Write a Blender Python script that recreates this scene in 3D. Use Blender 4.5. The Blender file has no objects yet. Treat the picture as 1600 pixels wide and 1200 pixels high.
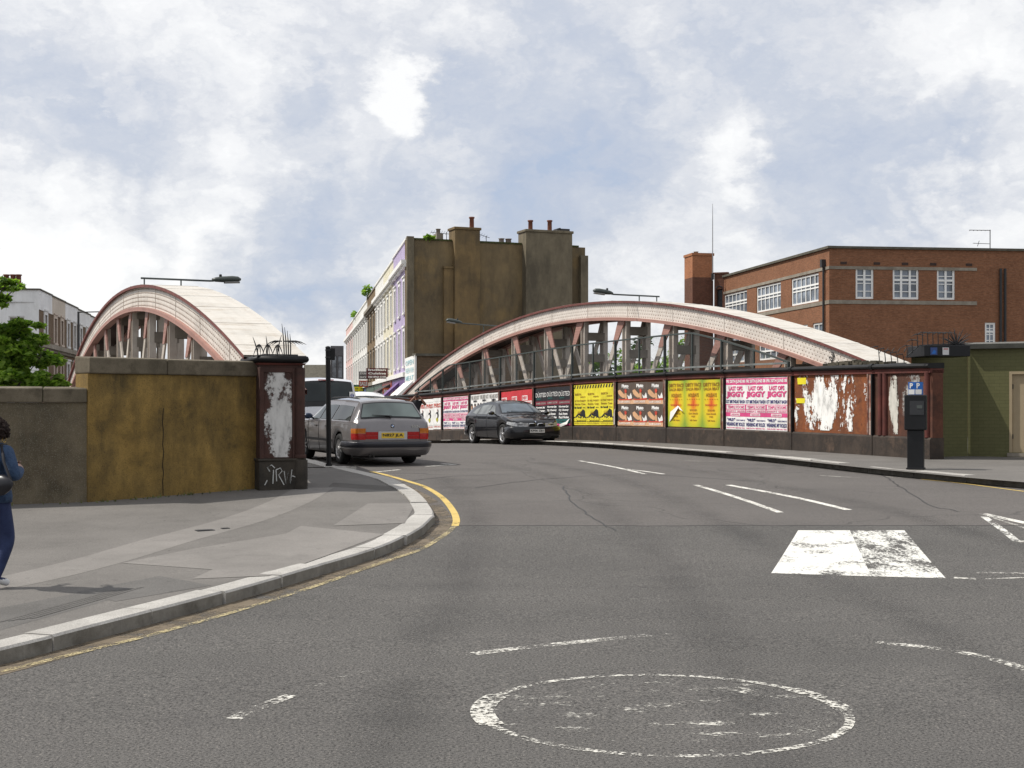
import bpy, bmesh, math, random
from mathutils import Vector, Matrix
R = math.radians
rnd = random.Random(7)
S = bpy.context.scene
COL = S.collection

# ------------------------------------------------------------------ camera, sky, sun, exposure
FOC, HOR, CAMZ = 2200.0, 638.0, 1.85
cam = bpy.data.objects.new('camera', bpy.data.cameras.new('camera'))
COL.objects.link(cam)
cam.location = (0, 0, CAMZ)
cam.rotation_euler = (R(90), 0, 0)
cam.data.sensor_width = 36
cam.data.lens = 36 * FOC / 1600
cam.data.shift_y = (HOR - 600) / 1600
cam.data.clip_end = 6000
S.camera = cam
S.view_settings.view_transform = 'Standard'
S.view_settings.look = 'None'
S.view_settings.exposure = 0.12
S.view_settings.gamma = 1

SUN_H = Vector((-0.99, 0.09)).normalized()
SUN_EL = R(52)
sun = bpy.data.objects.new('sun', bpy.data.lights.new('sun', 'SUN'))
COL.objects.link(sun)
sun.data.energy = 4.0
sun.data.angle = R(0.6)
sun.data.color = (1, 0.955, 0.88)
sd = Vector((SUN_H.x * math.cos(SUN_EL), SUN_H.y * math.cos(SUN_EL), math.sin(SUN_EL)))
sun.rotation_euler = sd.to_track_quat('Z', 'Y').to_euler()
sun.location = sd * 60

W = bpy.data.worlds.new('World'); S.world = W; W.use_nodes = True
def build_sky():
    t = W.node_tree; N = t.nodes; Lk = t.links
    N.clear()
    out = N.new('ShaderNodeOutputWorld'); bg = N.new('ShaderNodeBackground')
    bg.inputs[1].default_value = 0.1
    Lk.new(bg.outputs[0], out.inputs[0])
    sky = N.new('ShaderNodeTexSky'); sky.sky_type = 'NISHITA'; sky.sun_disc = False
    sky.sun_elevation = SUN_EL; sky.sun_rotation = math.atan2(SUN_H.x, SUN_H.y)
    tc = N.new('ShaderNodeTexCoord'); D = tc.outputs['Generated']
    def math_(op, a, b=None, clamp=False):
        n = N.new('ShaderNodeMath'); n.operation = op; n.use_clamp = clamp
        for i, q in enumerate((a, b)):
            if q is None: continue
            if isinstance(q, (int, float)): n.inputs[i].default_value = q
            else: Lk.new(q, n.inputs[i])
        return n.outputs[0]
    def noise(vec, scale, detail, rough=0.55):
        n = N.new('ShaderNodeTexNoise'); n.inputs['Scale'].default_value = scale
        n.inputs['Detail'].default_value = detail; n.inputs['Roughness'].default_value = rough
        Lk.new(vec, n.inputs['Vector']); return n
    mp = N.new('ShaderNodeMapping'); mp.inputs['Scale'].default_value = (1, 1, 1.7)
    Lk.new(D, mp.inputs['Vector'])
    warp = noise(mp.outputs[0], 9, 8, 0.62)
    sub = N.new('ShaderNodeVectorMath'); sub.operation = 'SUBTRACT'
    Lk.new(warp.outputs['Color'], sub.inputs[0]); sub.inputs[1].default_value = (.5, .5, .5)
    sc = N.new('ShaderNodeVectorMath'); sc.operation = 'SCALE'; sc.inputs['Scale'].default_value = 0.16
    Lk.new(sub.outputs[0], sc.inputs[0])
    add = N.new('ShaderNodeVectorMath'); add.operation = 'ADD'
    Lk.new(D, add.inputs[0]); Lk.new(sc.outputs[0], add.inputs[1])
    WD = add.outputs[0]
    n1 = noise(mp.outputs[0], 5.5, 9, 0.6).outputs['Fac']
    n2 = noise(mp.outputs[0], 16, 6, 0.55).outputs['Fac']
    val = math_('ADD', math_('MULTIPLY', math_('SUBTRACT', n1, .5), .62), .715)
    val = math_('ADD', val, math_('MULTIPLY', math_('SUBTRACT', n2, .5), .35))
    for sc_, am_ in ((10, .55), (23, .38), (50, .22)):      # billows: rounded lumps with darker creases
        bl = math_('ABSOLUTE', math_('SUBTRACT', noise(WD, sc_, 2, .5).outputs['Fac'], .5))
        val = math_('ADD', val, math_('MULTIPLY', math_('SUBTRACT', bl, .10), am_*1.6))
    blobs = [(150,190,260,-.34),(880,235,240,-.27),(900,315,170,-.22),(455,365,150,-.42),(1290,300,210,-.24),
             (960,90,260,-.16),(1500,215,120,-.30),(560,60,200,.12),(1230,60,180,-.10),(560,470,70,-.34),(460,455,80,-.30),
             (240,50,230,.26),(330,285,190,.26),(612,165,66,.42),(500,140,110,-.26),(700,150,100,-.26),(620,260,90,-.2),(420,170,110,-.18),(560,20,160,-.12),(1150,235,90,.40),(1420,165,90,.30),
             (60,420,260,.34),(500,580,80,.34),(1010,400,130,.12),(1570,90,150,.18),(480,330,40,.18),(780,300,120,-.1),(1560,330,120,.2)]
    for (x, y, r, a) in blobs:
        c = Vector(((x - 800) / 2200, 1, (638 - y) / 2200)).normalized()
        d = N.new('ShaderNodeVectorMath'); d.operation = 'DISTANCE'
        Lk.new(WD, d.inputs[0]); d.inputs[1].default_value = c
        m = N.new('ShaderNodeMapRange'); m.interpolation_type = 'SMOOTHSTEP'
        m.inputs['From Min'].default_value = 0.15 * r / 2200; m.inputs['From Max'].default_value = r / 2200
        m.inputs['To Min'].default_value = a; m.inputs['To Max'].default_value = 0
        Lk.new(d.outputs['Value'], m.inputs['Value'])
        val = math_('ADD', val, m.outputs[0])
    rp = N.new('ShaderNodeValToRGB'); e = rp.color_ramp.elements
    e[0].position = 0.08; e[0].color = (.46, .54, .69, 1)
    e[1].position = 0.98; e[1].color = (1.0, 1.0, 1.0, 1)
    for p, c in ((.26, (.53, .585, .70)), (.44, (.61, .65, .735)), (.60, (.73, .75, .80)), (.80, (.90, .905, .92))):
        q = e.new(p); q.color = (*c, 1)
    Lk.new(val, rp.inputs[0])
    sc2 = N.new('ShaderNodeVectorMath'); sc2.operation = 'SCALE'; sc2.inputs['Scale'].default_value = 9.6
    Lk.new(rp.outputs[0], sc2.inputs[0])
    mx = N.new('ShaderNodeMix'); mx.data_type = 'RGBA'
    mx.inputs['Factor'].default_value = 0.93
    Lk.new(sky.outputs[0], mx.inputs['A']); Lk.new(sc2.outputs[0], mx.inputs['B'])
    Lk.new(mx.outputs['Result'], bg.inputs[0])
build_sky()

# ------------------------------------------------------------------ ground profile and layout helpers
HP = [(-50,0),(9,0),(14,.07),(18,.22),(22,.42),(26,.57),(30,.65),(34.7,.70),(40,.73),(44,.71),(47,.69),(50,.6),(53,.52),(56,.43),(60,.33),(70,.2),(90,.1),(9000,.1)]
def interp(tab, x):
    if x <= tab[0][0]: return tab[0][1]
    for (a, b), (c, d) in zip(tab, tab[1:]):
        if x <= c: return b + (d - b) * (x - a) / (c - a)
    return tab[-1][1]
def zr(D): return sum(interp(HP, D + o) for o in (-1.6, -.8, 0, .8, 1.6)) / 5
def zp(D): return zr(D) + .12
def gnd(px, py, dz=0.0):          # where a sight line meets the ground profile
    lo, hi = 2.0, 400.0
    for _ in range(50):
        m = (lo + hi) / 2
        if HOR + (CAMZ - zr(m) - dz) * FOC / m > py: lo = m
        else: hi = m
    return Vector(((px - 800) / FOC * lo, lo))
def at(px, py, D): return Vector(((px - 800) / FOC * D, D, CAMZ - (py - HOR) * D / FOC))
U = Vector((-.382, .924)).normalized(); NR = Vector((U.y, -U.x))   # along the bridge, and to its right
WA = Vector((6.94, 34.7))                                          # parapet wall line
def wl(s, off=0.0): return WA + U * s + NR * off

# ------------------------------------------------------------------ mesh helpers
class MB:
    def __init__(s): s.v = []; s.f = []; s.m = []; s.uv = []; s.sm = []
    def face(s, pts, mi=0, uv=None, smooth=False):
        b = len(s.v); s.v += [tuple(p) for p in pts]; s.f.append(tuple(range(b, b + len(pts))))
        s.m.append(mi); s.uv.append(uv); s.sm.append(smooth)
    def grid(s, rows, mi=0, uvs=None, smooth=True, closed=False):
        b = len(s.v); n = len(rows[0])
        for r in rows: s.v += [tuple(p) for p in r]
        for i in range(len(rows) - 1):
            for j in range(n if closed else n - 1):
                k = (j + 1) % n
                a = (b + i*n + j, b + i*n + k, b + (i+1)*n + k, b + (i+1)*n + j)
                s.f.append(a); s.m.append(mi); s.sm.append(smooth)
                s.uv.append([uvs[i][j], uvs[i][j+1], uvs[i+1][j+1], uvs[i+1][j]] if uvs else None)
    def hexa(s, p, mi=0):           # p: 4 bottom + 4 top, counter-clockwise seen from above
        for q in ((3,2,1,0),(4,5,6,7),(0,1,5,4),(1,2,6,5),(2,3,7,6),(3,0,4,7)): s.face([p[i] for i in q], mi)
    def box(s, c, d, rz=0, mi=0):
        c = Vector(c); a = Vector((math.cos(rz), math.sin(rz), 0)) * d[0]/2; b = Vector((-math.sin(rz), math.cos(rz), 0)) * d[1]/2; h = Vector((0,0,d[2]/2))
        s.hexa([c-a-b-h, c+a-b-h, c+a+b-h, c-a+b-h, c-a-b+h, c+a-b+h, c+a+b+h, c-a+b+h], mi)
    def bar(s, a, b, w, h, up=(0,0,1), mi=0):
        a = Vector(a); b = Vector(b); d = (b-a).normalized(); up = Vector(up)
        if abs(d.dot(up)) > .98: up = Vector((0,1,0))
        x = d.cross(up).normalized(); y = x.cross(d)
        x *= w/2; y *= h/2
        s.hexa([a-x-y, a+x-y, b+x-y, b-x-y, a-x+y, a+x+y, b+x+y, b-x+y], mi)
    def tube(s, pts, r, n=8, mi=0, caps=True):
        pts = [Vector(p) for p in pts]; rows = []
        for i, p in enumerate(pts):
            d = (pts[min(i+1, len(pts)-1)] - pts[max(i-1, 0)]).normalized()
            up = Vector((0,0,1)) if abs(d.z) < .95 else Vector((0,1,0))
            x = d.cross(up).normalized(); y = x.cross(d)
            rr = r[i] if isinstance(r, (list, tuple)) else r
            rows.append([p + (x*math.cos(2*math.pi*k/n) + y*math.sin(2*math.pi*k/n))*rr for k in range(n)])
        s.grid(rows, mi, closed=True)
        if caps: s.face(rows[0][::-1], mi); s.face(rows[-1], mi)
    def prism(s, poly, z0, z1, mi=0):
        lo = [(x, y, z0) for x, y in poly]; hi = [(x, y, z1) for x, y in poly]; n = len(poly)
        s.face(hi, mi); s.face(lo[::-1], mi)
        for i in range(n): s.face([lo[i], lo[(i+1)%n], hi[(i+1)%n], hi[i]], mi)
    def lathe(s, prof, o, ax=(0,0,1), n=20, mi=0):     # prof: (radius, distance along axis)
        o = Vector(o); ax = Vector(ax).normalized(); up = Vector((1,0,0)) if abs(ax.x) < .9 else Vector((0,1,0))
        x = ax.cross(up).normalized(); y = ax.cross(x)
        s.grid([[o + ax*h + (x*math.cos(2*math.pi*k/n) + y*math.sin(2*math.pi*k/n))*r for k in range(n)] for r, h in prof], mi, closed=True)
    def disc(s, o, ax, r, n=20, mi=0):
        o = Vector(o); ax = Vector(ax).normalized(); up = Vector((1,0,0)) if abs(ax.x) < .9 else Vector((0,1,0))
        x = ax.cross(up).normalized(); y = ax.cross(x)
        s.face([o + (x*math.cos(2*math.pi*k/n) + y*math.sin(2*math.pi*k/n))*r for k in range(n)], mi)
    def text(s, txt, o, ux, uy, w, h, mi=0, bold=.012):   # lettering fitted into a w x h box at o
        vs, fs = glyphs(txt, bold); o = Vector(o); ux = Vector(ux); uy = Vector(uy)
        b = len(s.v); s.v += [tuple(o + ux*(x*w) + uy*(y*h)) for x, y in vs]
        for f in fs: s.f.append(tuple(b+i for i in f)); s.m.append(mi); s.uv.append(None); s.sm.append(False)
    def build(s, name, mats, parent=None, world=True, bevel=0, merge=False):
        if not isinstance(mats, (list, tuple)): mats = [mats]
        root = parent
        while root is not None and root.parent is not None: root = root.parent
        V = [Vector(p) for p in s.v]
        me = bpy.data.meshes.new(name)
        me.from_pydata([tuple(p) for p in V], [], s.f)
        uvl = me.uv_layers.new(name='UVMap'); k = 0
        for pi, pl in enumerate(me.polygons):
            pl.material_index = s.m[pi]; pl.use_smooth = s.sm[pi]
            u = s.uv[pi]
            if u is None:
                nn = pl.normal
                if abs(nn.z) < .7:
                    t = Vector((-nn.y, nn.x, 0)); t = t.normalized() if t.length > 1e-6 else Vector((1,0,0))
                    u = [(V[i].dot(t), V[i].z) for i in pl.vertices]
                else: u = [(V[i].x, V[i].y) for i in pl.vertices]
            for q in u: uvl.data[k].uv = q; k += 1
        if world and root is not None:
            me.transform(root.matrix_basis.inverted())
        if merge:
            bm = bmesh.new(); bm.from_mesh(me); bmesh.ops.remove_doubles(bm, verts=bm.verts, dist=.0005)
            bmesh.ops.recalc_face_normals(bm, faces=bm.faces); bm.to_mesh(me); bm.free()
        for m in mats: me.materials.append(m)
        o = bpy.data.objects.new(name, me); COL.objects.link(o)
        if parent is not None: o.parent = parent
        if bevel:
            bm = bmesh.new(); bm.from_mesh(me); bmesh.ops.remove_doubles(bm, verts=bm.verts, dist=.0005); bm.to_mesh(me); bm.free()
            md = o.modifiers.new('bevel', 'BEVEL'); md.width = bevel; md.segments = 2; md.limit_method = 'ANGLE'; md.angle_limit = R(40)
        return o
_gc = {}
def glyphs(txt, bold=.012):
    key = (txt, bold)
    if key in _gc: return _gc[key]
    cu = bpy.data.curves.new('lettering', 'FONT'); cu.body = txt; cu.resolution_u = 2; cu.offset = bold
    ob = bpy.data.objects.new('lettering', cu); COL.objects.link(ob)
    ev = ob.evaluated_get(bpy.context.evaluated_depsgraph_get()); me = ev.to_mesh()
    vs = [(v.co.x, v.co.y) for v in me.vertices]; fs = [tuple(p.vertices) for p in me.polygons]
    ev.to_mesh_clear(); bpy.data.objects.remove(ob); bpy.data.curves.remove(cu)
    x0 = min(v[0] for v in vs); x1 = max(v[0] for v in vs); y0 = min(v[1] for v in vs); y1 = max(v[1] for v in vs)
    vs = [((x-x0)/(x1-x0), (y-y0)/(y1-y0)) for x, y in vs]
    _gc[key] = (vs, fs); return _gc[key]
def tag(o, label=None, cat=None, group=None, kind=None):
    if label: o['label'] = label
    if cat: o['category'] = cat
    if group: o['group'] = group
    if kind: o['kind'] = kind
    return o
def thing(name, label, cat, loc=(0,0,0), rz=0, group=None, pitch=0):
    o = bpy.data.objects.new(name, None); COL.objects.link(o); o.empty_display_size = .2
    o.location = loc; o.rotation_euler = (0, pitch, rz)
    return tag(o, label, cat, group)
def dup(o, parent=None):
    c = o.copy(); COL.objects.link(c); c.parent = parent
    for ch in list(o.children): dup(ch, c)
    return c
def V3(p, z): return Vector((p[0], p[1], z))

# ------------------------------------------------------------------ materials
class NT:
    def __init__(s, name):
        s.m = bpy.data.materials.new(name); s.m.use_nodes = True; s.t = s.m.node_tree
        s.b = s.t.nodes['Principled BSDF']; s.o = s.t.nodes['Material Output']
    def n(s, k, **kw):
        q = s.t.nodes.new('ShaderNode' + k)
        for a, v in kw.items(): setattr(q, a, v)
        return q
    def L(s, a, b): s.t.links.new(a, b)
    def coord(s, which='Object', scale=(1,1,1), loc=(0,0,0)):
        tc = s.n('TexCoord'); mp = s.n('Mapping'); s.L(tc.outputs[which], mp.inputs[0])
        mp.inputs['Scale'].default_value = scale; mp.inputs['Location'].default_value = loc; return mp.outputs[0]
    def noise(s, vec, scale, detail=6, rough=.6):
        q = s.n('TexNoise'); q.inputs['Scale'].default_value = scale; q.inputs['Detail'].default_value = detail
        q.inputs['Roughness'].default_value = rough; s.L(vec, q.inputs['Vector']); return q.outputs['Fac']
    def ramp(s, fac, stops, interp_='LINEAR'):
        q = s.n('ValToRGB'); q.color_ramp.interpolation = interp_; e = q.color_ramp.elements
        while len(e) < len(stops): e.new(.5)
        for el, (p, c) in zip(e, stops): el.position = p; el.color = (*c, 1) if len(c) == 3 else c
        s.L(fac, q.inputs[0]); return q.outputs[0]
    def mix(s, fac, a, b, blend='MIX'):
        q = s.n('Mix', data_type='RGBA', blend_type=blend)
        for k, v in (('Factor', fac), ('A', a), ('B', b)):
            if isinstance(v, (int, float)): q.inputs[k].default_value = v
            elif isinstance(v, tuple): q.inputs[k].default_value = (*v, 1) if len(v) == 3 else v
            else: s.L(v, q.inputs[k])
        return q.outputs['Result']
    def math(s, op, a, b=None, clamp=False):
        q = s.n('Math', operation=op, use_clamp=clamp)
        for i, v in enumerate((a, b)):
            if v is None: continue
            if isinstance(v, (int, float)): q.inputs[i].default_value = v
            else: s.L(v, q.inputs[i])
        return q.outputs[0]
    def bump(s, h, st=.3, dist=.02):
        q = s.n('Bump'); q.inputs['Strength'].default_value = st; q.inputs['Distance'].default_value = dist
        s.L(h, q.inputs['Height']); s.L(q.outputs[0], s.b.inputs['Normal'])
    def set(s, col=None, rough=None, metal=None, spec=None, coat=None):
        for k, v in (('Base Color', col), ('Roughness', rough), ('Metallic', metal), ('Specular IOR Level', spec), ('Coat Weight', coat)):
            if v is None: continue
            if isinstance(v, (int, float)): s.b.inputs[k].default_value = v
            elif isinstance(v, tuple): s.b.inputs[k].default_value = (*v, 1)
            else: s.L(v, s.b.inputs[k])
        return s.m
    def alpha(s, fac):      # fac 0 = clear
        tr = s.n('BsdfTransparent'); mx = s.n('MixShader')
        if isinstance(fac, (int, float)): mx.inputs[0].default_value = fac
        else: s.L(fac, mx.inputs[0])
        s.L(tr.outputs[0], mx.inputs[1]); s.L(s.b.outputs[0], mx.inputs[2]); s.L(mx.outputs[0], s.o.inputs[0])
def mul(c, k): return tuple(min(1, x*k) for x in c)
_mc = {}
def plain(name, c, rough=.6, metal=0, var=.12, scale=3.0, spec=.4, coat=0, bump=0, bscale=40):
    if name in _mc: return _mc[name]
    t = NT(name); v = t.coord('Object')
    f = t.noise(v, scale, 6)
    col = t.ramp(f, [(.3, mul(c, 1-var)), (.7, mul(c, 1+var))])
    t.set(col, rough, metal, spec, coat)
    if bump: t.bump(t.noise(v, bscale, 4), bump, .01)
    _mc[name] = t.m; return t.m
def mottled(name, cols, scale=2.0, rough=.85, streak=None, bump=.25, bscale=60, speck=None, spec=.3, coord='Object'):
    """several colours mixed by noise; streak=(colour, amount) adds vertical run-off stains, speck=(colour, amount) aggregate"""
    if name in _mc: return _mc[name]
    t = NT(name); v = t.coord(coord)
    f = t.noise(v, scale, 8, .65)
    n = len(cols); col = t.ramp(f, [(.30 + .4*i/(max(1, n-1)), c) for i, c in enumerate(cols)])
    if streak:
        uv = t.coord('UV', (1.0, .30, 1)); k1 = t.noise(uv, 1.9, 9, .72); k2 = t.noise(v, scale*.45, 6, .65)
        k = t.ramp(t.math('ADD', t.math('MULTIPLY', k1, .5), t.math('MULTIPLY', k2, .5)), [(.44, (0,0,0)), (.60, (1,1,1))])
        col = t.mix(t.math('MULTIPLY', k, streak[1]), col, streak[0])
    if speck:
        k = t.ramp(t.noise(v, 90, 2, .5), [(.56, (0,0,0)), (.66, (1,1,1))])
        col = t.mix(t.math('MULTIPLY', k, speck[1]), col, speck[0])
    t.set(col, rough, None, spec)
    if bump: t.bump(t.noise(v, bscale, 5, .7), bump, .02)
    _mc[name] = t.m; return t.m
def bricks(name, c1, c2, mortar, bw=.225, bh=.075, dirt=(.05,.035,.025), dirt_amt=.5, bump=.35, rough=.9, mottle=.35):
    if name in _mc: return _mc[name]
    t = NT(name); uv = t.coord('UV')
    b = t.n('TexBrick'); t.L(uv, b.inputs['Vector'])
    b.inputs['Color1'].default_value = (*c1, 1); b.inputs['Color2'].default_value = (*c2, 1); b.inputs['Mortar'].default_value = (*mortar, 1)
    b.inputs['Scale'].default_value = 1; b.inputs['Brick Width'].default_value = bw; b.inputs['Row Height'].default_value = bh
    b.inputs['Mortar Size'].default_value = .006; b.inputs['Bias'].default_value = 0
    col = b.outputs['Color']
    f = t.noise(t.coord('UV', (1, 1, 1)), .9, 8, .7)
    col = t.mix(t.math('MULTIPLY', t.ramp(f, [(.45, (0,0,0)), (.72, (1,1,1))]), dirt_amt), col, dirt)
    g = t.noise(t.coord('UV', (5, 13, 1)), 1.2, 3, .6)
    col = t.mix(mottle, col, t.ramp(g, [(.3, mul(c1, .45)), (.5, c1), (.72, mul(c2, 1.5))]))
    t.set(col, rough, None, .25); t.bump(b.outputs['Fac'], -bump, .01)
    _mc[name] = t.m; return t.m
def glass_mat(name, c=(.03,.035,.04), rough=.06, var=.6):
    if name in _mc: return _mc[name]
    t = NT(name); f = t.noise(t.coord('Object'), .7, 3)
    t.set(t.ramp(f, [(.35, mul(c, 1-var)), (.65, mul(c, 1+var*1.5))]), rough, 0, .7)
    _mc[name] = t.m; return t.m

M = {}
M['black'] = plain('black_paint', (.009,.009,.010), .5, spec=.25)
M['iron'] = plain('dark_iron', (.03,.03,.032), .6)
M['rubber'] = plain('rubber', (.016,.016,.016), .85)
M['white'] = plain('white_paint', (.78,.77,.74), .6, var=.06)
M['frame'] = plain('window_paint', (.8,.8,.78), .5, var=.04)
M['glass'] = glass_mat('window_glass')
M['stone'] = mottled('band_stone', [(.22,.19,.15),(.33,.30,.25)], 2.0, streak=((.12,.10,.08), .5))
M['lead'] = mottled('dark_coping', [(.07,.065,.05),(.13,.12,.095)], 3)

# ------------------------------------------------------------------ ground, road, pavements, kerbs
def road_material():
    t = NT('asphalt'); v = t.coord('Object')
    ysep = t.n('SeparateXYZ'); t.L(v, ysep.inputs[0])
    big = t.noise(v, .35, 5, .6)
    agg = t.noise(v, 55, 3, .7); fine = t.noise(v, 150, 2, .6)
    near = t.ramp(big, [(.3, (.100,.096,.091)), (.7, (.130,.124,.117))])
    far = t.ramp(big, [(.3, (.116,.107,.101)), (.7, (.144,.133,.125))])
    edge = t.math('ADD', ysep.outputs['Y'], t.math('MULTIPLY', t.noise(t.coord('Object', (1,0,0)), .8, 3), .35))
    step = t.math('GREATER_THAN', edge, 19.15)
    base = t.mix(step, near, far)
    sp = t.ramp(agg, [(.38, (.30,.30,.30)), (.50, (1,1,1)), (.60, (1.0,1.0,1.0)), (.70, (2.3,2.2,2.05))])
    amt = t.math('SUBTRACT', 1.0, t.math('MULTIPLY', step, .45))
    base = t.mix(amt, base, t.mix(1.0, base, sp, 'MULTIPLY'))
    fs = t.ramp(fine, [(.36, (.6,.6,.6)), (.52, (1,1,1)), (.66, (1.45,1.42,1.4))])
    base = t.mix(.8, base, t.mix(1.0, base, fs, 'MULTIPLY'))
    # tyre-polished tracks, joints and old stains
    st = t.ramp(t.noise(t.coord('Object', (.5, 1.6, 1)), .7, 6, .65), [(.52, (0,0,0)), (.75, (1,1,1))])
    base = t.mix(t.math('MULTIPLY', st, .32), base, (.055,.053,.052))
    joint = t.math('LESS_THAN', t.math('ABSOLUTE', t.math('SUBTRACT', edge, 19.15)), .035)
    base = t.mix(t.math('MULTIPLY', joint, .7), base, (.02,.02,.02))
    cr = t.n('TexVoronoi', feature='DISTANCE_TO_EDGE'); cr.inputs['Scale'].default_value = .22
    wob = t.n('TexNoise'); wob.inputs['Scale'].default_value = .9; t.L(v, wob.inputs['Vector'])
    vv = t.n('VectorMath', operation='ADD'); t.L(v, vv.inputs[0]); t.L(wob.outputs['Color'], vv.inputs[1]); t.L(vv.outputs[0], cr.inputs['Vector'])
    crk = t.math('MULTIPLY', t.math('LESS_THAN', cr.outputs['Distance'], .0035), step)
    base = t.mix(t.math('MULTIPLY', crk, .35), base, (.03,.03,.03))
    t.set(base, .88, None, .25); t.bump(t.math('ADD', agg, fine), .55, .012)
    return t.m
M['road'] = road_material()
def pave_mat(name, c, k=1.0):
    t = NT(name); v = t.coord('Object')
    a = t.ramp(t.noise(v, .8, 7, .65), [(.3, mul(c, .82)), (.7, mul(c, 1.15))])
    sp = t.ramp(t.noise(v, 70, 3, .7), [(.4, (.7,.7,.7)), (.55, (1,1,1)), (.7, (1.3,1.28,1.25))])
    a = t.mix(.8*k, a, t.mix(1.0, a, sp, 'MULTIPLY'))
    st = t.ramp(t.noise(v, 2.2, 6, .7), [(.55, (0,0,0)), (.72, (1,1,1))])
    a = t.mix(t.math('MULTIPLY', st, .35), a, mul(c, .5))
    spot = t.ramp(t.noise(v, 9, 2, .5), [(.70, (0,0,0)), (.73, (1,1,1))])
    a = t.mix(t.math('MULTIPLY', spot, .5), a, mul(c, .4))
    t.set(a, .9, None, .25); t.bump(t.noise(v, 120, 3, .7), .3, .008); return t.m
M['pave'] = pave_mat('pavement_asphalt', (.158,.148,.137))
M['pave_pale'] = pave_mat('pavement_screed', (.205,.192,.178), .6)
M['pave_dark'] = pave_mat('pavement_patch', (.13,.124,.117))
M['earth'] = mottled('earth', [(.06,.07,.03),(.11,.10,.06)], .3)
t = NT('granite'); v = t.coord('Object')
c_ = t.ramp(t.noise(v, 1.3, 6, .6), [(.3, (.34,.325,.30)), (.7, (.52,.50,.465))])
c_ = t.mix(.6, c_, t.mix(1.0, c_, t.ramp(t.noise(v, 80, 3, .7), [(.38, (.5,.5,.5)), (.55, (1,1,1)), (.7, (1.3,1.3,1.3))]), 'MULTIPLY'))
c_ = t.mix(t.math('MULTIPLY', t.ramp(t.noise(v, 4, 6, .7), [(.55, (0,0,0)), (.75, (1,1,1))]), .45), c_, (.12,.11,.09))
M['granite'] = t.set(c_, .8, None, .3); t.bump(t.noise(v, 60, 4, .7), .25, .01)
M['granite_face'] = mottled('shaded_grimy_granite', [(.12,.11,.09),(.24,.225,.195),(.17,.155,.13)], 3.5, streak=((.07,.06,.045), .5), bump=.4, bscale=50)  # darker copy of the granite for kerb faces: grime plus painted-in shade
M['grit'] = mottled('gutter_grit', [(.10,.088,.068),(.17,.15,.115)], 5, bump=.4, bscale=90)

Ds = [-12 + i for i in range(21)] + [9 + .5*i for i in range(140)] + [80 + 8*i for i in range(12)]
g = MB(); g.grid([[Vector((x, D, zr(D) - .05)) for x in (-900, -60, 0, 60, 900)] for D in [-300] + Ds + [300, 900, 4000]])
tag(g.build('ground', M['earth']), kind='structure')
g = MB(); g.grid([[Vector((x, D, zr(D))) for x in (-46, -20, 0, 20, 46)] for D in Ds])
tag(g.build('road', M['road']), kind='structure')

def catmull(pts, step=.25):
    out = []
    P = [Vector(p) for p in pts]; P = [P[0]*2 - P[1]] + P + [P[-1]*2 - P[-2]]
    for i in range(1, len(P) - 2):
        a, b, c, d = P[i-1:i+3]; n = max(2, int((c-b).length/step))
        for k in range(n):
            q = k/n
            out.append(.5*((2*b) + (c-a)*q + (2*a-5*b+4*c-d)*q*q + (3*b-a-3*c+d)*q**3))
    out.append(P[-2]); return out
KL = catmull([(-13,-9),(-9,-1),(-6.2,4.2),(-4.6,7.8),(-3.65,10.04),(-3.27,11.07),(-2.63,12.87),(-2.1,14.43)] + [tuple(gnd(*p, dz)) for p, dz in (((600,868),0),((655,839),0),((674,822),0),((680,801),.12),((671,786),.12),((655,770),.12),((637,759.5),.12),((613,748),.12),((588,741),.12),((567,736),.12),((538,729.5),.12),((508,724),.12))] + [(-7.6,40),(-11.5,50),(-16.6,62.5),(-19.5,75),(-23.5,100),(-31,150)])
KR = catmull([(46,10.5),(30,13.2),(16,17.6),(11.6,20.9),(8.74,24.02),(7.75,25.6),(7.1,26.9),(6.58,28.4),(5.86,30.85),(4.68,34.3),(3.4,37.8),(1.9,41.9),(-1.6,49.9),(-5.7,60),(-7.2,66),(-8.9,75),(-12.8,100),(-20.6,150)])
def offs(path, d):      # offset to the left of travel
    out = []
    for i, p in enumerate(path):
        t_ = (path[min(i+1, len(path)-1)] - path[max(i-1, 0)]).normalized(); out.append(p + Vector((-t_.y, t_.x))*d)
    return out
def pavement(name, path, side, xfar, flip):
    inn = offs(path, .26*side); g = MB(); rows = []
    for p in inn:
        rows.append([Vector((p.x + (xfar-p.x)*q, p.y, zp(p.y))) for q in (0, .04, .15, .4, 1)])
    if flip: rows = [r[::-1] for r in rows]
    g.grid(rows); tag(g.build(name, M['pave']), kind='structure')
pavement('pavement', KL, 1, -46, True); pavement('pavement', KR[::-1], -1, 46, False)
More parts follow.
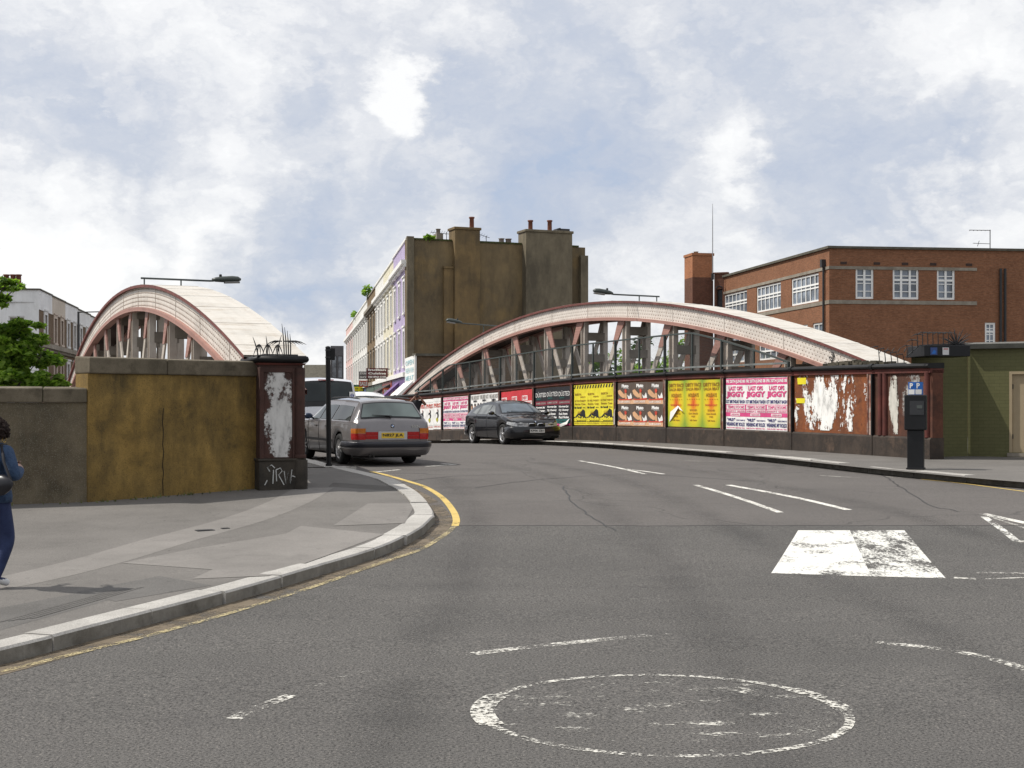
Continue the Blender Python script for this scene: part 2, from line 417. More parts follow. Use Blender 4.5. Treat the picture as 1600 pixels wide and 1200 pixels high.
def kerb(path, side, seed):
    r_ = random.Random(seed); st = MB(); j = MB()
    acc = 0; seg = [path[0]]; segs = []; ln = r_.uniform(.8, 1.2)
    for a, b in zip(path, path[1:]):
        seg.append(b); acc += (b-a).length
        if acc >= ln: segs.append(seg); seg = [b]; acc = 0; ln = r_.uniform(.75, 1.25)
    for sg in segs:
        o = sg; w = r_.uniform(.27, .30); lift = r_.uniform(-.010, .012); dd = r_.uniform(-.022, .022)
        ts = [(o[min(i+1, len(o)-1)] - o[max(i-1, 0)]).normalized() for i in range(len(o))]
        o = [p.copy() for p in o]; gp_ = r_.uniform(.007,.022); o[0] += ts[0]*gp_; o[-1] -= ts[-1]*.009
        f = [p + Vector((-q.y, q.x))*(side*dd) for p, q in zip(o, ts)]; b = [p + Vector((-q.y, q.x))*(side*w) for p, q in zip(o, ts)]
        ch = .018
        fc = [p + Vector((-q.y, q.x))*(side*(dd+ch)) for p, q in zip(o, ts)]
        rows = [[V3(f[i], zr(f[i].y)-.06), V3(f[i], zr(o[i].y)+.125-ch+lift), V3(fc[i], zr(o[i].y)+.126+lift), V3(b[i], zr(o[i].y)+.126+lift), V3(b[i], zr(o[i].y)-.06)] for i in range(len(o))]
        if side < 0: rows = [r[::-1] for r in rows]
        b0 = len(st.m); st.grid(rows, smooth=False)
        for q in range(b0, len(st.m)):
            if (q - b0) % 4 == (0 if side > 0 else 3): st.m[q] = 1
        st.face(rows[0][::-1]); st.face(rows[-1])
    inn = offs(path, side*.05); inb = offs(path, side*.26)
    j.grid([[V3(a, zr(a.y)-.05), V3(a, zr(a.y)+.112), V3(b, zr(a.y)+.1185)] for a, b in zip(inn, inb)], smooth=False)
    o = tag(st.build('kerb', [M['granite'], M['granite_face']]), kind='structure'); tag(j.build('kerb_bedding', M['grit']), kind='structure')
kerb([p for p in KL if -8 < p.y < 75], 1, 3); kerb([p for p in KR[::-1] if p.y < 75 and p.x < 40][::-1], -1, 4)

def ribbon(path, w, off, mb=None):
    mb = mb or MB(); L_ = offs(path, w/2); R_ = offs(path, -w/2); n = 3; d = 0; uv = []
    rows = []
    for i, (a, b) in enumerate(zip(R_, L_)):
        if i: d += (path[i]-path[i-1]).length
        rows.append([V3(a.lerp(b, q/n), zr(a.lerp(b, q/n).y)+off) for q in range(n+1)]); uv.append([(d, w*q/n) for q in range(n+1)])
    mb.grid(rows, uvs=uv); return mb
def quadpatch(c, off, dz=0, n=12, mb=None):     # four ground corners, draped
    mb = mb or MB(); c = [Vector(p) for p in c]; rows = []
    for i in range(n+1):
        a = c[0].lerp(c[3], i/n); b = c[1].lerp(c[2], i/n)
        rows.append([V3(a.lerp(b, k/n), zr(a.lerp(b, k/n).y)+dz+off) for k in range(n+1)])
    mb.grid(rows); return mb
def worn_paint(name, c, lo, hi, scale=9, stretch=(1,1,1), big=.55):
    t = NT(name); v = t.coord('Object', stretch)
    f = t.math('ADD', t.math('MULTIPLY', t.noise(v, scale*.25, 4, .6), big), t.math('MULTIPLY', t.noise(v, scale*3, 4, .75), 1-big))
    k = t.ramp(f, [(lo, (0,0,0)), (hi, (1,1,1))])
    col = t.ramp(t.noise(v, 4, 5), [(.3, mul(c, .8)), (.7, c)])
    t.set(col, .7, None, .3); t.alpha(k); return t.m
M['line'] = worn_paint('road_paint', (.72,.70,.64), .42, .50, 9, big=.4)
M['line_solid'] = worn_paint('road_paint_thick', (.73,.72,.67), .41, .46, 6, (1.3,1.1,1), .5)
M['line_block'] = worn_paint('road_paint_block', (.72,.71,.66), .455, .51, 6, (1.8,.8,1), .5)
M['line_worn'] = worn_paint('road_paint_worn', (.66,.64,.58), .49, .55, 10, big=.36)
M['line_rare'] = worn_paint('road_paint_traces', (.64,.62,.56), .575, .62, 11, (.8,1.4,1), .5)
M['yellow'] = worn_paint('yellow_line_paint', (.62,.45,.14), .36, .45)
M['yellow_worn'] = worn_paint('yellow_line_worn', (.48,.40,.22), .465, .56, 14, big=.35)
def pxpath(pts, step=.15): return catmull([gnd(*p) for p in pts], step)
def marking(mb, m): tag(mb.build('road_marking', m), kind='structure')
marking(ribbon(pxpath([(0,1051),(110,1024),(220,997),(330,967),(420,940),(520,907),(600,878),(655,860),(695,836),(711,822)]), .075, .006), M['yellow_worn'])
marking(ribbon(pxpath([(711,822),(713,812),(707,797),(690,777),(664,761),(637,752),(602,742),(580,737)]), .10, .004), M['yellow'])
marking(ribbon(pxpath([(1440,749),(1500,755),(1600,768),(1700,779)]), .07, .004), M['yellow'])
for pts, w, m in (([(905,720),(960,730),(1008,741)], .10, 'line'), ([(978,733),(1010,737),(1037,741)], .09, 'line'),
                  ([(1087,758),(1150,777),(1219,801)], .11, 'line'), ([(1138,758),(1240,777),(1326,797)], .13, 'line'),
                  ([(1280,743),(1345,747)], .06, 'line_worn'), ([(1070,720),(1130,722)], .06, 'line_worn'), ([(1385,745),(1410,747)], .06, 'line_worn'),
                  ([(586,738),(624,734)], .10, 'line'), ([(665,729),(712,726)], .10, 'line'), ([(690,724.5),(712,726)], .10, 'line'),
                  ([(1490,903),(1525,905)], .10, 'line_worn'), ([(1525,895),(1600,896)], .09, 'line_worn'), ([(1540,905),(1600,903)], .05, 'line_worn'),
                  ([(740,1022),(860,1008),(1015,993)], .12, 'line_worn'), ([(470,1078),(560,1052),(640,1030),(740,1022)], .10, 'line_rare'),
                  ([(365,1124),(410,1104),(455,1087)], .10, 'line_worn'), ([(1040,991),(1070,989)], .07, 'line_rare'),
                  ([(1370,1004),(1450,1012),(1530,1025),(1600,1045),(1680,1075)], .11, 'line_worn')):
    marking(ribbon(pxpath(pts), w, .004), M[m])
marking(quadpatch([gnd(1205,896), gnd(1362,901), gnd(1328,829), gnd(1247,829)], .004, n=20), M['line_solid']); marking(quadpatch([gnd(1362,901), gnd(1478,904), gnd(1413,829), gnd(1328,829)], .0041, n=20), M['line_block'])
marking(ribbon(pxpath([(1536,803),(1600,817),(1660,831)]), .15, .004), M['line']); marking(quadpatch([gnd(1545,808), gnd(1600,826), gnd(1600,823), gnd(1545,807)], .0045), M['line_worn'])
marking(ribbon(pxpath([(1538,808),(1566,828),(1590,847)]), .10, .005), M['line_block'])
marking(ribbon(pxpath([(1590,847),(1640,845),(1700,843)]), .12, .006), M['line_worn'])
c0 = gnd(755,1118); c1 = gnd(1320,1110); cc = gnd(1037,1111); rr = (c1-c0).length/2
ring = [cc + Vector((math.cos(a), math.sin(a)))*rr for a in [2*math.pi*i/72 for i in range(73)]]
marking(ribbon(ring[2:36], .060, .004), M['line_worn']); marking(ribbon(ring[35:73], .06, .004), M['line_worn'])
marking(ribbon(ring[31:41], .15, .0055), M['line_worn']); marking(ribbon(ring[0:8], .12, .0055), M['line_worn'])
disc = MB(); disc.grid([[V3(cc + Vector((math.cos(2*math.pi*k/40), math.sin(2*math.pi*k/40)))*rr*q, zr(cc.y+math.sin(2*math.pi*k/40)*rr*q)+.0025) for k in range(41)] for q in (.02,.3,.6,.94)])
marking(disc, M['line_rare'])
# reinstated strips and patches in the left pavement
def pq(*pts): return [gnd(px, py, .12) for px, py in pts]
def pave_strip(pts, w, m, off=.0018):
    p = catmull(pq(*pts), .2); rows = [[V3(a, zp(a.y)+off), V3(b, zp(b.y)+off)] for a, b in zip(offs(p, -w/2), offs(p, w/2))]
    g = MB(); g.grid(rows); tag(g.build('pavement_patch', M[m]), kind='structure')
pave_strip([(-120,928),(0,912),(140,880),(260,845),(380,812),(450,785),(492,762)], .62, 'pave_pale')
for q, m in (([(190,880),(400,895),(470,830),(300,858)], 'pave_pale'), ([(300,905),(420,900),(600,835),(470,822)], 'pave_pale'), ([(520,822),(632,818),(650,787),(575,787)], 'pave_pale'),
             ([(0,985),(180,935),(130,925),(0,950)], 'pave_dark'), ([(180,940),(330,915),(250,900),(120,925)], 'pave_dark')):
    tag(quadpatch(pq(*q), .0022 + .0010*q[0][0]/190 if m == 'pave_pale' else .0012 + q[0][0]*.000006, .12).build('pavement_patch', M[m]), kind='structure')
dots = MB()      # tactile studs by the dropped kerb
a, b, c, d = [gnd(*p, .12) for p in ((0,972),(150,955),(330,905),(180,922))]
for i in range(4):
    for k in range(60):
        p = a.lerp(b, i/4 * .25).lerp(d.lerp(c, i/4*.25), k/60) if False else (a + (d-a)*(k/60)) + (b-a).normalized()*.09*i
        dots.box(V3(p, zp(p.y)+.002), (.05,.03,.006), .6)
a2, c2 = gnd(515,760,.12), gnd(632,768,.12)
for i in range(6):
    for k in range(30):
        p = a2.lerp(c2, k/30) + Vector((0, .12*i)); dots.box(V3(p, zp(p.y)+.002), (.03,.03,.006), 0)
tag(dots.build('pavement_studs', M['pave_dark']), kind='structure')

# gutter dirt along the kerbs, small covers and a drain
M['gutter'] = worn_paint('gutter_dirt', (.165,.13,.088), .38, .54, 7, big=.6)
marking(ribbon(offs([q for q in KL if 3 < q.y < 40], -.13), .26, .003), M['gutter']); marking(ribbon(offs([q for q in KR if 15 < q.y < 48][::-1], .12), .22, .003), M['gutter'])
for (x, y, w, h) in ((320,829,.22,.14), (352,826,.10,.08)):
    c = gnd(x, y, .12); g = MB(); g.box(V3(c, zp(c.y)+.004), (w,h,.010), .5); g.box(V3(c, zp(c.y)+.006), (w*.8,h*.8,.010), .5); tag(g.build('stopcock_cover', M['iron']), kind='structure')

t = NT('tyre_polish'); v = t.coord('Object'); t.set((.045,.043,.042), .6, None, .3)
uvn = t.n('UVMap'); ss_ = t.n('SeparateXYZ'); t.L(uvn.outputs[0], ss_.inputs[0])
edge_ = t.math('MULTIPLY', t.math('SUBTRACT', 1.0, t.math('ABSOLUTE', t.math('SUBTRACT', t.math('MULTIPLY', ss_.outputs['Y'], 2/.7), 1.0))), .22)
t.alpha(t.math('MULTIPLY', edge_, t.ramp(t.noise(v, .8, 6, .7), [(.35, (.1,.1,.1)), (.65, (1,1,1))]))); M['polish'] = t.m
for pts in ([(1250,1290),(1130,1010),(1010,850),(880,752),(760,722)], [(1900,1290),(1480,1000),(1190,850),(990,756),(840,722)], [(2300,1000),(1700,880),(1400,800),(1180,752),(1000,722)], [(560,1290),(640,1060),(720,900),(740,800),(690,745)]):
    marking(ribbon(pxpath(pts, .3), .7, .0018), M['polish'])
seal = MB()
rr = random.Random(31)
for pts in ([(745,762),(860,748),(1000,742),(1180,752)], [(960,830),(900,790),(880,760)], [(590,760),(700,745),(800,741)], [(1300,700),(1420,770),(1500,800)]):
    q = pxpath(pts, .25); q = [a + Vector((rr.uniform(-.03,.03), rr.uniform(-.03,.03))) for a in q]; ribbon(q, .022, .0032, seal)
marking(seal, plain('crack_sealant', (.022,.022,.022), .6))
# ------------------------------------------------------------------ left boundary walls and iron pier
M['ochre'] = mottled('ochre_render', [(.060,.046,.020),(.235,.150,.042),(.31,.20,.058),(.155,.105,.034)], 1.1, streak=((.040,.033,.018), .85), bump=.6, bscale=45, speck=(((.04,.03,.018)), .7))
M['pebble'] = mottled('pebbledash', [(.075,.060,.038),(.155,.125,.080),(.12,.097,.062)], 1.1, streak=((.04,.037,.026), .5), bump=.8, bscale=55, speck=((.28,.26,.21), .45))
M['coping'] = mottled('concrete_coping', [(.07,.057,.038),(.165,.138,.097),(.10,.083,.057)], 2.6, streak=((.04,.034,.022), .5), bump=.6, bscale=55, speck=((.07,.06,.045), .5))
M['moss'] = mottled('moss', [(.03,.04,.012),(.08,.085,.03)], 6, bump=.5)
def wall_run(name, label, a, b, z0a, z0b, ztop, thick, cop_h, cop_out, m, ends=True):
    a = Vector(a); b = Vector(b); d = (b-a).normalized(); n = Vector((-d.y, d.x)); L_ = (b-a).length
    r = thing(name, label, 'wall', ((a.x+b.x)/2, (a.y+b.y)/2, min(z0a, z0b)))
    g = MB(); zt = ztop - cop_h
    k = 14; fr = [a + d*(L_*i/k) for i in range(k+1)]
    rows = [[V3(p, z0a+(z0b-z0a)*i/k-.3), V3(p, zt), V3(p+n*thick, zt), V3(p+n*thick, z0a+(z0b-z0a)*i/k-.3)] for i, p in enumerate(fr)]
    g.grid(rows, smooth=False); g.face(rows[0]); g.face(rows[-1][::-1])
    g.build('wall_panel', m, r)
    c = MB(); q = 0; rr = random.Random(int(L_*100)); ln = 0
    while ln < L_ - .05:
        e = min(L_, ln + rr.uniform(1.0, 1.5))
        if L_ - e < .5: e = L_
        p, p2 = a + d*(ln+.004), a + d*(e-.004); o = -n*cop_out; i_ = n*(thick+cop_out)
        h = rr.uniform(-.006, .006)
        c.hexa([V3(p+o, zt+.002), V3(p2+o, zt+.002), V3(p2+i_, zt+.002), V3(p+i_, zt+.002), V3(p+o, ztop-.03+h), V3(p2+o, ztop-.03+h), V3(p2+i_, ztop+h), V3(p+i_, ztop+h)])
        ln = e
    c.build('coping', M['coping'], r, bevel=.02)
    return r
A0 = Vector((-6.22, 20.65)); A1 = Vector((-4.08, 22.62))
wall_run('rendered_wall', 'tall ochre rendered wall with concrete coping beside the iron pier', A0, A1, zp(20.65), zp(22.6), 2.63, .40, .27, .05, M['ochre'])
B0 = Vector((-16, 17.6)); B1 = Vector((-6.24, 20.68))
wall_run('pebbledash_wall', 'low grey pebbledash wall with coping behind the woman', B0, B1, zp(17.6), zp(20.6), 2.17, .36, .24, .04, M['pebble'])
weeds = MB(); rr = random.Random(5)
for i in range(170):
    q = rr.random(); p = (B0.lerp(B1, .55+.45*q*2) if q < .5 else A0.lerp(A1, (q-.5)*2)); p = p + Vector((.05+rr.random()*.05, -.06-rr.random()*.10))
    if rr.random() < .45: continue
    h = rr.uniform(.02, .07); w = .02; a = rr.uniform(0, 6.3); dx = Vector((math.cos(a), math.sin(a)))*w
    weeds.face([V3(p-dx, zp(p.y)), V3(p+dx, zp(p.y)), V3(p+dx*.3+Vector((rr.uniform(-.04,.04), 0)), zp(p.y)+h)])
tag(weeds.build('weeds', plain('weed_leaf', (.09,.10,.03), .7, var=.5, scale=5)), 'sparse low weeds and dead leaves along the foot of the left walls', 'weeds', kind='stuff')
crack = MB(); d_ = (A1-A0).normalized(); nA = Vector((d_.y, -d_.x)); pa = A0 + d_*(1.22) + nA*.0
rr = random.Random(9); kz = [zp(21.5)+.02 + .11*i for i in range(13)]
crack.tube([V3(pa + nA*.002 + d_*rr.uniform(-.012,.012), z) for z in kz], .006, 4)
crack.build('crack', plain('crack_shadow', (.012,.01,.008), .9), bpy.data.objects['rendered_wall'])

M['rust'] = mottled('rusty_maroon_paint', [(.026,.018,.015),(.070,.033,.026),(.045,.024,.02)], 2.2, streak=((.03,.02,.018), .5), bump=.4, bscale=35)
M['grime'] = mottled('black_grimy_iron', [(.016,.015,.013),(.045,.038,.030),(.03,.026,.02)], 2.0, streak=((.09,.075,.055), .35), bump=.4, bscale=40)
M['roll'] = plain('black_roll_coping', (.010,.010,.0105), .5, var=.4, spec=.25)
M['redband'] = mottled('dark_red_paint', [(.07,.022,.018),(.16,.045,.035)], 3, streak=((.03,.02,.018), .5))
def torn_paper(name, lo, hi, stretch=(1.6,.45,1), tint=(.72,.70,.66), seed=0.0, edge=.35):
    t = NT(name); uv = t.coord('UV', stretch, (seed, seed*.7, 0))
    f = t.math('ADD', t.math('MULTIPLY', t.noise(uv, 1.3, 9, .72), .8), t.math('MULTIPLY', t.noise(t.coord('UV', (1,1,1)), 11, 5, .7), .2))
    tc = t.coord('Generated'); sp = t.n('SeparateXYZ'); t.L(tc, sp.inputs[0])
    fx = t.math('ABSOLUTE', t.math('SUBTRACT', sp.outputs['X'], .5)); fx = t.math('MULTIPLY', t.math('POWER', fx, 2.0), edge*2.2)
    fade = t.math('ADD', fx, t.math('MULTIPLY', t.math('ABSOLUTE', t.math('SUBTRACT', sp.outputs['Z'], .5)), edge))
    f = t.math('SUBTRACT', f, fade)
    k = t.ramp(f, [(lo, (0,0,0)), (hi, (1,1,1))])
    g_ = t.noise(t.coord('UV', (2.5,.7,1)), 3.1, 8, .7)
    col = t.ramp(g_, [(.3, mul(tint, .35)), (.46, mul(tint, .85)), (.6, tint)])
    t.set(col, .85, None, .2); t.alpha(k); return t.m
C0 = Vector((-3.66, 22.42))
def pc(a, b, z): p = C0 + NR*a + U*b; return Vector((p.x, p.y, z))
zb0 = zp(22.4)
pier = thing('iron_pier', 'maroon iron pier with black base at the end of the left wall', 'pier', (C0.x, C0.y, zb0))
def pbox(mb, a0, a1, b0, b1, z0, z1, mi=0):
    mb.hexa([pc(a0,b0,z0), pc(a1,b0,z0), pc(a1,b1,z0), pc(a0,b1,z0), pc(a0,b0,z1), pc(a1,b0,z1), pc(a1,b1,z1), pc(a0,b1,z1)], mi)
g = MB(); pbox(g, -.37, .37, 0, 1.2, zb0-.2, zb0+.46); pbox(g, -.39, .39, -.02, 1.22, zb0+.46, zb0+.50); g.tube([pc(.31,.05,zb0-.2), pc(.31,.05,zb0+.47)], .115, 14)
g.build('base', M['grime'], pier, bevel=.012)
g = MB(); pbox(g, -.345, .345, .03, 1.15, zb0+.50, 2.56); pbox(g, -.36, -.29, .005, .05, zb0+.50, 2.5); pbox(g, .17, .2, .005, .05, zb0+.50, 2.5); pbox(g, -.30, .18, .01, .05, 2.42, 2.5)
g.tube([pc(.30,.06,zb0+.50), pc(.30,.06,2.5)], .085, 14); g.tube([pc(.30,.06,zb0+.50), pc(.30,.06,zb0+.56)], .105, 14)
g.build('shaft', M['rust'], pier, bevel=.008)
g = MB(); g.grid([[pc(a,b,z) for a, b in ((-.36-o,-o),(.36+o,-o),(.36+o,1.18+o),(-.36-o,1.18+o))] for o, z in ((0,2.54),(.03,2.57))], closed=True, smooth=False)
g.build('neck_band', M['redband'], pier)
g = MB(); prof = [(0,2.575),(.035,2.58),(.058,2.61),(.062,2.635),(.048,2.675),(.01,2.69),(-.3,2.70)]
g.grid([[pc(a,b,z) for a, b in ((-.36-o,-o),(.36+o,-o),(.36+o,1.18+o),(-.36-o,1.18+o))] for o, z in prof], closed=True); g.face([pc(a,b,2.70) for a, b in ((-.06,.3),(.06,.3),(.06,.88),(-.06,.88))])
g.build('cap', M['roll'], pier)
g = MB(); white = plain('white_spray_paint', (.5,.5,.48), .7)
for st_ in ([(-.2,.28),(-.24,.34),(-.17,.38),(-.12,.33)], [(-.14,.30),(-.15,.08)], [(-.10,.30),(-.09,.12)], [(-.10,.30),(-.03,.33),(.0,.28),(-.06,.22),(.03,.06)], [(.03,.28),(.06,.08),(.1,.26),(.13,.08),(.16,.30)], [(.16,.20),(.22,.18)], [(-.24,.14),(-.28,.06)]):
    g.tube([pc(x, -.003, zb0+.02+z) for x, z in st_], .009, 5)
g.build('graffiti', white, pier)
g = MB(); g.face([pc(-.285,.022,zb0+.52), pc(.165,.022,zb0+.52), pc(.165,.022,2.44), pc(-.285,.022,2.44)])
t_ = torn_paper('torn_paper_pier', .355, .405, (1.5,.8,1), (.58,.57,.55), seed=2.3, edge=.18)
tag(g.build('poster_remnant', t_, None), 'ragged grey white paper remnant pasted on the left iron pier', 'poster')
# spikes over the pier
def spike_set(label, base_pts, rr, hooks=True, n=None, hgt=.34):
    r = thing('anti_climb_spikes', label, 'spikes', base_pts[0])
    g = MB(); g.tube(base_pts, .012, 6); g.build('rail', M['iron'], r)
    for p, up, bend in n:
        k = MB(); p = Vector(p); pts = [p + Vector(up)*q + Vector(bend)*(q*q) for q in (0,.35,.7,1)]
        k.tube(pts, [.011,.011,.009,.003], 5); k.build('spike', M['iron'], r)
    return r
sp = []
for i in range(4): sp.append((pc(.04+.05*i,.02+.07*i,2.68), (.01*(i-1),0,.52-.05*i), (-.03,0,0)))
for i in range(5): sp.append((pc(.05+.03*i,.10,2.92), (.08+.025*i,-.02,.07), (.07,-.03,-.12)))
for i in range(3): sp.append((pc(.02-.03*i,.1,2.92), (-.08-.02*i,0,.07), (-.08,0,-.13)))
for x, ln in ((-.38,.32),(-.24,.34),(-.08,.36)):
    sp.append((pc(x,.0,2.66), (-.05 if x < -.3 else .02,0,ln), (-.04 if x < -.2 else .05,0,0)))
    for k in range(4): sp.append((pc(x+.01,.0,2.86), ((k-1.5)*.04,-.01*k,.03), ((k-1.5)*.02,0,-.2)))
spike_set('bent black iron spikes bristling from the top of the left pier', [pc(-.48,-.05,2.67), pc(-.3,-.06,2.70), pc(0,-.05,2.70), pc(.25,-.02,2.70)], rr, n=sp)

# ------------------------------------------------------------------ bowstring bridge girders
def rivet_mat(name, c, dark, du, dv, rad, dirt, streak=.25, wear=None):
    t = NT(name); v = t.coord('Object'); uv = t.n('UVMap'); uv.uv_map = 'UVMap'; s_ = t.n('SeparateXYZ'); t.L(uv.outputs[0], s_.inputs[0])
    fu = t.math('SUBTRACT', t.math('FRACT', t.math('DIVIDE', s_.outputs['X'], du)), .5); fv = t.math('SUBTRACT', t.math('FRACT', t.math('DIVIDE', s_.outputs['Y'], dv)), .5)
    fu = t.math('MULTIPLY', fu, du); fv = t.math('MULTIPLY', fv, dv)
    d2 = t.math('ADD', t.math('MULTIPLY', fu, fu), t.math('MULTIPLY', fv, fv))
    head = t.ramp(d2, [(0.0, (1,1,1)), (rad*rad, (0,0,0))])
    col = t.ramp(t.noise(v, 1.3, 7, .65), [(.3, mul(c, .78)), (.5, c), (.7, mul(c, 1.06))])
    stn = t.ramp(t.noise(t.coord('UV', (2.2,.5,1)), 2.2, 8, .7), [(.5, (0,0,0)), (.7, (1,1,1))])
    col = t.mix(t.math('MULTIPLY', stn, streak), col, dirt)
    sp_ = t.ramp(t.noise(v, 5, 8, .75), [(.60, (0,0,0)), (.67, (1,1,1))])
    col = t.mix(t.math('MULTIPLY', sp_, .55), col, wear or dirt)
    rim = t.ramp(d2, [(rad*rad*.5, (1,1,1)), (rad*rad*1.2, (0,0,0))])
    col = t.mix(t.math('MULTIPLY', rim, .12), col, dark)
    t.set(col, .6, None, .35); t.bump(head, .2, .02); return t.m
M['cream'] = rivet_mat('cream_riveted_paint', (.64,.59,.535), (.22,.16,.13), .12, .118, .017, (.36,.27,.21), .35, (.32,.15,.10))
M['cream_top'] = rivet_mat('pale_top_plate_paint', (.56,.53,.48), (.40,.31,.23), .16, .22, .022, (.30,.23,.15), .6, (.26,.20,.12))
M['rivet'] = mottled('rivet_heads', [(.22,.16,.13),(.42,.35,.30)], 3, bump=0)
M['primer'] = rivet_mat('red_primer_paint', (.36,.195,.16), (.15,.075,.06), .09, .09, .03, (.22,.10,.08), .35)
M['primer_dark'] = mottled('dark_red_flange', [(.10,.035,.032),(.20,.075,.065)], 3)
M['cream_strut'] = mottled('cream_strut_paint', [(.42,.38,.33),(.58,.53,.47)], 2.2, streak=((.24,.15,.11), .4))
M['batten'] = mottled('grey_batten_plate', [(.16,.14,.115),(.26,.23,.195)], 2)
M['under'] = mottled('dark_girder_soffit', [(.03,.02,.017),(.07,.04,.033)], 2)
def girder(label, Q, s0, z0, k, sa, sb, wid, dep, nodes, pitch, cat='bridge girder'):
    P = lambda s, n, z: Vector((Q.x + U.x*s + NR.x*n, Q.y + U.y*s + NR.y*n, z))
    zt = lambda s: z0 - k*(s-s0)**2
    r = thing('bridge_girder', label, cat, P(s0, 0, zp(P(s0,0,0).y)))
    n_ = 64; ss = [sa + (sb-sa)*i/n_ for i in range(n_+1)]
    # top plate with laps
    g = MB()
    g.grid([[P(s, n, zt(s)) for n in (-.07, wid*.33, wid*.66, wid+.07)] for s in ss], uvs=[[(s, q) for q in (0, .33*wid, .66*wid, wid)] for s in ss])
    g.grid([[P(s, wid+.07, zt(s)), P(s, wid+.07, zt(s)-.03), P(s, -.07, zt(s)-.03), P(s, -.07, zt(s))] for s in ss], smooth=False)
    x = sa + .7
    while x < sb - .5:
        a, b = x, x+.12
        g.grid([[P(s, n, zt(s)+.006) for n in (-.072, wid*.5, wid+.072)] for s in (a, (a+b)/2, b)], uvs=[[(s, q) for q in (0, .5*wid, wid)] for s in (a, (a+b)/2, b)])
        for s in (a, b): g.face([P(s, -.072, zt(s)+.006), P(s, wid+.072, zt(s)+.006), P(s, wid+.072, zt(s)), P(s, -.072, zt(s))])
        x += 1.9
    g.build('top_plate', M['cream_top'], r)
    g = MB()
    for n0, n1 in ((-.075, .02), (wid-.02, wid+.075)):
        g.grid([[P(s, n0, zt(s)-.002), P(s, n0, zt(s)-.07), P(s, n1, zt(s)-.07), P(s, n1, zt(s)-.032)] for s in ss], smooth=False)
    g.build('top_flange', M['primer_dark'], r)
    for nn, fl in ((0, False), (wid, True)):
        g = MB(); rows = [[P(s, nn, zt(s)-.06), P(s, nn, zt(s)-dep*.5), P(s, nn, zt(s)-dep+.03)] for s in ss]; uvs = [[(s, dep), (s, dep*.5), (s, 0)] for s in ss]
        g.grid([q[::-1] for q in rows] if fl else rows, uvs=[q[::-1] for q in uvs] if fl else uvs, smooth=False)
        sg_ = 1 if fl else -1
        for ri, fr_ in enumerate((.17, .33, .5, .67, .84)):       # raised rivet heads
            x = sa + .3 + (.07 if ri % 2 else 0)
            while x < sb - .3:
                c_ = P(x, nn, zt(x) - dep*fr_); e_ = Vector((NR.x, NR.y, 0))*sg_
                rim_ = [c_ + Vector((U.x, U.y, 0))*(.021*math.cos(a)) + Vector((0,0,.021*math.sin(a))) for a in [math.pi/3*kk for kk in range(6)]]; top_ = c_ + e_*.017
                for kk in range(6): g.face([rim_[kk], rim_[(kk+1) % 6], top_] if fl else [rim_[(kk+1) % 6], rim_[kk], top_], 1)
                x += .145
        x = sa + 1.5
        while x < sb:
            e = nn - .012 if not fl else nn + .012
            for w in (.02,):
                g.face([P(x, e, zt(x)-.08), P(x+w, e, zt(x+w)-.08), P(x+w, e, zt(x+w)-dep+.04), P(x, e, zt(x)-dep+.04)])
                for q in (x, x+w): g.face([P(q, e, zt(q)-.08), P(q, e, zt(q)-dep+.04), P(q, nn, zt(q)-dep+.04), P(q, nn, zt(q)-.08)])
            x += 2.9
        g.build('web_plate', [M['cream'], M['rivet']], r)
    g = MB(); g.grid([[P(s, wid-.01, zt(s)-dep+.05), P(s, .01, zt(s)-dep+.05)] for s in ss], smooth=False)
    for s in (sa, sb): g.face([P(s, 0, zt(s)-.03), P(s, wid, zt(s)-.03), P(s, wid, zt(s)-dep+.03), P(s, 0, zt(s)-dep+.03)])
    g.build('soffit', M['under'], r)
    g = MB()
    for n0, n1 in ((-.085, .12), (wid-.12, wid+.085)):
        g.grid([[P(s, n0, zt(s)-dep+.055), P(s, n0, zt(s)-dep-.045), P(s, n1, zt(s)-dep-.045), P(s, n1, zt(s)-dep+.035), P(s, n0, zt(s)-dep+.055)] for s in ss],
               uvs=[[(s, .12), (s, .0), (s, .3), (s, .4), (s, .6)] for s in ss], smooth=False)
    g.build('bottom_flange', M['primer'], r)
    zfl = lambda s: zp(P(s, 0, 0).y) - .15
    for s in nodes:
        h = zt(s) - dep
        if h < zfl(s) + 1.2: continue
        g = MB()
        for n in (.12, wid-.12):
            for e in (-.13, .13): g.bar(P(s+e, n, zfl(s)), P(s+e, n, h), .035, .16, (NR.x, NR.y, 0))
            g.bar(P(s, n, zfl(s)), P(s, n, h), .24, .02, (NR.x, NR.y, 0))
        po = g.build('hanger_post', M['cream_strut'], r)
        z = zfl(s) + .6
        while z < h - .1:
            g = MB()
            for e in (-.15, .15): g.hexa([P(s+e-.01, .16, z), P(s+e+.01, .16, z), P(s+e+.01, wid-.16, z), P(s+e-.01, wid-.16, z), P(s+e-.01, .16, z+.26), P(s+e+.01, .16, z+.26), P(s+e+.01, wid-.16, z+.26), P(s+e-.01, wid-.16, z+.26)])
            g.build('batten_plate', M['batten'], po); z += .72
        dr = -1 if s > s0 else 1
        for n in (.06, wid-.06):
            a = P(s + dr*.12, n, h + .02); b = P(s + dr*(pitch-.2), n, zfl(s))
            g = MB(); g.bar(a, b, .035, .22, (NR.x, NR.y, 0)) if False else g.bar(a, b, .22, .04, (NR.x, NR.y, 0))
            dg = g.build('diagonal_brace', M['cream_strut'], r)
            d = (b - a); g = MB(); oo = (-.035 if n < wid/2 else .035); on = Vector((NR.x, NR.y, 0))*oo
            side = Vector((U.x, U.y, 0))
            q0 = a - side*.26; q1 = a + side*.26; q2 = a + d*.19 + side*.14; q3 = a + d*.19 - side*.14
            g.face([q0+on, q1+on, q2+on, q3+on]); g.face([q3-on*.2, q2-on*.2, q1-on*.2, q0-on*.2])
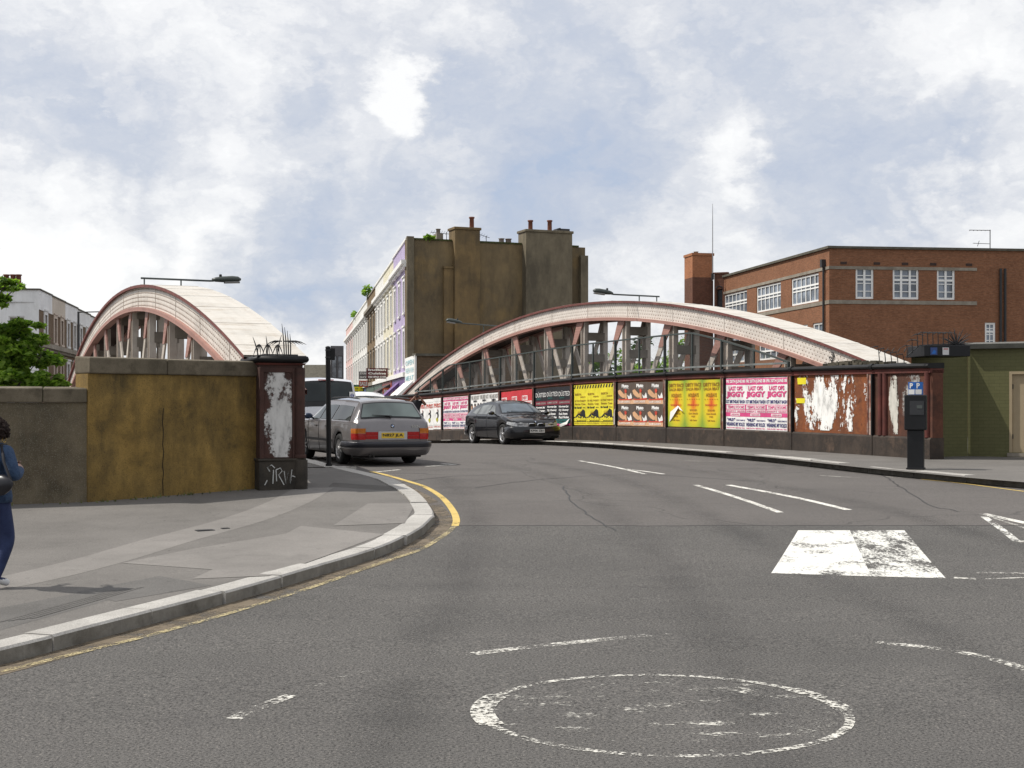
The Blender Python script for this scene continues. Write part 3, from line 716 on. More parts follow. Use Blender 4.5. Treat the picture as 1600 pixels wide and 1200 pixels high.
            for i, (p, q) in enumerate(((q0,q1),(q1,q2),(q2,q3),(q3,q0))): g.face([p+on, p-on*.2, q-on*.2, q+on])
            g.build('gusset_plate', M['primer'], dg)
    return r
nodesR = [14.8 + 1.53 + 3.05*i for i in range(-6, 7)]
QR = WA + NR*.5
girder('cream riveted arch girder rising above the postered wall on the right', QR, 14.26, 5.38, .00875, -3.2, 34.5, .95, .58, nodesR, 3.05)
QL = Vector((5.2, 0))
nodesL = [41.1 + 1.53 + 3.05*i for i in range(-5, 7)]
girder('cream riveted arch girder curving up behind the ochre wall on the left', QL, 41.1, 5.0, .00868, 24.9, 61.5, .90, .60, nodesL, 3.05)
# tag painted on the end of the right girder
def gp(s, n, z): return Vector((QR.x + U.x*s + NR.x*n, QR.y + U.y*s + NR.y*n, z))
tagm = plain('black_marker', (.02,.02,.025), .6)
g = MB(); zc = 5.38 - .00875*(-.9-14.26)**2 - .26
for rad in (.05, .10): g.tube([gp(-.9 + rad*math.cos(a), -.016, zc + rad*math.sin(a)) for a in [math.pi*.1*i for i in range(4, 21)]], .011, 4)
g.tube([gp(-.9,-.016,zc-.1), gp(-.9,-.016,zc-.2)], .012, 4); g.tube([gp(-.65,-.016,zc-.13), gp(-.68,-.016,zc-.2), gp(-1.1,-.016,zc-.22), gp(-1.12,-.016,zc-.12)], .012, 4)
grd = [o for o in COL.objects if o.name.startswith('bridge_girder')][0]
g.build('graffiti', tagm, grd)
g = MB(); rr = random.Random(11)
for i in range(9):
    s = -1.5 - .12*i; z = 5.38 - .00875*(s-14.26)**2 - .30
    g.tube([gp(s + rr.uniform(-.1,.1), -.016, z + rr.uniform(-.14,.14)) for _ in range(3)], .007, 4)
g.build('graffiti', plain('red_marker', (.42,.15,.12), .6), grd)

# ------------------------------------------------------------------ parapet wall with posters (right)
ssW = [-5.2 + .4*i for i in range(100)]
zw = lambda s: zp(wl(s).y)
def WP(s, n, h): p = wl(s, n); return Vector((p.x, p.y, zw(s) + h))
def sweepw(g, prof, ss, mi=0, smooth=False):
    g.grid([[WP(s, n, h) for n, h in prof] for s in ss], mi, closed=True, smooth=smooth)
    g.face([WP(ss[0], n, h) for n, h in prof], mi); g.face([WP(ss[-1], n, h) for n, h in prof][::-1], mi)
M['rust_end'] = mottled('grimy_rust_panel', [(.05,.022,.016),(.13,.05,.03),(.085,.035,.025)], 2.4, streak=((.03,.02,.016), .6), bump=.4, bscale=35)
wall = thing('parapet_wall', 'long iron panelled parapet wall covered in posters along the right pavement', 'wall', WP(14, 0, 0))
M['rust_panel'] = mottled('rust_brown_panel', [(.10,.03,.014),(.27,.085,.027),(.19,.06,.024),(.32,.115,.038)], 2.6, streak=((.05,.03,.022), .45), bump=.4, bscale=35)
M['plinth'] = mottled('sooty_plinth', [(.018,.015,.013),(.065,.05,.04),(.036,.029,.024),(.11,.075,.055)], 1.7, streak=((.022,.02,.019), .6), bump=.4, bscale=30, speck=((.14,.07,.04), .25))
g = MB(); sweepw(g, [(-.07,-.25),(-.07,.42),(-.03,.46),(.3,.46),(.3,-.25)][::-1], ssW)
for i in range(-1, 11): 
    g.hexa([WP(3.2*i-.03,-.085,-.2), WP(3.2*i+.0,-.085,-.2), WP(3.2*i+.0,-.06,-.2), WP(3.2*i-.03,-.06,-.2), WP(3.2*i-.03,-.085,.44), WP(3.2*i,-.085,.44), WP(3.2*i,-.06,.44), WP(3.2*i-.03,-.06,.44)])
g.build('plinth', M['plinth'], wall)
for i in range(-2, 11):
    a, b = (max(-5.2, 3.2*i) , 3.2*(i+1))
    g = MB(); sweepw(g, [(0,.455),(0,1.90),(.28,1.90),(.28,.455)][::-1], [a + (b-a)*q/6 for q in range(7)])
    g.build('panel', M['rust_panel'] if i > -2 else M['rust_end'], wall)
g = MB(); sweepw(g, [(-.05,1.84),(-.05,1.935),(.3,1.935),(.3,1.84)][::-1], ssW); g.build('red_band', M['redband'], wall)
g = MB(); prof = [(.31,1.94),(-.06,1.94),(-.105,1.955),(-.125,1.99),(-.105,2.03),(-.05,2.05),(.31,2.06)]
sweepw(g, prof, ssW, smooth=False)
for i in range(-1, 11): g.tube([WP(3.2*i-.06,-.06,1.995), WP(3.2*i+.04,-.06,1.995)], .075, 10)
g.build('coping', M['roll'], wall)
M['pil'] = mottled('flaking_pilaster_paint', [(.10,.03,.02),(.20,.085,.06),(.36,.30,.26)], 3.5, streak=((.06,.03,.022), .5))
for i in range(-1, 11):
    s = 3.2*i; g = MB()
    for a, b, n0 in ((s-.02, s+.025, -.075), (s+.025, s+.06, -.05), (s+.06, s+.16, -.03), (s+.16, s+.20, -.05)):
        g.hexa([WP(a,n0,.46), WP(b,n0,.46), WP(b,.01,.46), WP(a,.01,.46), WP(a,n0,1.84), WP(b,n0,1.84), WP(b,.01,1.84), WP(a,.01,1.84)], 1 if b == s+.025 else (2 if a == s+.06 else 0))
    g.build('pilaster', [M['pil'], M['roll'], mottled('pale_flaking_paint', [(.16,.06,.045),(.30,.15,.11),(.46,.42,.38)], 5)], wall)
g = MB()
for s in (-3.45, -3.62, -5.05): g.tube([WP(s,-.005,.46), WP(s,-.005,1.85)], .07, 10)
g.build('column', M['redband'], wall)
def remnant(label, s0, s1, h0, h1, mat, n=-.012):
    g = MB(); g.face([WP(s1,n,h0), WP(s0,n,h0), WP(s0,n,h1), WP(s1,n,h1)], uv=[(0,h0),(s1-s0,h0),(s1-s0,h1),(0,h1)])
    return tag(g.build('poster_remnant', mat), label, 'poster')
remnant('shredded white paper remnants over bare rusty panel near the pay machine', -2.95, -.06, .52, 1.83, torn_paper('torn_paper_a', .445, .465, (1.7,.55,1), (.88,.87,.84), 5.15, .12))
remnant('torn white paper strips beside the dark joint on the wall end', -4.15, -3.72, .5, 1.8, torn_paper('torn_paper_b', .45, .48, (2.2,.3,1), (.6,.58,.52), 1.2, .15))
remnant('grey scuffed paper remnant on the end face behind the pay machine', -4.98, -4.2, .55, 1.8, torn_paper('torn_paper_c', .40, .47, (1.2,.8,1), (.42,.41,.39), 7.7, .2))
yel = plain('poster_yellow', (.72,.62,.02), .75, var=.06)
for (a, b, h0, h1, lab_) in ((-.55,-.2,1.62,1.78,'yellow poster scrap in the top corner of the rusty torn panel'), (-.5,-.15,1.16,1.28,'smaller yellow poster scrap halfway up the rusty torn panel')):
    g = MB(); g.face([WP(b,-.016,h0), WP(a,-.016,h0), WP(a-.01,-.016,h1), WP(b+.02,-.016,h1)])
    tag(g.build('poster_scrap', yel), lab_, 'poster')

# ---- posters
PM = {}
def pm(c, k=1):
    key = tuple(round(x, 3) for x in c)
    if key not in PM:
        t = NT('poster_ink'); v = t.coord('Object')
        col = t.ramp(t.noise(v, 2.5, 6, .65), [(.3, mul(c, .74)), (.55, c), (.8, mul(c, 1.08))])
        t.set(col, .72, None, .3); t.bump(t.noise(t.coord('Object', (3,3,1)), 2.2, 4, .6), .5, .05); PM[key] = t.m
    return PM[key]
INK = dict(white=(.80,.79,.77), pink=(.62,.075,.22), navy=(.045,.04,.16), red=(.55,.045,.055), black=(.02,.02,.024), teal=(.03,.16,.15), dred=(.22,.02,.04), yel=(.74,.64,.04),
           brown=(.10,.075,.06), peach=(.66,.40,.24), skin=(.62,.36,.20), orange=(.72,.20,.02), amber=(.74,.46,.015), lime=(.52,.48,.02), drk=(.30,.16,.02), tan=(.40,.16,.05), grey=(.35,.34,.32), green=(.10,.22,.08), rred=(.55,.07,.04), olive=(.42,.40,.06))
class Poster:
    def __init__(s, o, ux, uz, w, h):
        s.mb = MB(); s.o = o; s.ux = ux; s.uz = uz; s.w = w; s.h = h; s.mats = []; s.n = Vector((-NR.x, -NR.y, 0))
    def mi(s, k):
        if k not in s.mats: s.mats.append(k)
        return s.mats.index(k)
    def p(s, x, y, l): return s.o + s.ux*(x*s.w) + s.uz*(y*s.h) + s.n*(.0027*l)
    def poly(s, pts, k, l=1): s.mb.face([s.p(x, y, l+1.5) for x, y in pts], s.mi(k))
    def rect(s, x0, y0, x1, y1, k, l=1):
        nx = max(1, int((x1-x0)*s.w*12)); ny = max(1, int((y1-y0)*s.h*12))
        s.mb.grid([[s.p(x0+(x1-x0)*i/nx, y0+(y1-y0)*j/ny, l) for i in range(nx+1)] for j in range(ny+1)], s.mi(k))
    def text(s, t, x0, y0, x1, y1, k, l=2, bold=.02): s.mb.text(t, s.p(x0, y0, l+.6), s.ux, s.uz, (x1-x0)*s.w, (y1-y0)*s.h, s.mi(k), bold)
    def blob(s, x, y, rx, ry, k, l=2, n=10): s.poly([(x+rx*math.cos(6.283*i/n), y+ry*math.sin(6.283*i/n)) for i in range(n)], k, l)
    def done(s, label, grp):
        ph = rnd.uniform(0, 60)       # cockled paper: everything printed on it follows the same ripple
        def rip(p): a = p.dot(s.ux) + ph; b = p.z; return .0016*math.sin(a*17 + 2.2*math.sin(b*5+ph)) + .0013*math.sin(b*13 + 1.7*math.sin(a*7)) + .0006*math.sin(a*41 + b*29)
        s.mb.v = [tuple(Vector(p) + s.n*(rip(Vector(p)) + .004)) for p in s.mb.v]
        return tag(s.mb.build('poster', [BLEND if k == 'blend' else pm(INK[k]) for k in s.mats]), label, 'poster', grp)
def d_jiggy(p):
    p.rect(0,0,1,1,'white',0); p.rect(0,.865,1,.985,'pink'); p.text('FRI 20TH JUNE 08',.03,.885,.97,.965,'white',2,.03)
    p.text('LAST OPS',.15,.755,.85,.84,'pink',2,.05); p.text('JIGGY',.03,.60,.97,.74,'pink',2,.06); p.text('1ST BIRTHDAY BASH',.03,.51,.97,.575,'navy',2,.03)
    p.rect(0,.255,1,.49,'pink'); p.rect(.05,.40,.97,.475,'white',2); p.text('TEMPLE ROOMS',.1,.41,.95,.465,'pink',3,.03)
    p.rect(.03,.335,.97,.385,'white',2); p.text('28 HARROW ST  HARLESDEN',.05,.342,.95,.378,'pink',3); p.rect(.25,.27,.72,.32,'white',2); p.text('LONDON NW10',.28,.277,.69,.313,'pink',3)
    p.text('"WILEY"',.08,.165,.48,.225,'navy',2,.04); p.text('PERFORMING',.55,.17,.97,.20,'navy'); p.text('WEARING MY ROLEX',.03,.07,.97,.145,'navy',2,.03); p.text('FREE ENTRY BEFORE TEN',.05,.025,.95,.05,'pink')
def d_white(p):
    p.rect(0,0,1,1,'white',0); p.text('. . . . . .',.08,.88,.92,.905,'grey'); p.text('SILENT',.05,.76,.95,.83,'rred',2,.05); p.text('SCREEN',.05,.70,.95,.75,'rred')
    p.blob(.5,.45,.2,.11,'black'); p.blob(.44,.43,.12,.07,'white',3); p.blob(.62,.58,.05,.06,'black'); p.poly([(.5,.66),(.54,.66),(.52,.52)],'rred'); p.blob(.5,.32,.14,.07,'olive'); p.poly([(.36,.3),(.5,.22),(.64,.3),(.52,.36)],'olive',3); p.rect(.03,.13,.97,.14,'grey'); p.text('LONDON  ROCK',.08,.06,.92,.11,'rred')
def d_sepia(p):
    p.rect(0,0,1,1,'white',0); p.text('WE ARE NOT',.04,.84,.96,.97,'grey',2,.05); p.text('MEN',.3,.77,.7,.83,'black',2,.05)
    for i in range(3): p.rect(.06+.35*i,.22,.24+.35*i,.64,'tan'); p.blob(.15+.35*i,.66,.08,.07,'tan',3); p.blob(.15+.35*i,.70,.085,.04,'black',4)
    p.rect(0,.0,1,.22,'tan',3); p.rect(0,.08,.3,.2,'amber',4)
def d_red(p):
    p.rect(0,0,1,1,'red',0); p.rect(.04,.71,.55,.84,'white'); p.text('EVERY',.07,.73,.52,.82,'red',2,.04); p.rect(.04,.55,.95,.69,'white'); p.text('THURSDAY',.06,.57,.93,.67,'red',2,.04)
    p.text('WINLED',.04,.40,.96,.52,'white',2,.02); p.rect(.0,.23,1,.35,'white'); p.text('HOUSE PARTY',.05,.25,.95,.33,'red',2); p.text('FREE ENTRY',.1,.1,.9,.17,'white')
def d_black(p):
    p.rect(0,0,1,1,'black',0); p.text('D\u00dcSTED',.04,.76,.96,.90,'white',2,.0); p.text('PRESENTS',.1,.70,.5,.735,'teal'); p.rect(.02,.54,.98,.65,'dred'); p.text('SUMMER SESSIONS',.08,.57,.92,.62,'grey')
    for i, q in enumerate(('Norman Jay','DJ Cheney','Rod Amos','Paul Noise')): p.text(q,.06,.45-.09*i,.86 - (.1 if i == 2 else 0),.515-.09*i,'white',2,.05)
    p.rect(.02,.05,.98,.16,'teal'); p.text('SATURDAY 21 JUNE',.08,.08,.92,.13,'black'); p.rect(0,0,1,.045,'pink')
def d_yellow(p):
    p.rect(0,0,1,1,'yel',0)
    for i in range(5): p.poly([(.02+.2*i,.91),(.10+.2*i,.91),(.16+.2*i,.99),(.08+.2*i,.99)],'black')
    p.text('SILEKTA',.08,.74,.58,.79,'drk',2,.03); p.text('PRESENTS',.5,.68,.9,.715,'drk'); p.text('OF THE TWENTY',.05,.58,.95,.625,'drk'); p.text('Bonobo  Craze',.1,.50,.9,.55,'drk'); p.text('Mr Scruff',.05,.41,.6,.46,'black',2,.05); p.text('live',.7,.42,.9,.45,'black')
    p.poly([(.1,.2),(.25,.2),(.35,.26),(.5,.22),(.9,.2),(.85,.36),(.7,.40),(.62,.36),(.45,.30),(.3,.28)],'black'); 
    for i in range(5): p.poly([(.3+.06*i,.28),(.33+.06*i,.28),(.32+.07*i,.38)],'drk',3)
    p.text('glade',.05,.09,.95,.21,'yel',4,.05); p.rect(.03,.17,.97,.205,'black',3); p.rect(.03,.085,.97,.1,'black',3); p.text('glade',.05,.09,.95,.24,'black',3,.10); p.text('FESTIVAL 18-20 JULY',.05,.03,.95,.06,'drk')
def d_brown(p):
    p.rect(0,0,1,1,'brown',0); p.text('Pluto',.28,.76,.74,.92,'white',2,.06); p.text('every saturday',.40,.71,.76,.745,'white'); p.rect(0,.0,1,.20,'peach')
    p.poly([(.02,.62),(.16,.68),(.34,.54),(.46,.44),(.52,.58),(.60,.56),(.62,.34),(.66,.14),(.54,.12),(.50,.30),(.38,.28),(.20,.36),(.06,.48)],'skin'); p.poly([(.48,.66),(.58,.70),(.64,.60),(.58,.50),(.50,.52)],'rred',3)
    p.poly([(.66,.44),(.80,.34),(.90,.52),(.96,.38),(.98,.26),(.74,.22)],'white',2); p.poly([(.10,.26),(.26,.22),(.60,.24),(.96,.28),(.96,.18),(.10,.18)],'rred',2); p.text('CLUB CLASSICS',.12,.06,.86,.15,'white',5)
t = NT('poster_ink_blend'); uvn = t.n('UVMap'); sx_ = t.n('SeparateXYZ'); t.L(uvn.outputs[0], sx_.inputs[0])
du_ = t.math('MULTIPLY', t.math('SUBTRACT', sx_.outputs['X'], .5), 1.5); dv_ = t.math('MULTIPLY', t.math('SUBTRACT', sx_.outputs['Y'], .52), 1.25)
rad_ = t.math('SQRT', t.math('ADD', t.math('MULTIPLY', du_, du_), t.math('MULTIPLY', dv_, dv_)))
t.set(t.ramp(rad_, [(.03, (.60,.10,.02)), (.16, (.68,.24,.02)), (.30, (.70,.45,.02)), (.50, (.66,.50,.02)), (.72, (.42,.44,.03)), (.9, (.22,.32,.04))]), .72, None, .3); BLEND = t.m   # the printed artwork's own radial blend
def d_amber(p):
    p.mb.grid([[p.p(i/12, j/16, 0) for i in range(13)] for j in range(17)], p.mi('blend'), uvs=[[(i/12, j/16) for i in range(13)] for j in range(17)])
    p.text('DIRTY FACE',.06,.86,.94,.94,'drk',3,.03); p.text('SALSA BEAT',.08,.78,.92,.84,'drk',3); p.text('HOLIDAYS',.22,.64,.80,.72,'drk',3); p.text('. . . . . .',.15,.58,.85,.60,'drk',3); p.text('FUNDAY JULY',.18,.44,.82,.49,'rred',3,.03); p.text('SOUND',.3,.34,.7,.38,'drk',3); p.text('Live bands',.25,.27,.75,.31,'drk',3); p.text('till late',.3,.13,.7,.16,'drk',3,.03); p.text('FREE',.4,.21,.6,.24,'drk',3)
def panel_posters(i, design, nm, label, rows=1, dz=(0,0), hh=(.49,1.80), lab=('left','middle','right')):
    a, b = 3.2*i + .22, 3.2*(i+1) - .04
    sl = (WP(a,0,0).z - WP(b,0,0).z)/(b-a)
    W_ = (b-a)/3 - .008
    for r_ in range(rows):
        for j in range(3):
            k = rnd.uniform(-.012, .012); h0 = hh[0] + (hh[1]-hh[0])*r_/rows; h1 = hh[0] + (hh[1]-hh[0])*(r_+1)/rows
            s = b - j*(b-a)/3
            q = Poster(WP(s, -.014 - .003*j, h0 + k + dz[0]), Vector((-U.x, -U.y, sl + rnd.uniform(-.006,.006))), Vector((0,0,1)), W_ + .012, h1-h0 - .004)
            design(q)
            rl = '' if rows == 1 else (' in the lower row' if r_ == 0 else ' in the upper row')
            q.done(f'{lab[j]} of the three {label}{rl}', nm)
panel_posters(0, d_jiggy, 'pink and white posters beside the torn panel', 'large pink and white posters next to the rusty torn panel', hh=(.46,1.83))
panel_posters(1, d_amber, 'orange and yellow posters', 'orange and yellow gradient posters')
panel_posters(2, d_brown, 'brown posters in two rows', 'small brown posters', 2)
panel_posters(3, d_yellow, 'bright yellow posters', 'bright yellow posters with black hazard stripes')
panel_posters(4, d_black, 'black posters', 'black posters with dark red band behind the dark hatchback')
panel_posters(5, d_red, 'red posters', 'red posters with white lettering above the dark hatchback')
panel_posters(6, d_sepia, 'white posters with brown figures', 'white posters with brown figures behind the hatchback roof')
panel_posters(7, d_jiggy, 'pink and white posters behind the hatchback', 'distant pink and white posters left of the hatchback')
panel_posters(8, d_white, 'white posters behind the photographer', 'white posters with red title near the man with a camera')
# torn corners and flaps
fl = MB(); paper = plain('torn_poster_back', (.74,.73,.70), .8, var=.05)
def flap(pts, label):
    g = MB(); g.face([WP(*q) for q in pts[0]]); 
    for q in pts[1:]: g.face([WP(*k) for k in q])
    tag(g.build('poster_flap', paper), label, 'poster flap')
flap([[(6.25,-.03,.62),(6.1,-.05,.70),(5.6,-.08,1.06),(5.75,-.04,1.08),(6.2,-.03,.90)], [(5.6,-.08,1.06),(5.75,-.04,1.08),(5.55,-.10,.98),(5.38,-.08,.92)]], 'white torn flap peeling off the left orange and yellow poster')
flap([[(9.85,-.03,.50),(9.70,-.06,.52),(9.72,-.05,1.0),(9.86,-.03,.86)]], 'white torn strip curling beside the right bright yellow poster')
flap([[(13.9,-.03,.42),(13.15,-.10,.52),(13.05,-.05,.72),(13.3,-.07,.60),(13.85,-.05,.52)]], 'white curled corner hanging off the black posters by the dark hatchback')
# ---- mesh fence on the wall
fence = thing('mesh_fence', 'dark grey wire mesh fence standing on the postered wall under the arch', 'fence', WP(12, .12, 2.05))
zbot = lambda s: 5.38 - .00875*(s-14.26)**2 - .58 - .10
def ftop(s): return min(zw(s) + 2.06 + 1.07, zbot(s) - .02)
M['fence'] = plain('fence_grey_green', (.045,.055,.052), .55)
t = NT('wire_mesh'); uv = t.n('UVMap'); s_ = t.n('SeparateXYZ'); t.L(uv.outputs[0], s_.inputs[0])
lx = t.math('LESS_THAN', t.math('FRACT', t.math('MULTIPLY', s_.outputs['X'], 20)), .075); ly = t.math('LESS_THAN', t.math('FRACT', t.math('MULTIPLY', s_.outputs['Y'], 26)), .10)
t.set((.06,.065,.065), .6); t.alpha(t.math('MAXIMUM', lx, ly)); M['mesh'] = t.m
fs = [-.1 + .25*i for i in range(int(30.8/.25))]; fs = [s for s in fs if ftop(s) > zw(s) + 2.12]
def FP(s, n, z): p = wl(s, n); return Vector((p.x, p.y, z))
g = MB()
for s, s2 in zip(fs, fs[1:]): g.bar(FP(s,.12,ftop(s)), FP(s2,.12,ftop(s2)), .05, .045)
g.build('top_rail', M['fence'], fence)
g = MB()
for s, s2 in zip(fs, fs[1:]): g.bar(FP(s,.12,zw(s)+2.16), FP(s2,.12,zw(s2)+2.16), .05, .05)
g.build('bottom_rail', plain('weathered_rail', (.16,.17,.165), .6, var=.4), fence)
x = fs[0]; k = 0
while x < fs[-1]:
    g = MB(); w = .075 if k % 2 == 0 else .045; g.bar(FP(x,.12,zw(x)+2.05), FP(x,.12,ftop(x)+.01), w, .05, (U.x,U.y,0)); g.build('post', M['fence'], fence)
    x += 1.6; k += 1
for i in range(0, len(fs)-1, 6):
    seg = fs[i:i+7]; g = MB()
    g.grid([[FP(s,.125,zw(s)+2.18), FP(s,.125,ftop(s)-.02)] for s in seg], uvs=[[(s,0),(s,ftop(s)-zw(s)-2.2)] for s in seg], smooth=False); g.build('mesh_panel', M['mesh'], fence)
# rubble on the coping where the girder lands, and its spikes
g = MB(); rr = random.Random(3)
for i in range(60):
    s = rr.uniform(-3.4, -.9); p = WP(s, rr.uniform(.12,.45), 2.05 + rr.uniform(0,.10)*(1-abs(s+2.1)/1.6)); g.box(p, (rr.uniform(.08,.22),rr.uniform(.06,.14),rr.uniform(.05,.12)), rr.uniform(0,3))
tag(g.build('debris', mottled('mossy_debris', [(.05,.045,.03),(.12,.105,.08)], 4)), 'mossy rubble heaped on the coping at the foot of the right girder', 'rubble', kind='stuff')
# ------------------------------------------------------------------ buildings
def frame2(p0, p1):
    p0 = Vector(p0); p1 = Vector(p1); d = (p1-p0); L_ = d.length; d.normalize(); return p0, d, Vector((d.y, -d.x)), L_
def facade(g, p0, p1, z0, z1, ops, rev=.14, mi=0, rmi=None):
    """wall from p0 to p1 (left to right seen from outside) with real openings (u0,u1,v0,v1) and reveals"""
    p0, d, n, L_ = frame2(p0, p1); rmi = mi if rmi is None else rmi
    us = sorted({0, L_, *[o[0] for o in ops], *[o[1] for o in ops]}); vs = sorted({z0, z1, *[o[2] for o in ops], *[o[3] for o in ops]})
    P = lambda u, v, k=0: V3(p0 + d*u - n*k, v)
    for a, b in zip(us, us[1:]):
        for c, e in zip(vs, vs[1:]):
            if any(o[0] < (a+b)/2 < o[1] and o[2] < (c+e)/2 < o[3] for o in ops): continue
            g.face([P(a,c), P(b,c), P(b,e), P(a,e)], mi, [(a,c),(b,c),(b,e),(a,e)])
    for u0, u1, v0, v1 in ops:
        for q in (((u0,v0),(u1,v0)), ((u1,v0),(u1,v1)), ((u1,v1),(u0,v1)), ((u0,v1),(u0,v0))):
            (a, c), (b, e) = q; g.face([P(a,c), P(a,c,rev), P(b,e,rev), P(b,e)], rmi)
def window(root, p0, p1, op, nx, ny, fr=None, gl=None, fw=.06, dep=.10, sill=None, surround=None, mun=.03, transom=None):
    p0, d, n, L_ = frame2(p0, p1); u0, u1, v0, v1 = op
    P = lambda u, v, k=0: V3(p0 + d*u - n*k, v)
    g = MB(); up = (n.x, n.y, 0)
    for a, b in (((u0,v0+fw/2),(u1,v0+fw/2)), ((u0,v1-fw/2),(u1,v1-fw/2))): g.bar(P(*a,dep-.02), P(*b,dep-.02), fw, .06, up)
    for u in (u0+fw/2, u1-fw/2): g.bar(P(u,v0+fw,dep-.02), P(u,v1-fw,dep-.02), fw, .058, up)
    for i in range(1, nx): u = u0 + (u1-u0)*i/nx; g.bar(P(u,v0+fw,dep-.015), P(u,v1-fw,dep-.015), mun, .04, up)
    for i in range(1, ny): v = v0 + (v1-v0)*i/ny; g.bar(P(u0+fw,v,dep-.013), P(u1-fw,v,dep-.013), mun*1.0, .036, up)
    if transom: v = v0 + (v1-v0)*transom; g.bar(P(u0+fw,v,dep-.02), P(u1-fw,v,dep-.02), fw, .05, up)
    w = g.build('window', fr or M['frame'], root)
    q = MB(); q.face([P(u0,v0,dep+.02), P(u1,v0,dep+.02), P(u1,v1,dep+.02), P(u0,v1,dep+.02)]); q.build('pane', gl or M['glass'], w)
    if sill: 
        q = MB(); q.bar(P(u0-.08,v0-.05,-.04), P(u1+.08,v0-.05,-.04), .12, .10, up) if False else q.hexa([P(u0-.1,v0-.11,-.1), P(u1+.1,v0-.11,-.1), P(u1+.1,v0-.11,.0), P(u0-.1,v0-.11,.0), P(u0-.1,v0-.003,-.1), P(u1+.1,v0-.003,-.1), P(u1+.1,v0-.003,.0), P(u0-.1,v0-.003,.0)]); q.build('sill', sill, w)
    if surround:
        q = MB()
        for a, b in (((u0-.09,v0),(u0-.09,v1+.18)), ((u1+.09,v0),(u1+.09,v1+.18))): q.bar(P(*a,-.025), P(*b,-.025), .18, .055, up)
        q.bar(P(u0,v1+.09,-.025), P(u1,v1+.09,-.025), .18, .056, up); q.bar(P(u0-.25,v1+.24,-.05), P(u1+.25,v1+.24,-.05), .09, .12, up); q.build('surround', surround, w)
    return w
def slab(g, p0, p1, u0, u1, z0, z1, out, inn=0.0, mi=0):   # a band along a facade
    p0, d, n, L_ = frame2(p0, p1); P = lambda u, v, k: V3(p0 + d*u + n*k, v)
    g.hexa([P(u0,z0,out), P(u1,z0,out), P(u1,z0,-inn), P(u0,z0,-inn), P(u0,z1,out), P(u1,z1,out), P(u1,z1,-inn), P(u0,z1,-inn)], mi)
def shell(g, p0, p1, dep, z0, z1, mi=0, front=False, roof=None):
    p0, d, n, L_ = frame2(p0, p1); c = [p0, p0+d*L_, p0+d*L_-n*dep, p0-n*dep]
    for i in ((1,2),(2,3),(3,0)) + (((0,1),) if front else ()):
        a, b = c[i[0]], c[i[1]]; g.face([V3(a,z0), V3(b,z0), V3(b,z1), V3(a,z1)], mi)
    if roof is not None: g.face([V3(q, roof) for q in c], mi)

# ---- terrace beyond the bridge, right of the street
SD = Vector((-.157, 1)).normalized()
C1 = Vector((-5.6, 75.0))
def street(D): return Vector((-5.6 - .157*(D-75), D))
M['gable'] = mottled('gable_render', [(.13,.098,.058),(.225,.165,.086),(.175,.132,.074),(.27,.185,.08)], .35, streak=((.055,.045,.033), .6), bump=.3, bscale=12)
M['gable2'] = mottled('breast_render', [(.12,.085,.045),(.22,.150,.068),(.165,.118,.060)], .5, streak=((.06,.05,.036), .6), bump=.3, bscale=12)
M['gable3'] = mottled('breast_render_grey', [(.12,.10,.068),(.195,.165,.112),(.15,.125,.085)], .5, streak=((.055,.048,.036), .6), bump=.3, bscale=12)
M['pot'] = mottled('terracotta_pot', [(.12,.045,.03),(.22,.09,.06)], 4)
GD = Vector((.928, .372)).normalized(); GN = Vector((GD.y, -GD.x)); GEnd = C1 + GD*10.45
def gx(x): t_ = (x-800)/FOC; return (C1.x - t_*C1.y)/(t_*GD.y - GD.x)
def gz(x, y): a = gx(x); return CAMZ + (HOR-y)*(C1.y + GD.y*a)/FOC
def gP(a, k, z): p = C1 + GD*a + GN*k; return Vector((p.x, p.y, z))
def gbox(g, a0, a1, k0, k1, z0, z1): g.hexa([gP(a0,k1,z0), gP(a1,k1,z0), gP(a1,k0,z0), gP(a0,k0,z0), gP(a0,k1,z1), gP(a1,k1,z1), gP(a1,k0,z1), gP(a0,k0,z1)])
def cyl(g, p, r, h, n=12): g.lathe([(r*.9,0),(r*.85,h*.85),(r*1.1,h*.88),(r*1.1,h),(r*.8,h),(r*.75,h*.7)], p, n=n)
M['purple'] = mottled('lilac_paint', [(.40,.34,.50),(.46,.39,.56)], 1.5, streak=((.25,.2,.33), .3), bump=.1)
M['cream_paint'] = mottled('cream_paint', [(.62,.58,.44),(.70,.66,.52)], 1.5, streak=((.4,.36,.26), .3), bump=.1)
M['white_wall'] = mottled('white_stucco', [(.66,.65,.62),(.76,.75,.72)], 1.2, streak=((.42,.40,.36), .35), bump=.1)
M['pink_wall'] = mottled('faded_pink_paint', [(.60,.42,.39),(.66,.48,.45)], 1.2, streak=((.35,.2,.18), .3), bump=.1)
M['brown_brick'] = bricks('stock_brick_brown', (.17,.115,.06), (.22,.15,.085), (.20,.18,.14))
M['shopfront'] = plain('shopfront_dark', (.03,.03,.035), .3, var=.5)
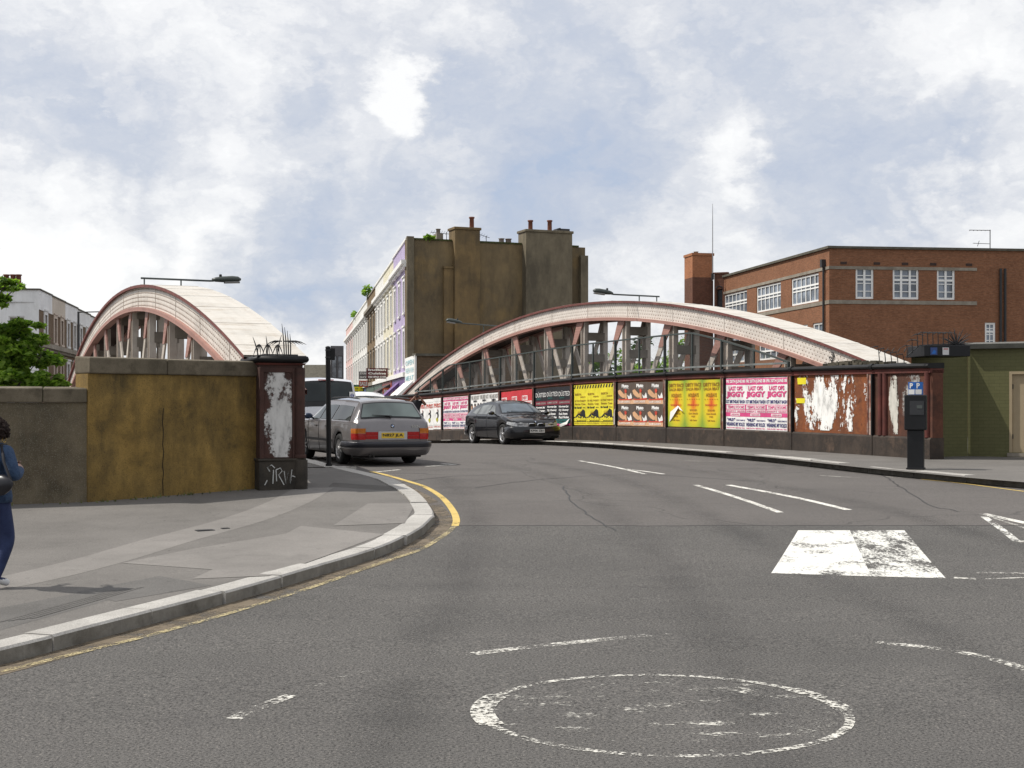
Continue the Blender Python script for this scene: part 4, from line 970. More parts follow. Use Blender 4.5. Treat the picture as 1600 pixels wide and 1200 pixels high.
def terrace_house(label, Da, Db, z1, wallm, nwin, trim, cols=None, gable=False, dep=9.5, plants=False):
    p0, p1 = street(Db), street(Da); _, d, n, L_ = frame2(p0, p1)
    r = thing('terraced_house', label, 'house', (p0.x, p0.y, .1), 0, None if gable else None)
    ops = []; w = 1.0
    for i in range(nwin):
        u = L_*(i+.5)/nwin
        ops += [(u-w/2, u+w/2, 4.15, 6.05), (u-w/2, u+w/2, 7.05, 8.75)]
    g = MB(); facade(g, p0, p1, .0, z1, ops)
    if gable:
        c = [p0, p0 - n*dep]
        g.face([V3(c[1],0), V3(c[0],0), V3(c[0],z1), V3(c[1],z1)])
    else: shell(g, p0, p1, dep, 0, z1-.1)
    q0 = p0 - n*.3; q1 = p1 - n*.3; pe = (C1 + GD*dep - GN*.1) if gable else p1-n*dep; g.face([V3(p0-n*.02, z1-.9), V3(p1-n*.02 - d*.05, z1-.9), V3(pe, z1-.9), V3(p0-n*dep, z1-.9)])
    g.build('wall', wallm, r)
    for o in ops: window(r, p0, p1, o, 2, 2, sill=trim, surround=trim)
    g = MB(); slab(g, p0, p1, .02, L_-.02, z1-1.35, z1-1.12, .30, 0); slab(g, p0, p1, .02, L_-.02, z1-1.5, z1-1.353, .16, 0); slab(g, p0, p1, .02, L_-.02, z1-.06, z1+.05, .07, .3); g.build('cornice', trim, r)
    g = MB(); slab(g, p0, p1, .02, L_-.02, 3.55, 3.78, .22, 0); g.build('string_course', trim, r)
    g = MB(); slab(g, p0, p1, .3, L_-.3, 2.9, 3.5, .10, 0); g.build('fascia', cols or plain('fascia_green', (.05,.09,.06), .5), r)
    g = MB(); slab(g, p0, p1, .3, L_-.3, .4, 2.85, .03, 0); g.build('shopfront', M['shopfront'], r)
    return r
purple = terrace_house('lilac end terrace house with bare brown rendered gable', 75, 84.8, 10.9, M['purple'], 3, M['white'], plain('fascia_purple', (.12,.06,.2), .5), True)
g = MB(); gbox(g, 0, 10.45, 0, -.35, 0, gz(640,374)); g.build('gable_wall', M['gable'], purple)
g = MB(); gbox(g, -.03, .35, .16, 0, 0, gz(640,371)+.05); g.build('edge_pier', M['gable3'], purple); g = MB(); gbox(g, 10.05, 10.5, .3, 0, 0, gz(910,400)); g.build('edge_pier', M['gable3'], purple)
for xa, xb, yt, k, mm in ((707,746,357,.42,'gable2'), (816,888,362,.55,'gable3')):
    g = MB(); gbox(g, gx(xa), gx(xb), k, -.6, 0, gz((xa+xb)/2, yt)-.12); gbox(g, gx(xa)-.06, gx(xb)+.06, k+.06, -.66, gz((xa+xb)/2, yt)-.12, gz((xa+xb)/2, yt)+.02)
    ch = g.build('chimney_breast', M[mm], purple, bevel=.02)
    for px in ((737,) if xa == 707 else (828, 858)):
        g = MB(); cyl(g, gP(gx(px), k/2-.2, gz(px, yt)), .14, .62); g.build('chimney_pot', M['pot'], ch)
g = MB(); gbox(g, gx(869), gx(888), .2, -.4, gz(878,362)+.02, gz(878,358)); gbox(g, gx(872), gx(874), .2, -.3, gz(878,362), gz(878,357)); g.build('stack_cap', M['iron'], purple)
g = MB(); gbox(g, gx(692), gx(706.5), .22, 0, 0, gz(700,420)); gbox(g, gx(691), gx(707), .26, 0, gz(700,420), gz(700,417)); g.build('pipe_boxing', M['gable2'], purple)
g = MB(); zt_ = gz(640,374)
gbox(g, .36, gx(706), .05, -.40, zt_-.0, zt_+.09); gbox(g, gx(748), gx(815), .05, -.40, zt_-.28+.28, zt_+.09); gbox(g, gx(889), 10.04, .05, -.40, zt_, zt_+.09); g.build('gable_coping', M['moss'], purple)
for (ax, hh, ln) in ((712, 362, 30), (775, 368, 26)):
    a = gx(ax); z = gz(ax, hh); t_ = thing('tv_aerial', 'thin TV aerial on the gable roof beside the '+('left' if ax == 712 else 'right')+' chimney breast', 'aerial', gP(a, -1.5, z-.8))
    g = MB(); g.tube([gP(a,-1.5,z-1.2), gP(a,-1.5,z+.15)], .02, 5); g.build('mast', M['iron'], t_)
    g = MB(); g.tube([gP(a-.9,-1.5,z+.35 if ax != 712 else z+.1), gP(a+.2,-1.5,z+.05)], .014, 4)
    for i in range(7): q = a-.9+.15*i; zz_ = (z+.35-.3*(i*.15)/1.1) if ax != 712 else z+.1; g.tube([gP(q,-1.7,zz_-.08), gP(q,-1.3,zz_+.08)], .008, 4)
    g.build('boom', M['iron'], t_)
g = MB(); gbox(g, gx(690), gx(700), -.8, -1.4, zt_, zt_+.5); cyl(g, gP(gx(695),-1.1,zt_+.48), .13, .3); g.build('roof_stack', M['batten'], purple)
g = MB(); gbox(g, gx(780), gx(812), -1.2, -2.6, zt_+.05, zt_+.25); cyl(g, gP(gx(797),-1.3,zt_+.2), .16, .25); cyl(g, gP(gx(808),-1.3,zt_+.2), .18, .25); g.build('roof_vent', M['batten'], purple)
terrace_house('cream house with lighter stucco next to the lilac house', 84.8, 94, 10.8, M['cream_paint'], 3, M['white'], plain('fascia_red', (.3,.05,.04), .5))
terrace_house('white stucco house between the cream house and the brown brick house', 94, 103, 10.8, M['white_wall'], 3, M['white'])
terrace_house('brown brick house with a plant growing from its parapet', 103, 114, 10.7, M['brown_brick'], 3, M['stone'])
terrace_house('white terraced house just beyond the brown brick house', 114, 126.5, 10.6, M['white_wall'], 4, M['white'], plain('fascia_blue', (.05,.08,.2), .5))
terrace_house('far white terraced house with plain parapet', 126.5, 141, 10.6, mottled('offwhite_stucco', [(.56,.55,.51),(.68,.67,.63)], 1.2, streak=((.4,.38,.34), .35)), 4, M['white'])
terrace_house('faded pink house at the far end of the terrace', 141, 158, 10.6, M['pink_wall'], 4, M['white'])
# parapet plants
def leaf_cloud(g, c, r, n, size, rr, flat=1.0, mi=0, hang=0.3):
    for _ in range(n):
        while True:
            q = Vector((rr.uniform(-1,1), rr.uniform(-1,1), rr.uniform(-1,1)))
            if q.length <= 1: break
        q = q * (rr.random()**.15 if rr.random() < .6 else 1)
        p = Vector(c) + Vector((q.x*r[0], q.y*r[1], q.z*r[2])); s = size*rr.uniform(.6,1.35)
        a = Vector((rr.uniform(-1,1), rr.uniform(-1,1), rr.uniform(-.5,.5))).normalized(); b = a.cross(Vector((rr.uniform(-1,1), rr.uniform(-1,1), rr.uniform(.2,1.4)))).normalized()
        g.face([p - a*s*.5, p + b*s*.28 - a*s*.05, p + a*s*.55, p - b*s*.28 - a*s*.05], mi)
def leaf_mat(name, c1, c2, c3):
    t = NT(name); v = t.coord('Object'); gi = t.n('NewGeometry')
    k = t.math('ADD', t.math('MULTIPLY', t.noise(v, 1.1, 4), .6), t.math('MULTIPLY', gi.outputs['Random Per Island'], .4))
    col = t.ramp(k, [(.3, c1), (.5, c2), (.72, c3)])
    t.set(col, .55, None, .35)
    tl = t.n('BsdfTranslucent'); t.L(t.mix(1.0, col, (1.3,1.5,.7), 'MULTIPLY'), tl.inputs[0]); mx = t.n('MixShader'); mx.inputs[0].default_value = .48
    t.L(t.b.outputs[0], mx.inputs[1]); t.L(tl.outputs[0], mx.inputs[2]); t.L(mx.outputs[0], t.o.inputs[0]); return t.m
M['leaf'] = leaf_mat('ash_leaves', (.06,.12,.016), (.17,.28,.04), (.30,.42,.08))
M['leaf_dark'] = leaf_mat('dark_leaves', (.010,.028,.008), (.028,.06,.016), (.06,.10,.03))
M['bark'] = mottled('bark', [(.05,.04,.03),(.11,.09,.07)], 4, bump=.6, bscale=20)
rr = random.Random(21)
def roof_plant(label, p, r, n):
    g = MB(); leaf_cloud(g, p, r, n, .32, rr)
    for k in range(6): g.tube([Vector(p)-Vector((0,0,r[2]*1.2)), Vector(p)+Vector((rr.uniform(-.4,.4), rr.uniform(-.4,.4), rr.uniform(0,.3)))*r[0]], .02, 4, 0)
    tag(g.build('plant', M['leaf']), label, 'plant')
p = street(112); roof_plant('bushy green plant sprouting from the brown brick house parapet', (p.x-.1, p.y, 11.2), (.5,.5,.55), 110)
p = street(136); roof_plant('small plants along the far white house parapet', (p.x, p.y, 10.9), (.3,2.2,.35), 120)
roof_plant('tuft of weeds on the gable coping near the left chimney breast', gP(gx(672), -.1, zt_+.15), (.35,.3,.12), 60)
# low brick shop in front of the gable, its sign and awning
E1 = Vector((-4.72, 70.0)); EZ = 1.85 + 82*70/2200
shop = thing('brick_shop', 'single storey dark brick shop in front of the gable', 'shop', (E1.x, E1.y, .2))
M['dark_brick'] = bricks('sooty_brick', (.10,.065,.04), (.15,.10,.06), (.10,.09,.075))
g = MB(); e2 = E1 + GD*5.2; back = GN*-5.0
for a, b in ((E1, e2), (e2, e2-GN*4.2), (C1, E1)): g.face([V3(a,0), V3(b,0), V3(b,EZ), V3(a,EZ)])
g.face([V3(E1,EZ-.1), V3(e2,EZ-.1), V3(e2-GN*4.2,EZ-.1), V3(C1,EZ-.1)]); g.build('wall', M['dark_brick'], shop)
g = MB(); slab(g, E1, e2, -.1, 5.3, EZ, EZ+.12, .12, .5); g.build('roof_edge', M['lead'], shop)
sgn = thing('shop_sign', 'tall white sign board with pale blue lettering on the low brick shop', 'sign', (E1.x-.3, E1.y, 3))
q0 = E1 + Vector((-.55,-.35)); sdn = Vector((SD.x, SD.y)); q1 = E1 + Vector((-.02,-.02))
g = MB(); a0 = Vector((-5.18,69.6)); a1 = Vector((-4.86,68.2))
SL = (C1 - E1).normalized(); SN = Vector((-SL.y, SL.x)); SN = SN if SN.x < 0 else -SN
a0 = C1 - SL*.25 + SN*.13; a1 = E1 + SN*.13 - SL*.05
zA, zB = 1.85 + 43*70/2200, 1.85 + 83*70/2200
g.hexa([V3(a0,zA-.1), V3(a1,zA-.1), V3(a1-SN*.1,zA-.1), V3(a0-SN*.1,zA-.1), V3(a0,zB), V3(a1,zB), V3(a1-SN*.1,zB), V3(a0-SN*.1,zB)]); g.build('board', M['white'], sgn)
g = MB(); dd = V3(a1-a0, 0).normalized(); off = Vector((-.012,-.002,0))
for i in range(3): g.text(('OPEN','FRESH FISH','MEAT')[i], V3(a0 + SN*.02, zB-.42-.40*i)+dd*.5, dd, Vector((0,0,1)), 4.0, .26)
g.build('lettering', plain('pale_blue_ink', (.35,.55,.60), .6), sgn)
def proj_sign(name, label, D, u0, u1, z0, z1, mat, lines, ink, brackets=False, thick=.08):
    f = street(D); o = Vector((-1, -.157)).normalized(); p = f + o*u1; q = f + o*u0     # p is the outer (left) end
    r = thing('shop_sign', label, 'sign', (f.x, f.y, z0)); d = V3(q-p, 0).normalized(); n = Vector((d.y, -d.x, 0))
    g = MB(); b = -n*thick; g.hexa([V3(p,z0), V3(q,z0), V3(q,z0)+b, V3(p,z0)+b, V3(p,z1), V3(q,z1), V3(q,z1)+b, V3(p,z1)+b]); g.build('board', mat, r)
    g = MB(); h = (z1-z0)/len(lines); L_ = (q-p).length
    for i, t_ in enumerate(lines): g.text(t_, V3(p, z1-h*(i+.80)) + d*L_*.08 + n*.012, d, Vector((0,0,1)), L_*.84, h*.62, 0, .05)
    g.build('lettering', ink, r)
    if brackets:
        g = MB()
        for z in (z0+.04, z1-.06): g.tube([V3(q,z), V3(f,z)], .03, 5)
        g.build('bracket', M['iron'], r)
proj_sign('s', 'maroon projecting sign reading Indian Cuisine', 88, .12, 1.46, 3.70, 4.36, plain('sign_maroon', (.10,.02,.02), .4), ['Indian','Cuisine','020 8960 5100'], M['white'], True)
proj_sign('s', 'grey and black sign with red stripe beyond the maroon sign', 109, .2, .9, 4.1, 4.7, plain('sign_grey', (.12,.11,.11), .5), ['SOUND','SHOP'], M['white'], True)
proj_sign('s', 'red and pale sign under the grey and black sign', 109, .2, .9, 3.5, 4.0, plain('sign_red', (.5,.10,.06), .5), ['SALE'], M['white'], True)
proj_sign('s', 'dark green projecting sign with yellow lettering far down the street', 117, .1, 1.1, 2.9, 3.8, plain('sign_green', (.02,.10,.05), .5), ['FF'], yel, True)
proj_sign('s', 'orange red sign low over the shops left of the lilac house', 83, .1, .75, 2.55, 3.05, plain('sign_orange', (.55,.13,.04), .5), ['FOOD'], M['white'], True)
def awning(label, Da, Db, z, drop, out, mat):
    a, b = street(Db), street(Da); o = Vector((-1,-.157)).normalized(); r = MB()
    r.face([V3(a,z), V3(b,z), V3(b+o*out,z-drop), V3(a+o*out,z-drop)]); r.face([V3(a+o*out,z-drop), V3(b+o*out,z-drop), V3(b+o*out,z-drop-.2), V3(a+o*out,z-drop-.2)])
    r.face([V3(a,z-.03), V3(a+o*out,z-drop-.03), V3(b+o*out,z-drop-.03), V3(b,z-.03)]); r.face([V3(a,z), V3(a+o*out,z-drop), V3(a+o*out,z-drop-.2), V3(a,z-.2)]); r.face([V3(b,z-.2), V3(b+o*out,z-drop-.2), V3(b+o*out,z-drop), V3(b,z)])
    tag(r.build('awning', mat), label, 'awning')
awning('small purple shop awning at the foot of the lilac house', 79, 81.5, 3.4, .8, .9, plain('awning_purple', (.16,.09,.24), .7))
awning('white shop awning beside the low brick shop', 70.5, 76, 3.3, 1.2, 1.3, M['white'])
awning('dark canvas awning further along under the cream house', 86, 93, 3.4, .7, 1.2, plain('awning_dark', (.06,.05,.05), .8))
# far glazed block closing the street
blk = thing('office_block', 'distant dark glazed office block at the end of the street', 'building', (-20.6, 172, 0))
fa, fb = Vector((-21.9,170)), Vector((-20.2,170.3)); fb = Vector((-20.35,170.2))
g = MB(); facade(g, fa, fb, 0, 9.4, [(.12,.72,2.2,5.2),(.85,1.45,2.2,5.2),(.12,.72,5.5,8.2),(.85,1.45,5.5,8.2)], mi=0); shell(g, fa, fb, 9, 0, 9.4, roof=9.3); g.build('wall', plain('slate_cladding', (.10,.10,.105), .6), blk)
for o in ((.12,.72,2.2,5.2),(.85,1.45,2.2,5.2),(.12,.72,5.5,8.2),(.85,1.45,5.5,8.2)): window(blk, fa, fb, o, 1, 2, fr=M['iron'], gl=glass_mat('pale_glass', (.16,.18,.20), .15))
lw = thing('far_house', 'pale far house left of the glazed block', 'house', (-23.2, 176, 0))
fa, fb = Vector((-26.5,176)), Vector((-22.6,176)); ops = [(.3,1.0,2.2,3.6),(1.5,2.2,2.2,3.6),(2.6,3.3,2.2,3.6)]
g = MB(); facade(g, fa, fb, 0, 5.2, ops); shell(g, fa, fb, 7, 0, 5.2, roof=5.1); g.build('wall', M['white_wall'], lw)
g = MB(); m_ = (fa+fb)/2; g.face([V3(fa,5.2), V3(fb,5.2), V3(fb+Vector((0,3.5)),7.4), V3(fa+Vector((0,3.5)),7.4)]); g.build('roof', M['lead'], lw)
for o in ops: window(lw, fa, fb, o, 2, 2)

# ---- brick building beyond the right arch
M['brick'] = bricks('red_brown_brick', (.20,.086,.044), (.27,.122,.064), (.20,.15,.11), dirt=(.055,.026,.016), dirt_amt=.45)
M['brick_d'] = bricks('dark_purple_brick', (.12,.052,.034), (.165,.07,.044), (.13,.10,.08), dirt=(.04,.022,.016))
M['brick_o'] = bricks('orange_brick', (.34,.13,.058), (.40,.165,.08), (.3,.22,.16))
K = Vector((16.9, 75.0)); KF = Vector((16.9 - .1845*16.75, 91.75)); KE = K + Vector((1, .128))*12.4
bb = thing('brick_office', 'large red brown brick office with white windows and flat roof', 'building', (K.x, K.y, 0))
_, dl, nl, LL = frame2(KF, K); _, dr_, nr_, LR = frame2(K, KE)
def lu(x): t_ = (x-800)/FOC; e = (K.x - t_*K.y)/(t_*1 + .1845); return LL - e*math.sqrt(1+.1845**2)
def lz(x, y): t_ = (x-800)/FOC; e = (K.x - t_*K.y)/(t_ + .1845); return CAMZ + (HOR-y)*(K.y+e)/FOC
def ru(x): t_ = (x-800)/FOC; m = (t_*K.y - K.x)/(1 - .128*t_); return m*math.sqrt(1+.128**2)
def rz(x, y): t_ = (x-800)/FOC; m = (t_*K.y - K.x)/(1 - .128*t_); return CAMZ + (HOR-y)*(K.y + .128*m)/FOC
BT = rz(1296, 388)
opsL = [(lu(a), lu(b), 7.67, 9.22) for a, b in ((1131.5,1167),(1182,1220),(1236.5,1279))] + [(lu(a), lu(b), 4.75, 6.5) for a, b in ((1140,1168),(1186,1220),(1240,1262))] + [(lu(1270), lu(1285.5), 5.0, 6.5)] + [(lu(a), lu(b), 1.7, 3.4) for a, b in ((1140,1168),(1186,1220),(1240,1275))]
wz = (rz(1350,467), rz(1350,418))
opsR = [(ru(1337), ru(1365), *wz), (ru(1395), ru(1435.5), *wz), (ru(1464), ru(1492), *wz), (ru(1539), ru(1555.5), rz(1547,541), rz(1547,504)), (ru(1337), ru(1365), 1.6, 3.3)]
g = MB(); facade(g, KF, K, 0, BT, opsL, .12); g2 = g; facade(g, K, KE, 0, BT, opsR, .12)
bk = [KE, KE + Vector((-.128,1))*17, KF]
for a, b in zip(bk, bk[1:]): g.face([V3(a,0), V3(b,0), V3(b,BT), V3(a,BT)])
g.build('wall', M['brick'], bb)
g = MB(); g.face([V3(KF,BT-.4), V3(K-nl*.01,BT-.4), V3(KE,BT-.4), V3(bk[1],BT-.4)]); g.build('roof', M['lead'], bb)
g = MB(); slab(g, KF, K, -.1, LL+.12, BT, BT+.13, .12, .35); slab(g, K, KE, .01, LR, BT+.0, BT+.125, .118, .35); g.build('roof_coping', M['lead'], bb)
for nm, z0_, z1_ in (('head_band', 9.27, 9.43), ('sill_band', 7.42, 7.62)):
    g = MB(); slab(g, KF, K, .0, LL+.03, z0_, z1_, .04, 0); slab(g, K, KE, -.03, ru(1526), z0_+.002, z1_+.002, .042, 0); g.build(nm, M['stone'], bb)
wg = glass_mat('office_glass', (.15,.175,.21), .08, .5)
for i, o in enumerate(opsL): window(bb, KF, K, o, 6 if i < 3 else (4 if i != 6 else 2), 2, fw=.10, mun=.075, transom=.62 if i < 3 else .3, gl=wg)
for i, o in enumerate(opsR): window(bb, K, KE, o, 3 if i == 1 else 2, 4, fw=.11, mun=.045, transom=.62, gl=wg)
for i, o in enumerate(opsR[:3]):     # heavier mullions between the casements
    n_ = 3 if i == 1 else 2; g = MB()
    for k in range(1, n_): u = o[0] + (o[1]-o[0])*k/n_; p = K + dr_*u; g.bar(V3(p-nr_*.07, o[2]), V3(p-nr_*.07, o[3]), .11, .07, (nr_.x, nr_.y, 0))
    g.build('mullion', M['frame'], bb)
for x in (1318, 1370, 1414, 1458, 1514):
    p = K + dr_*ru(x); g = MB(); g.box(V3(p + nr_*.0, 9.6), (.35,.05,.13), math.atan2(dr_.y, dr_.x)); g.build('air_brick', plain('air_brick_dark', (.05,.03,.025), .9), bb)
g = MB()
for x in (1284,):
    p = KF + dl*lu(1289) + nl*.09; g.tube([V3(p,0), V3(p,BT-.9)], .06, 8); g.box(V3(p,BT-.75), (.3,.24,.42), .2)
g.build('drainpipe', M['iron'], bb)
for x in (1562, 1569):
    p = K + dr_*ru(x) + nr_*.12; g = MB(); g.tube([V3(p,0), V3(p,rz(x,420))], .07 if x != 1577 else .1, 8); g.build('drainpipe', M['iron'], bb)
g = MB(); e = K + dr_*(ru(1566)); e2 = e + Vector((2.6, 1.6)); 
for a, b in ((e + nr_*-.4, e2 + nr_*-.4), (e2 + nr_*-.4, e2 + Vector((6,4)))): g.face([V3(a,0), V3(b,0), V3(b,rz(1570,396)), V3(a,rz(1570,396))])
g.build('side_wing', M['brick_d'], bb)
# chimney and stair tower at its far end
T0 = at(1082, 638, 92); T1 = at(1114.5, 638, 92.3); T2 = at(1131.5, 638, 91.0)
tz = lambda y, D=92: CAMZ + (HOR-y)*D/FOC
g = MB(); a, b = Vector((T0.x,T0.y)), Vector((T1.x,T1.y)); facade(g, a, b, 0, tz(433), []); shell(g, a, b, 1.6, 0, tz(433)); st_ = g.build('chimney', M['brick_d'], bb)
g = MB(); facade(g, a, b, tz(433), tz(396), []); shell(g, a, b, 1.6, tz(433), tz(396), roof=tz(396)); slab(g, a, b, -.05, (b-a).length+.05, tz(399), tz(395), .06, 1.66); g.build('stack', M['brick_o'], st_)
g = MB(); cyl(g, V3((a+b)/2 - Vector((.35,-.8)), tz(396)), .16, .22); g.build('pot', M['stone'], st_)
g = MB(); a, b = Vector((T1.x+.01,T1.y-.35)), Vector((T2.x+.3,T2.y+.6)); L_ = (b-a).length
facade(g, a, b, 0, tz(428), [(.15,.55,tz(490),tz(452))], .3); shell(g, a, b, 2.5, 0, tz(428), roof=tz(430)); slab(g, a, b, -.05, L_+.05, tz(428), tz(426), .08, .3); g.build('stair_tower', M['brick_d'], bb)
g = MB(); p = a + (b-a).normalized()*.35; n_ = Vector(((b-a).normalized().y, -(b-a).normalized().x)); g.tube([V3(p+n_*.02 + (b-a).normalized()*(.2*math.cos(q)), tz(452)+.2*math.sin(q)) for q in [math.pi*i/8 for i in range(9)]], .035, 6)
g.face([V3(p-n_*.28 - (b-a).normalized()*.2, tz(490)), V3(p-n_*.28 + (b-a).normalized()*.2, tz(490)), V3(p-n_*.28 + (b-a).normalized()*.2, tz(451)), V3(p-n_*.28 - (b-a).normalized()*.2, tz(451))]); g.build('louvre', M['shopfront'], bb)
mast = thing('radio_mast', 'tall thin radio mast beside the orange brick chimney', 'mast', (at(1113,430,91).x, 91.2, tz(426)))
g = MB(); p = at(1113.5,430,91.5); g.tube([(p.x,p.y,tz(440)), (p.x,p.y,tz(350)), (p.x,p.y,tz(320))], [.035,.025,.012], 6); g.build('pole', plain('galvanised', (.25,.25,.26), .5), mast)
g = MB(); g.box((p.x,p.y,tz(433)), (.16,.16,.4)); g.build('base', M['iron'], mast)
ae = thing('tv_aerial', 'TV aerial on the far right corner of the brick office roof', 'aerial', (at(1547,388,78).x, 78, BT))
g = MB(); p = at(1547,388,78); zz_ = lambda y: CAMZ + (HOR-y)*78/FOC; g.tube([(p.x,p.y,BT-.3), (p.x,p.y,zz_(359))], .025, 5); g.build('mast', M['iron'], ae)
g = MB(); g.tube([(p.x-1.15,p.y,zz_(359.5)), (p.x+.03,p.y,zz_(360))], .018, 4)
for i in range(5): g.tube([(p.x-1.1+.22*i,p.y-.2,zz_(360)), (p.x-1.1+.22*i,p.y+.2,zz_(360))], .01, 4)
g.tube([(p.x-.95,p.y,zz_(380)), (p.x,p.y,zz_(381))], .015, 4); g.tube([(p.x-.6,p.y,zz_(376)), (p.x-.7,p.y,zz_(385))], .015, 4); g.build('boom', M['iron'], ae)

# ---- terrace on the left of the street
LW = Vector((-25.2, 75.0))
def lst(D): return Vector((-25.2 - .157*(D-75), D))
M['surround_w'] = plain('window_surround_white', (.68,.68,.67), .7, var=.06); M['surround_b'] = plain('window_surround_beige', (.50,.42,.35), .7, var=.08)
M['beige_wall'] = mottled('beige_stucco', [(.50,.44,.37),(.58,.52,.45)], 1.2, streak=((.3,.26,.2), .3))
M['greywhite'] = mottled('grey_white_stucco', [(.72,.73,.74),(.80,.80,.80)], 1.2, streak=((.38,.37,.35), .3))
LB = bricks('brown_london_brick', (.13,.085,.05), (.18,.12,.075), (.15,.13,.1))
def left_house(label, Da, Db, z1, par, sur, nwin, endwall=False):
    p0, p1 = lst(Da), lst(Db); _, d, n, L_ = frame2(p0, p1)
    r = thing('terraced_house', label, 'house', (p0.x, p0.y, 0)); ops = []
    for i in range(nwin):
        u = L_*(i+.5)/nwin; ops += [(u-.42, u+.42, 5.55, 6.95), (u-.42, u+.42, 2.5, 4.5)]
    g = MB(); facade(g, p0, p1, 0, 7.12, ops); shell(g, p0, p1, 9, 0, 7.12) if not endwall else None; g.build('wall', LB, r)
    g = MB(); slab(g, p0, p1, 0, L_, 7.12, z1, .03, .25); g.build('parapet', par, r)
    g = MB(); slab(g, p0, p1, .01, L_-.01, 5.12, 5.36, .32, 0); slab(g, p0, p1, .01, L_-.01, 4.98, 5.117, .15, 0); g.build('cornice', M['stone'], r)
    g = MB(); slab(g, p0, p1, 0, L_, z1, z1+.08, .08, .3); g.build('parapet_coping', M['lead'], r)
    for o in ops: window(r, p0, p1, o, 2, 2, sur, surround=sur, sill=sur)
    g = MB(); q = [p0, p1, p1-n*9, p0-n*9]; g.face([V3(k, 7.5) for k in q]); g.build('roof', M['lead'], r)
    return r
eh = left_house('white end house of the left terrace with arched side window', 75, 79.0, 8.15, M['greywhite'], M['surround_w'], 1, True)
ea = Vector((-34, 74.2)); eb = LW
_, de, ne, LE = frame2(ea, eb); wu = LE - 1.15
g = MB(); facade(g, ea, eb, 0, 8.15, [(wu-.42, wu+.42, 5.4, 6.75)], .15); g.build('end_wall', M['greywhite'], eh)
window(eh, ea, eb, (wu-.42, wu+.42, 5.4, 6.75), 2, 2, M['surround_w'], glass_mat('curtained_glass', (.12,.10,.07), .2)); 
g = MB(); slab(g, ea, eb, 0, LE-2.2, 5.0, 7.1, .03, 0); g.build('brick_panel', LB, eh); g = MB(); slab(g, ea, eb, 0, LE+.05, 8.15, 8.23, .08, .3); g.build('end_coping', M['lead'], eh)
g = MB(); q = ea + de*(LE-3.6); 
pz = lambda y: CAMZ + (HOR-y)*77/FOC
g.hexa([V3(q,8), V3(q+de*1.9,8), V3(q+de*1.9-ne*.6,8), V3(q-ne*.6,8), V3(q,pz(447)), V3(q+de*1.9,pz(447)), V3(q+de*1.9-ne*.6,pz(447)), V3(q-ne*.6,pz(447))]); cst = g.build('chimney', LB, eh)
for x in (10, 20.5, 29):
    p = at(x, 440, 75.6); g = MB(); cyl(g, (p.x, p.y, pz(447)), .16, .5); g.build('pot', M['pot'], cst)
left_house('beige fronted house between two white houses in the left terrace', 79.0, 83.6, 8.12, M['beige_wall'], M['surround_b'], 2)
left_house('white house with moulded cornice right of the beige house', 83.6, 88.5, 8.1, M['greywhite'], M['surround_w'], 2)
left_house('grey white house partly hidden by the left arch', 88.5, 94, 8.05, M['greywhite'], M['surround_w'], 2)
left_house('furthest pale house of the left terrace seen through the left arch', 94, 106, 8.0, M['greywhite'], M['surround_w'], 4)

# ------------------------------------------------------------------ trees
def tree(label, base, h, tr, blobs, leaf, lsize, seed, name='leafy_tree', dens=1.0):
    rr = random.Random(seed); base = Vector(base)
    r = thing(name, label, 'tree', base)
    g = MB(); g.tube([base + Vector((0,0,-.3)), base + Vector((.05*h*.1,0,h*.3)), base + Vector((-.02*h,0,h*.62))], [tr, tr*.75, tr*.4], 10)
    fk = base + Vector((0,0,h*.35))
    for (c, rad, n) in blobs:
        c = base + Vector(c); g.tube([fk + Vector((0,0,rr.uniform(0,h*.25))), (fk+c)/2 + Vector((rr.uniform(-.2,.2), rr.uniform(-.2,.2), .1)), c], [tr*.4, tr*.25, tr*.08], 6)
        for k in range(4):
            q = c + Vector((rr.uniform(-1,1)*rad[0], rr.uniform(-1,1)*rad[1], rr.uniform(-.6,1)*rad[2]))*.8; g.tube([c, q], [tr*.1, tr*.04], 4)
    g.build('trunk', M['bark'], r)
    g = MB()
    for (c, rad, n) in blobs:
        c = base + Vector(c)
        m = max(6, int(n/110))
        for k in range(m):      # clumps inside each lobe, so light and gaps come through
            while True:
                q = Vector((rr.uniform(-1,1), rr.uniform(-1,1), rr.uniform(-1,1)))
                if q.length < 1: break
            cc_ = c + Vector((q.x*rad[0], q.y*rad[1], q.z*rad[2]))*.9; s = rr.uniform(.22,.42)
            leaf_cloud(g, cc_, (rad[0]*s, rad[1]*s, rad[2]*s*.8), int(n/m*dens), lsize, rr)
    g.build('crown', leaf, r)
    return r
def rel(base, px, py, D): p = at(px, py, D); return (p.x-base[0], p.y-base[1], p.z-base[2])
b = (-12.7, 34.0, .3)
tree('bright green ash tree rising behind the pebbledash wall', b, 3.4, .09, [(rel(b,20,540,34),(.75,.8,.55),3000),(rel(b,62,560,34),(.5,.6,.45),1800),(rel(b,10,590,34),(.85,.8,.5),2400),(rel(b,72,598,33.6),(.38,.5,.38),1100),(rel(b,-40,540,34.5),(.8,.8,.8),1500),(rel(b,95,600,34),(.3,.4,.25),500),(rel(b,35,512,34),(.45,.5,.25),800)], M['leaf'], .17, 3)
b = (-14.0, 33.5, .3)
tree('taller tree whose leafy branch hangs into the left edge', b, 5.2, .13, [(rel(b,-15,455,33.5),(.62,.6,.30),1400),(rel(b,12,440,33.3),(.3,.4,.13),420),(rel(b,24,450,33.3),(.2,.3,.13),260),(rel(b,0,474,33.4),(.32,.4,.13),400),(rel(b,-70,420,34),(1.2,1.2,1.0),900),(rel(b,-80,500,34),(.9,.9,.9),700)], M['leaf'], .17, 4)
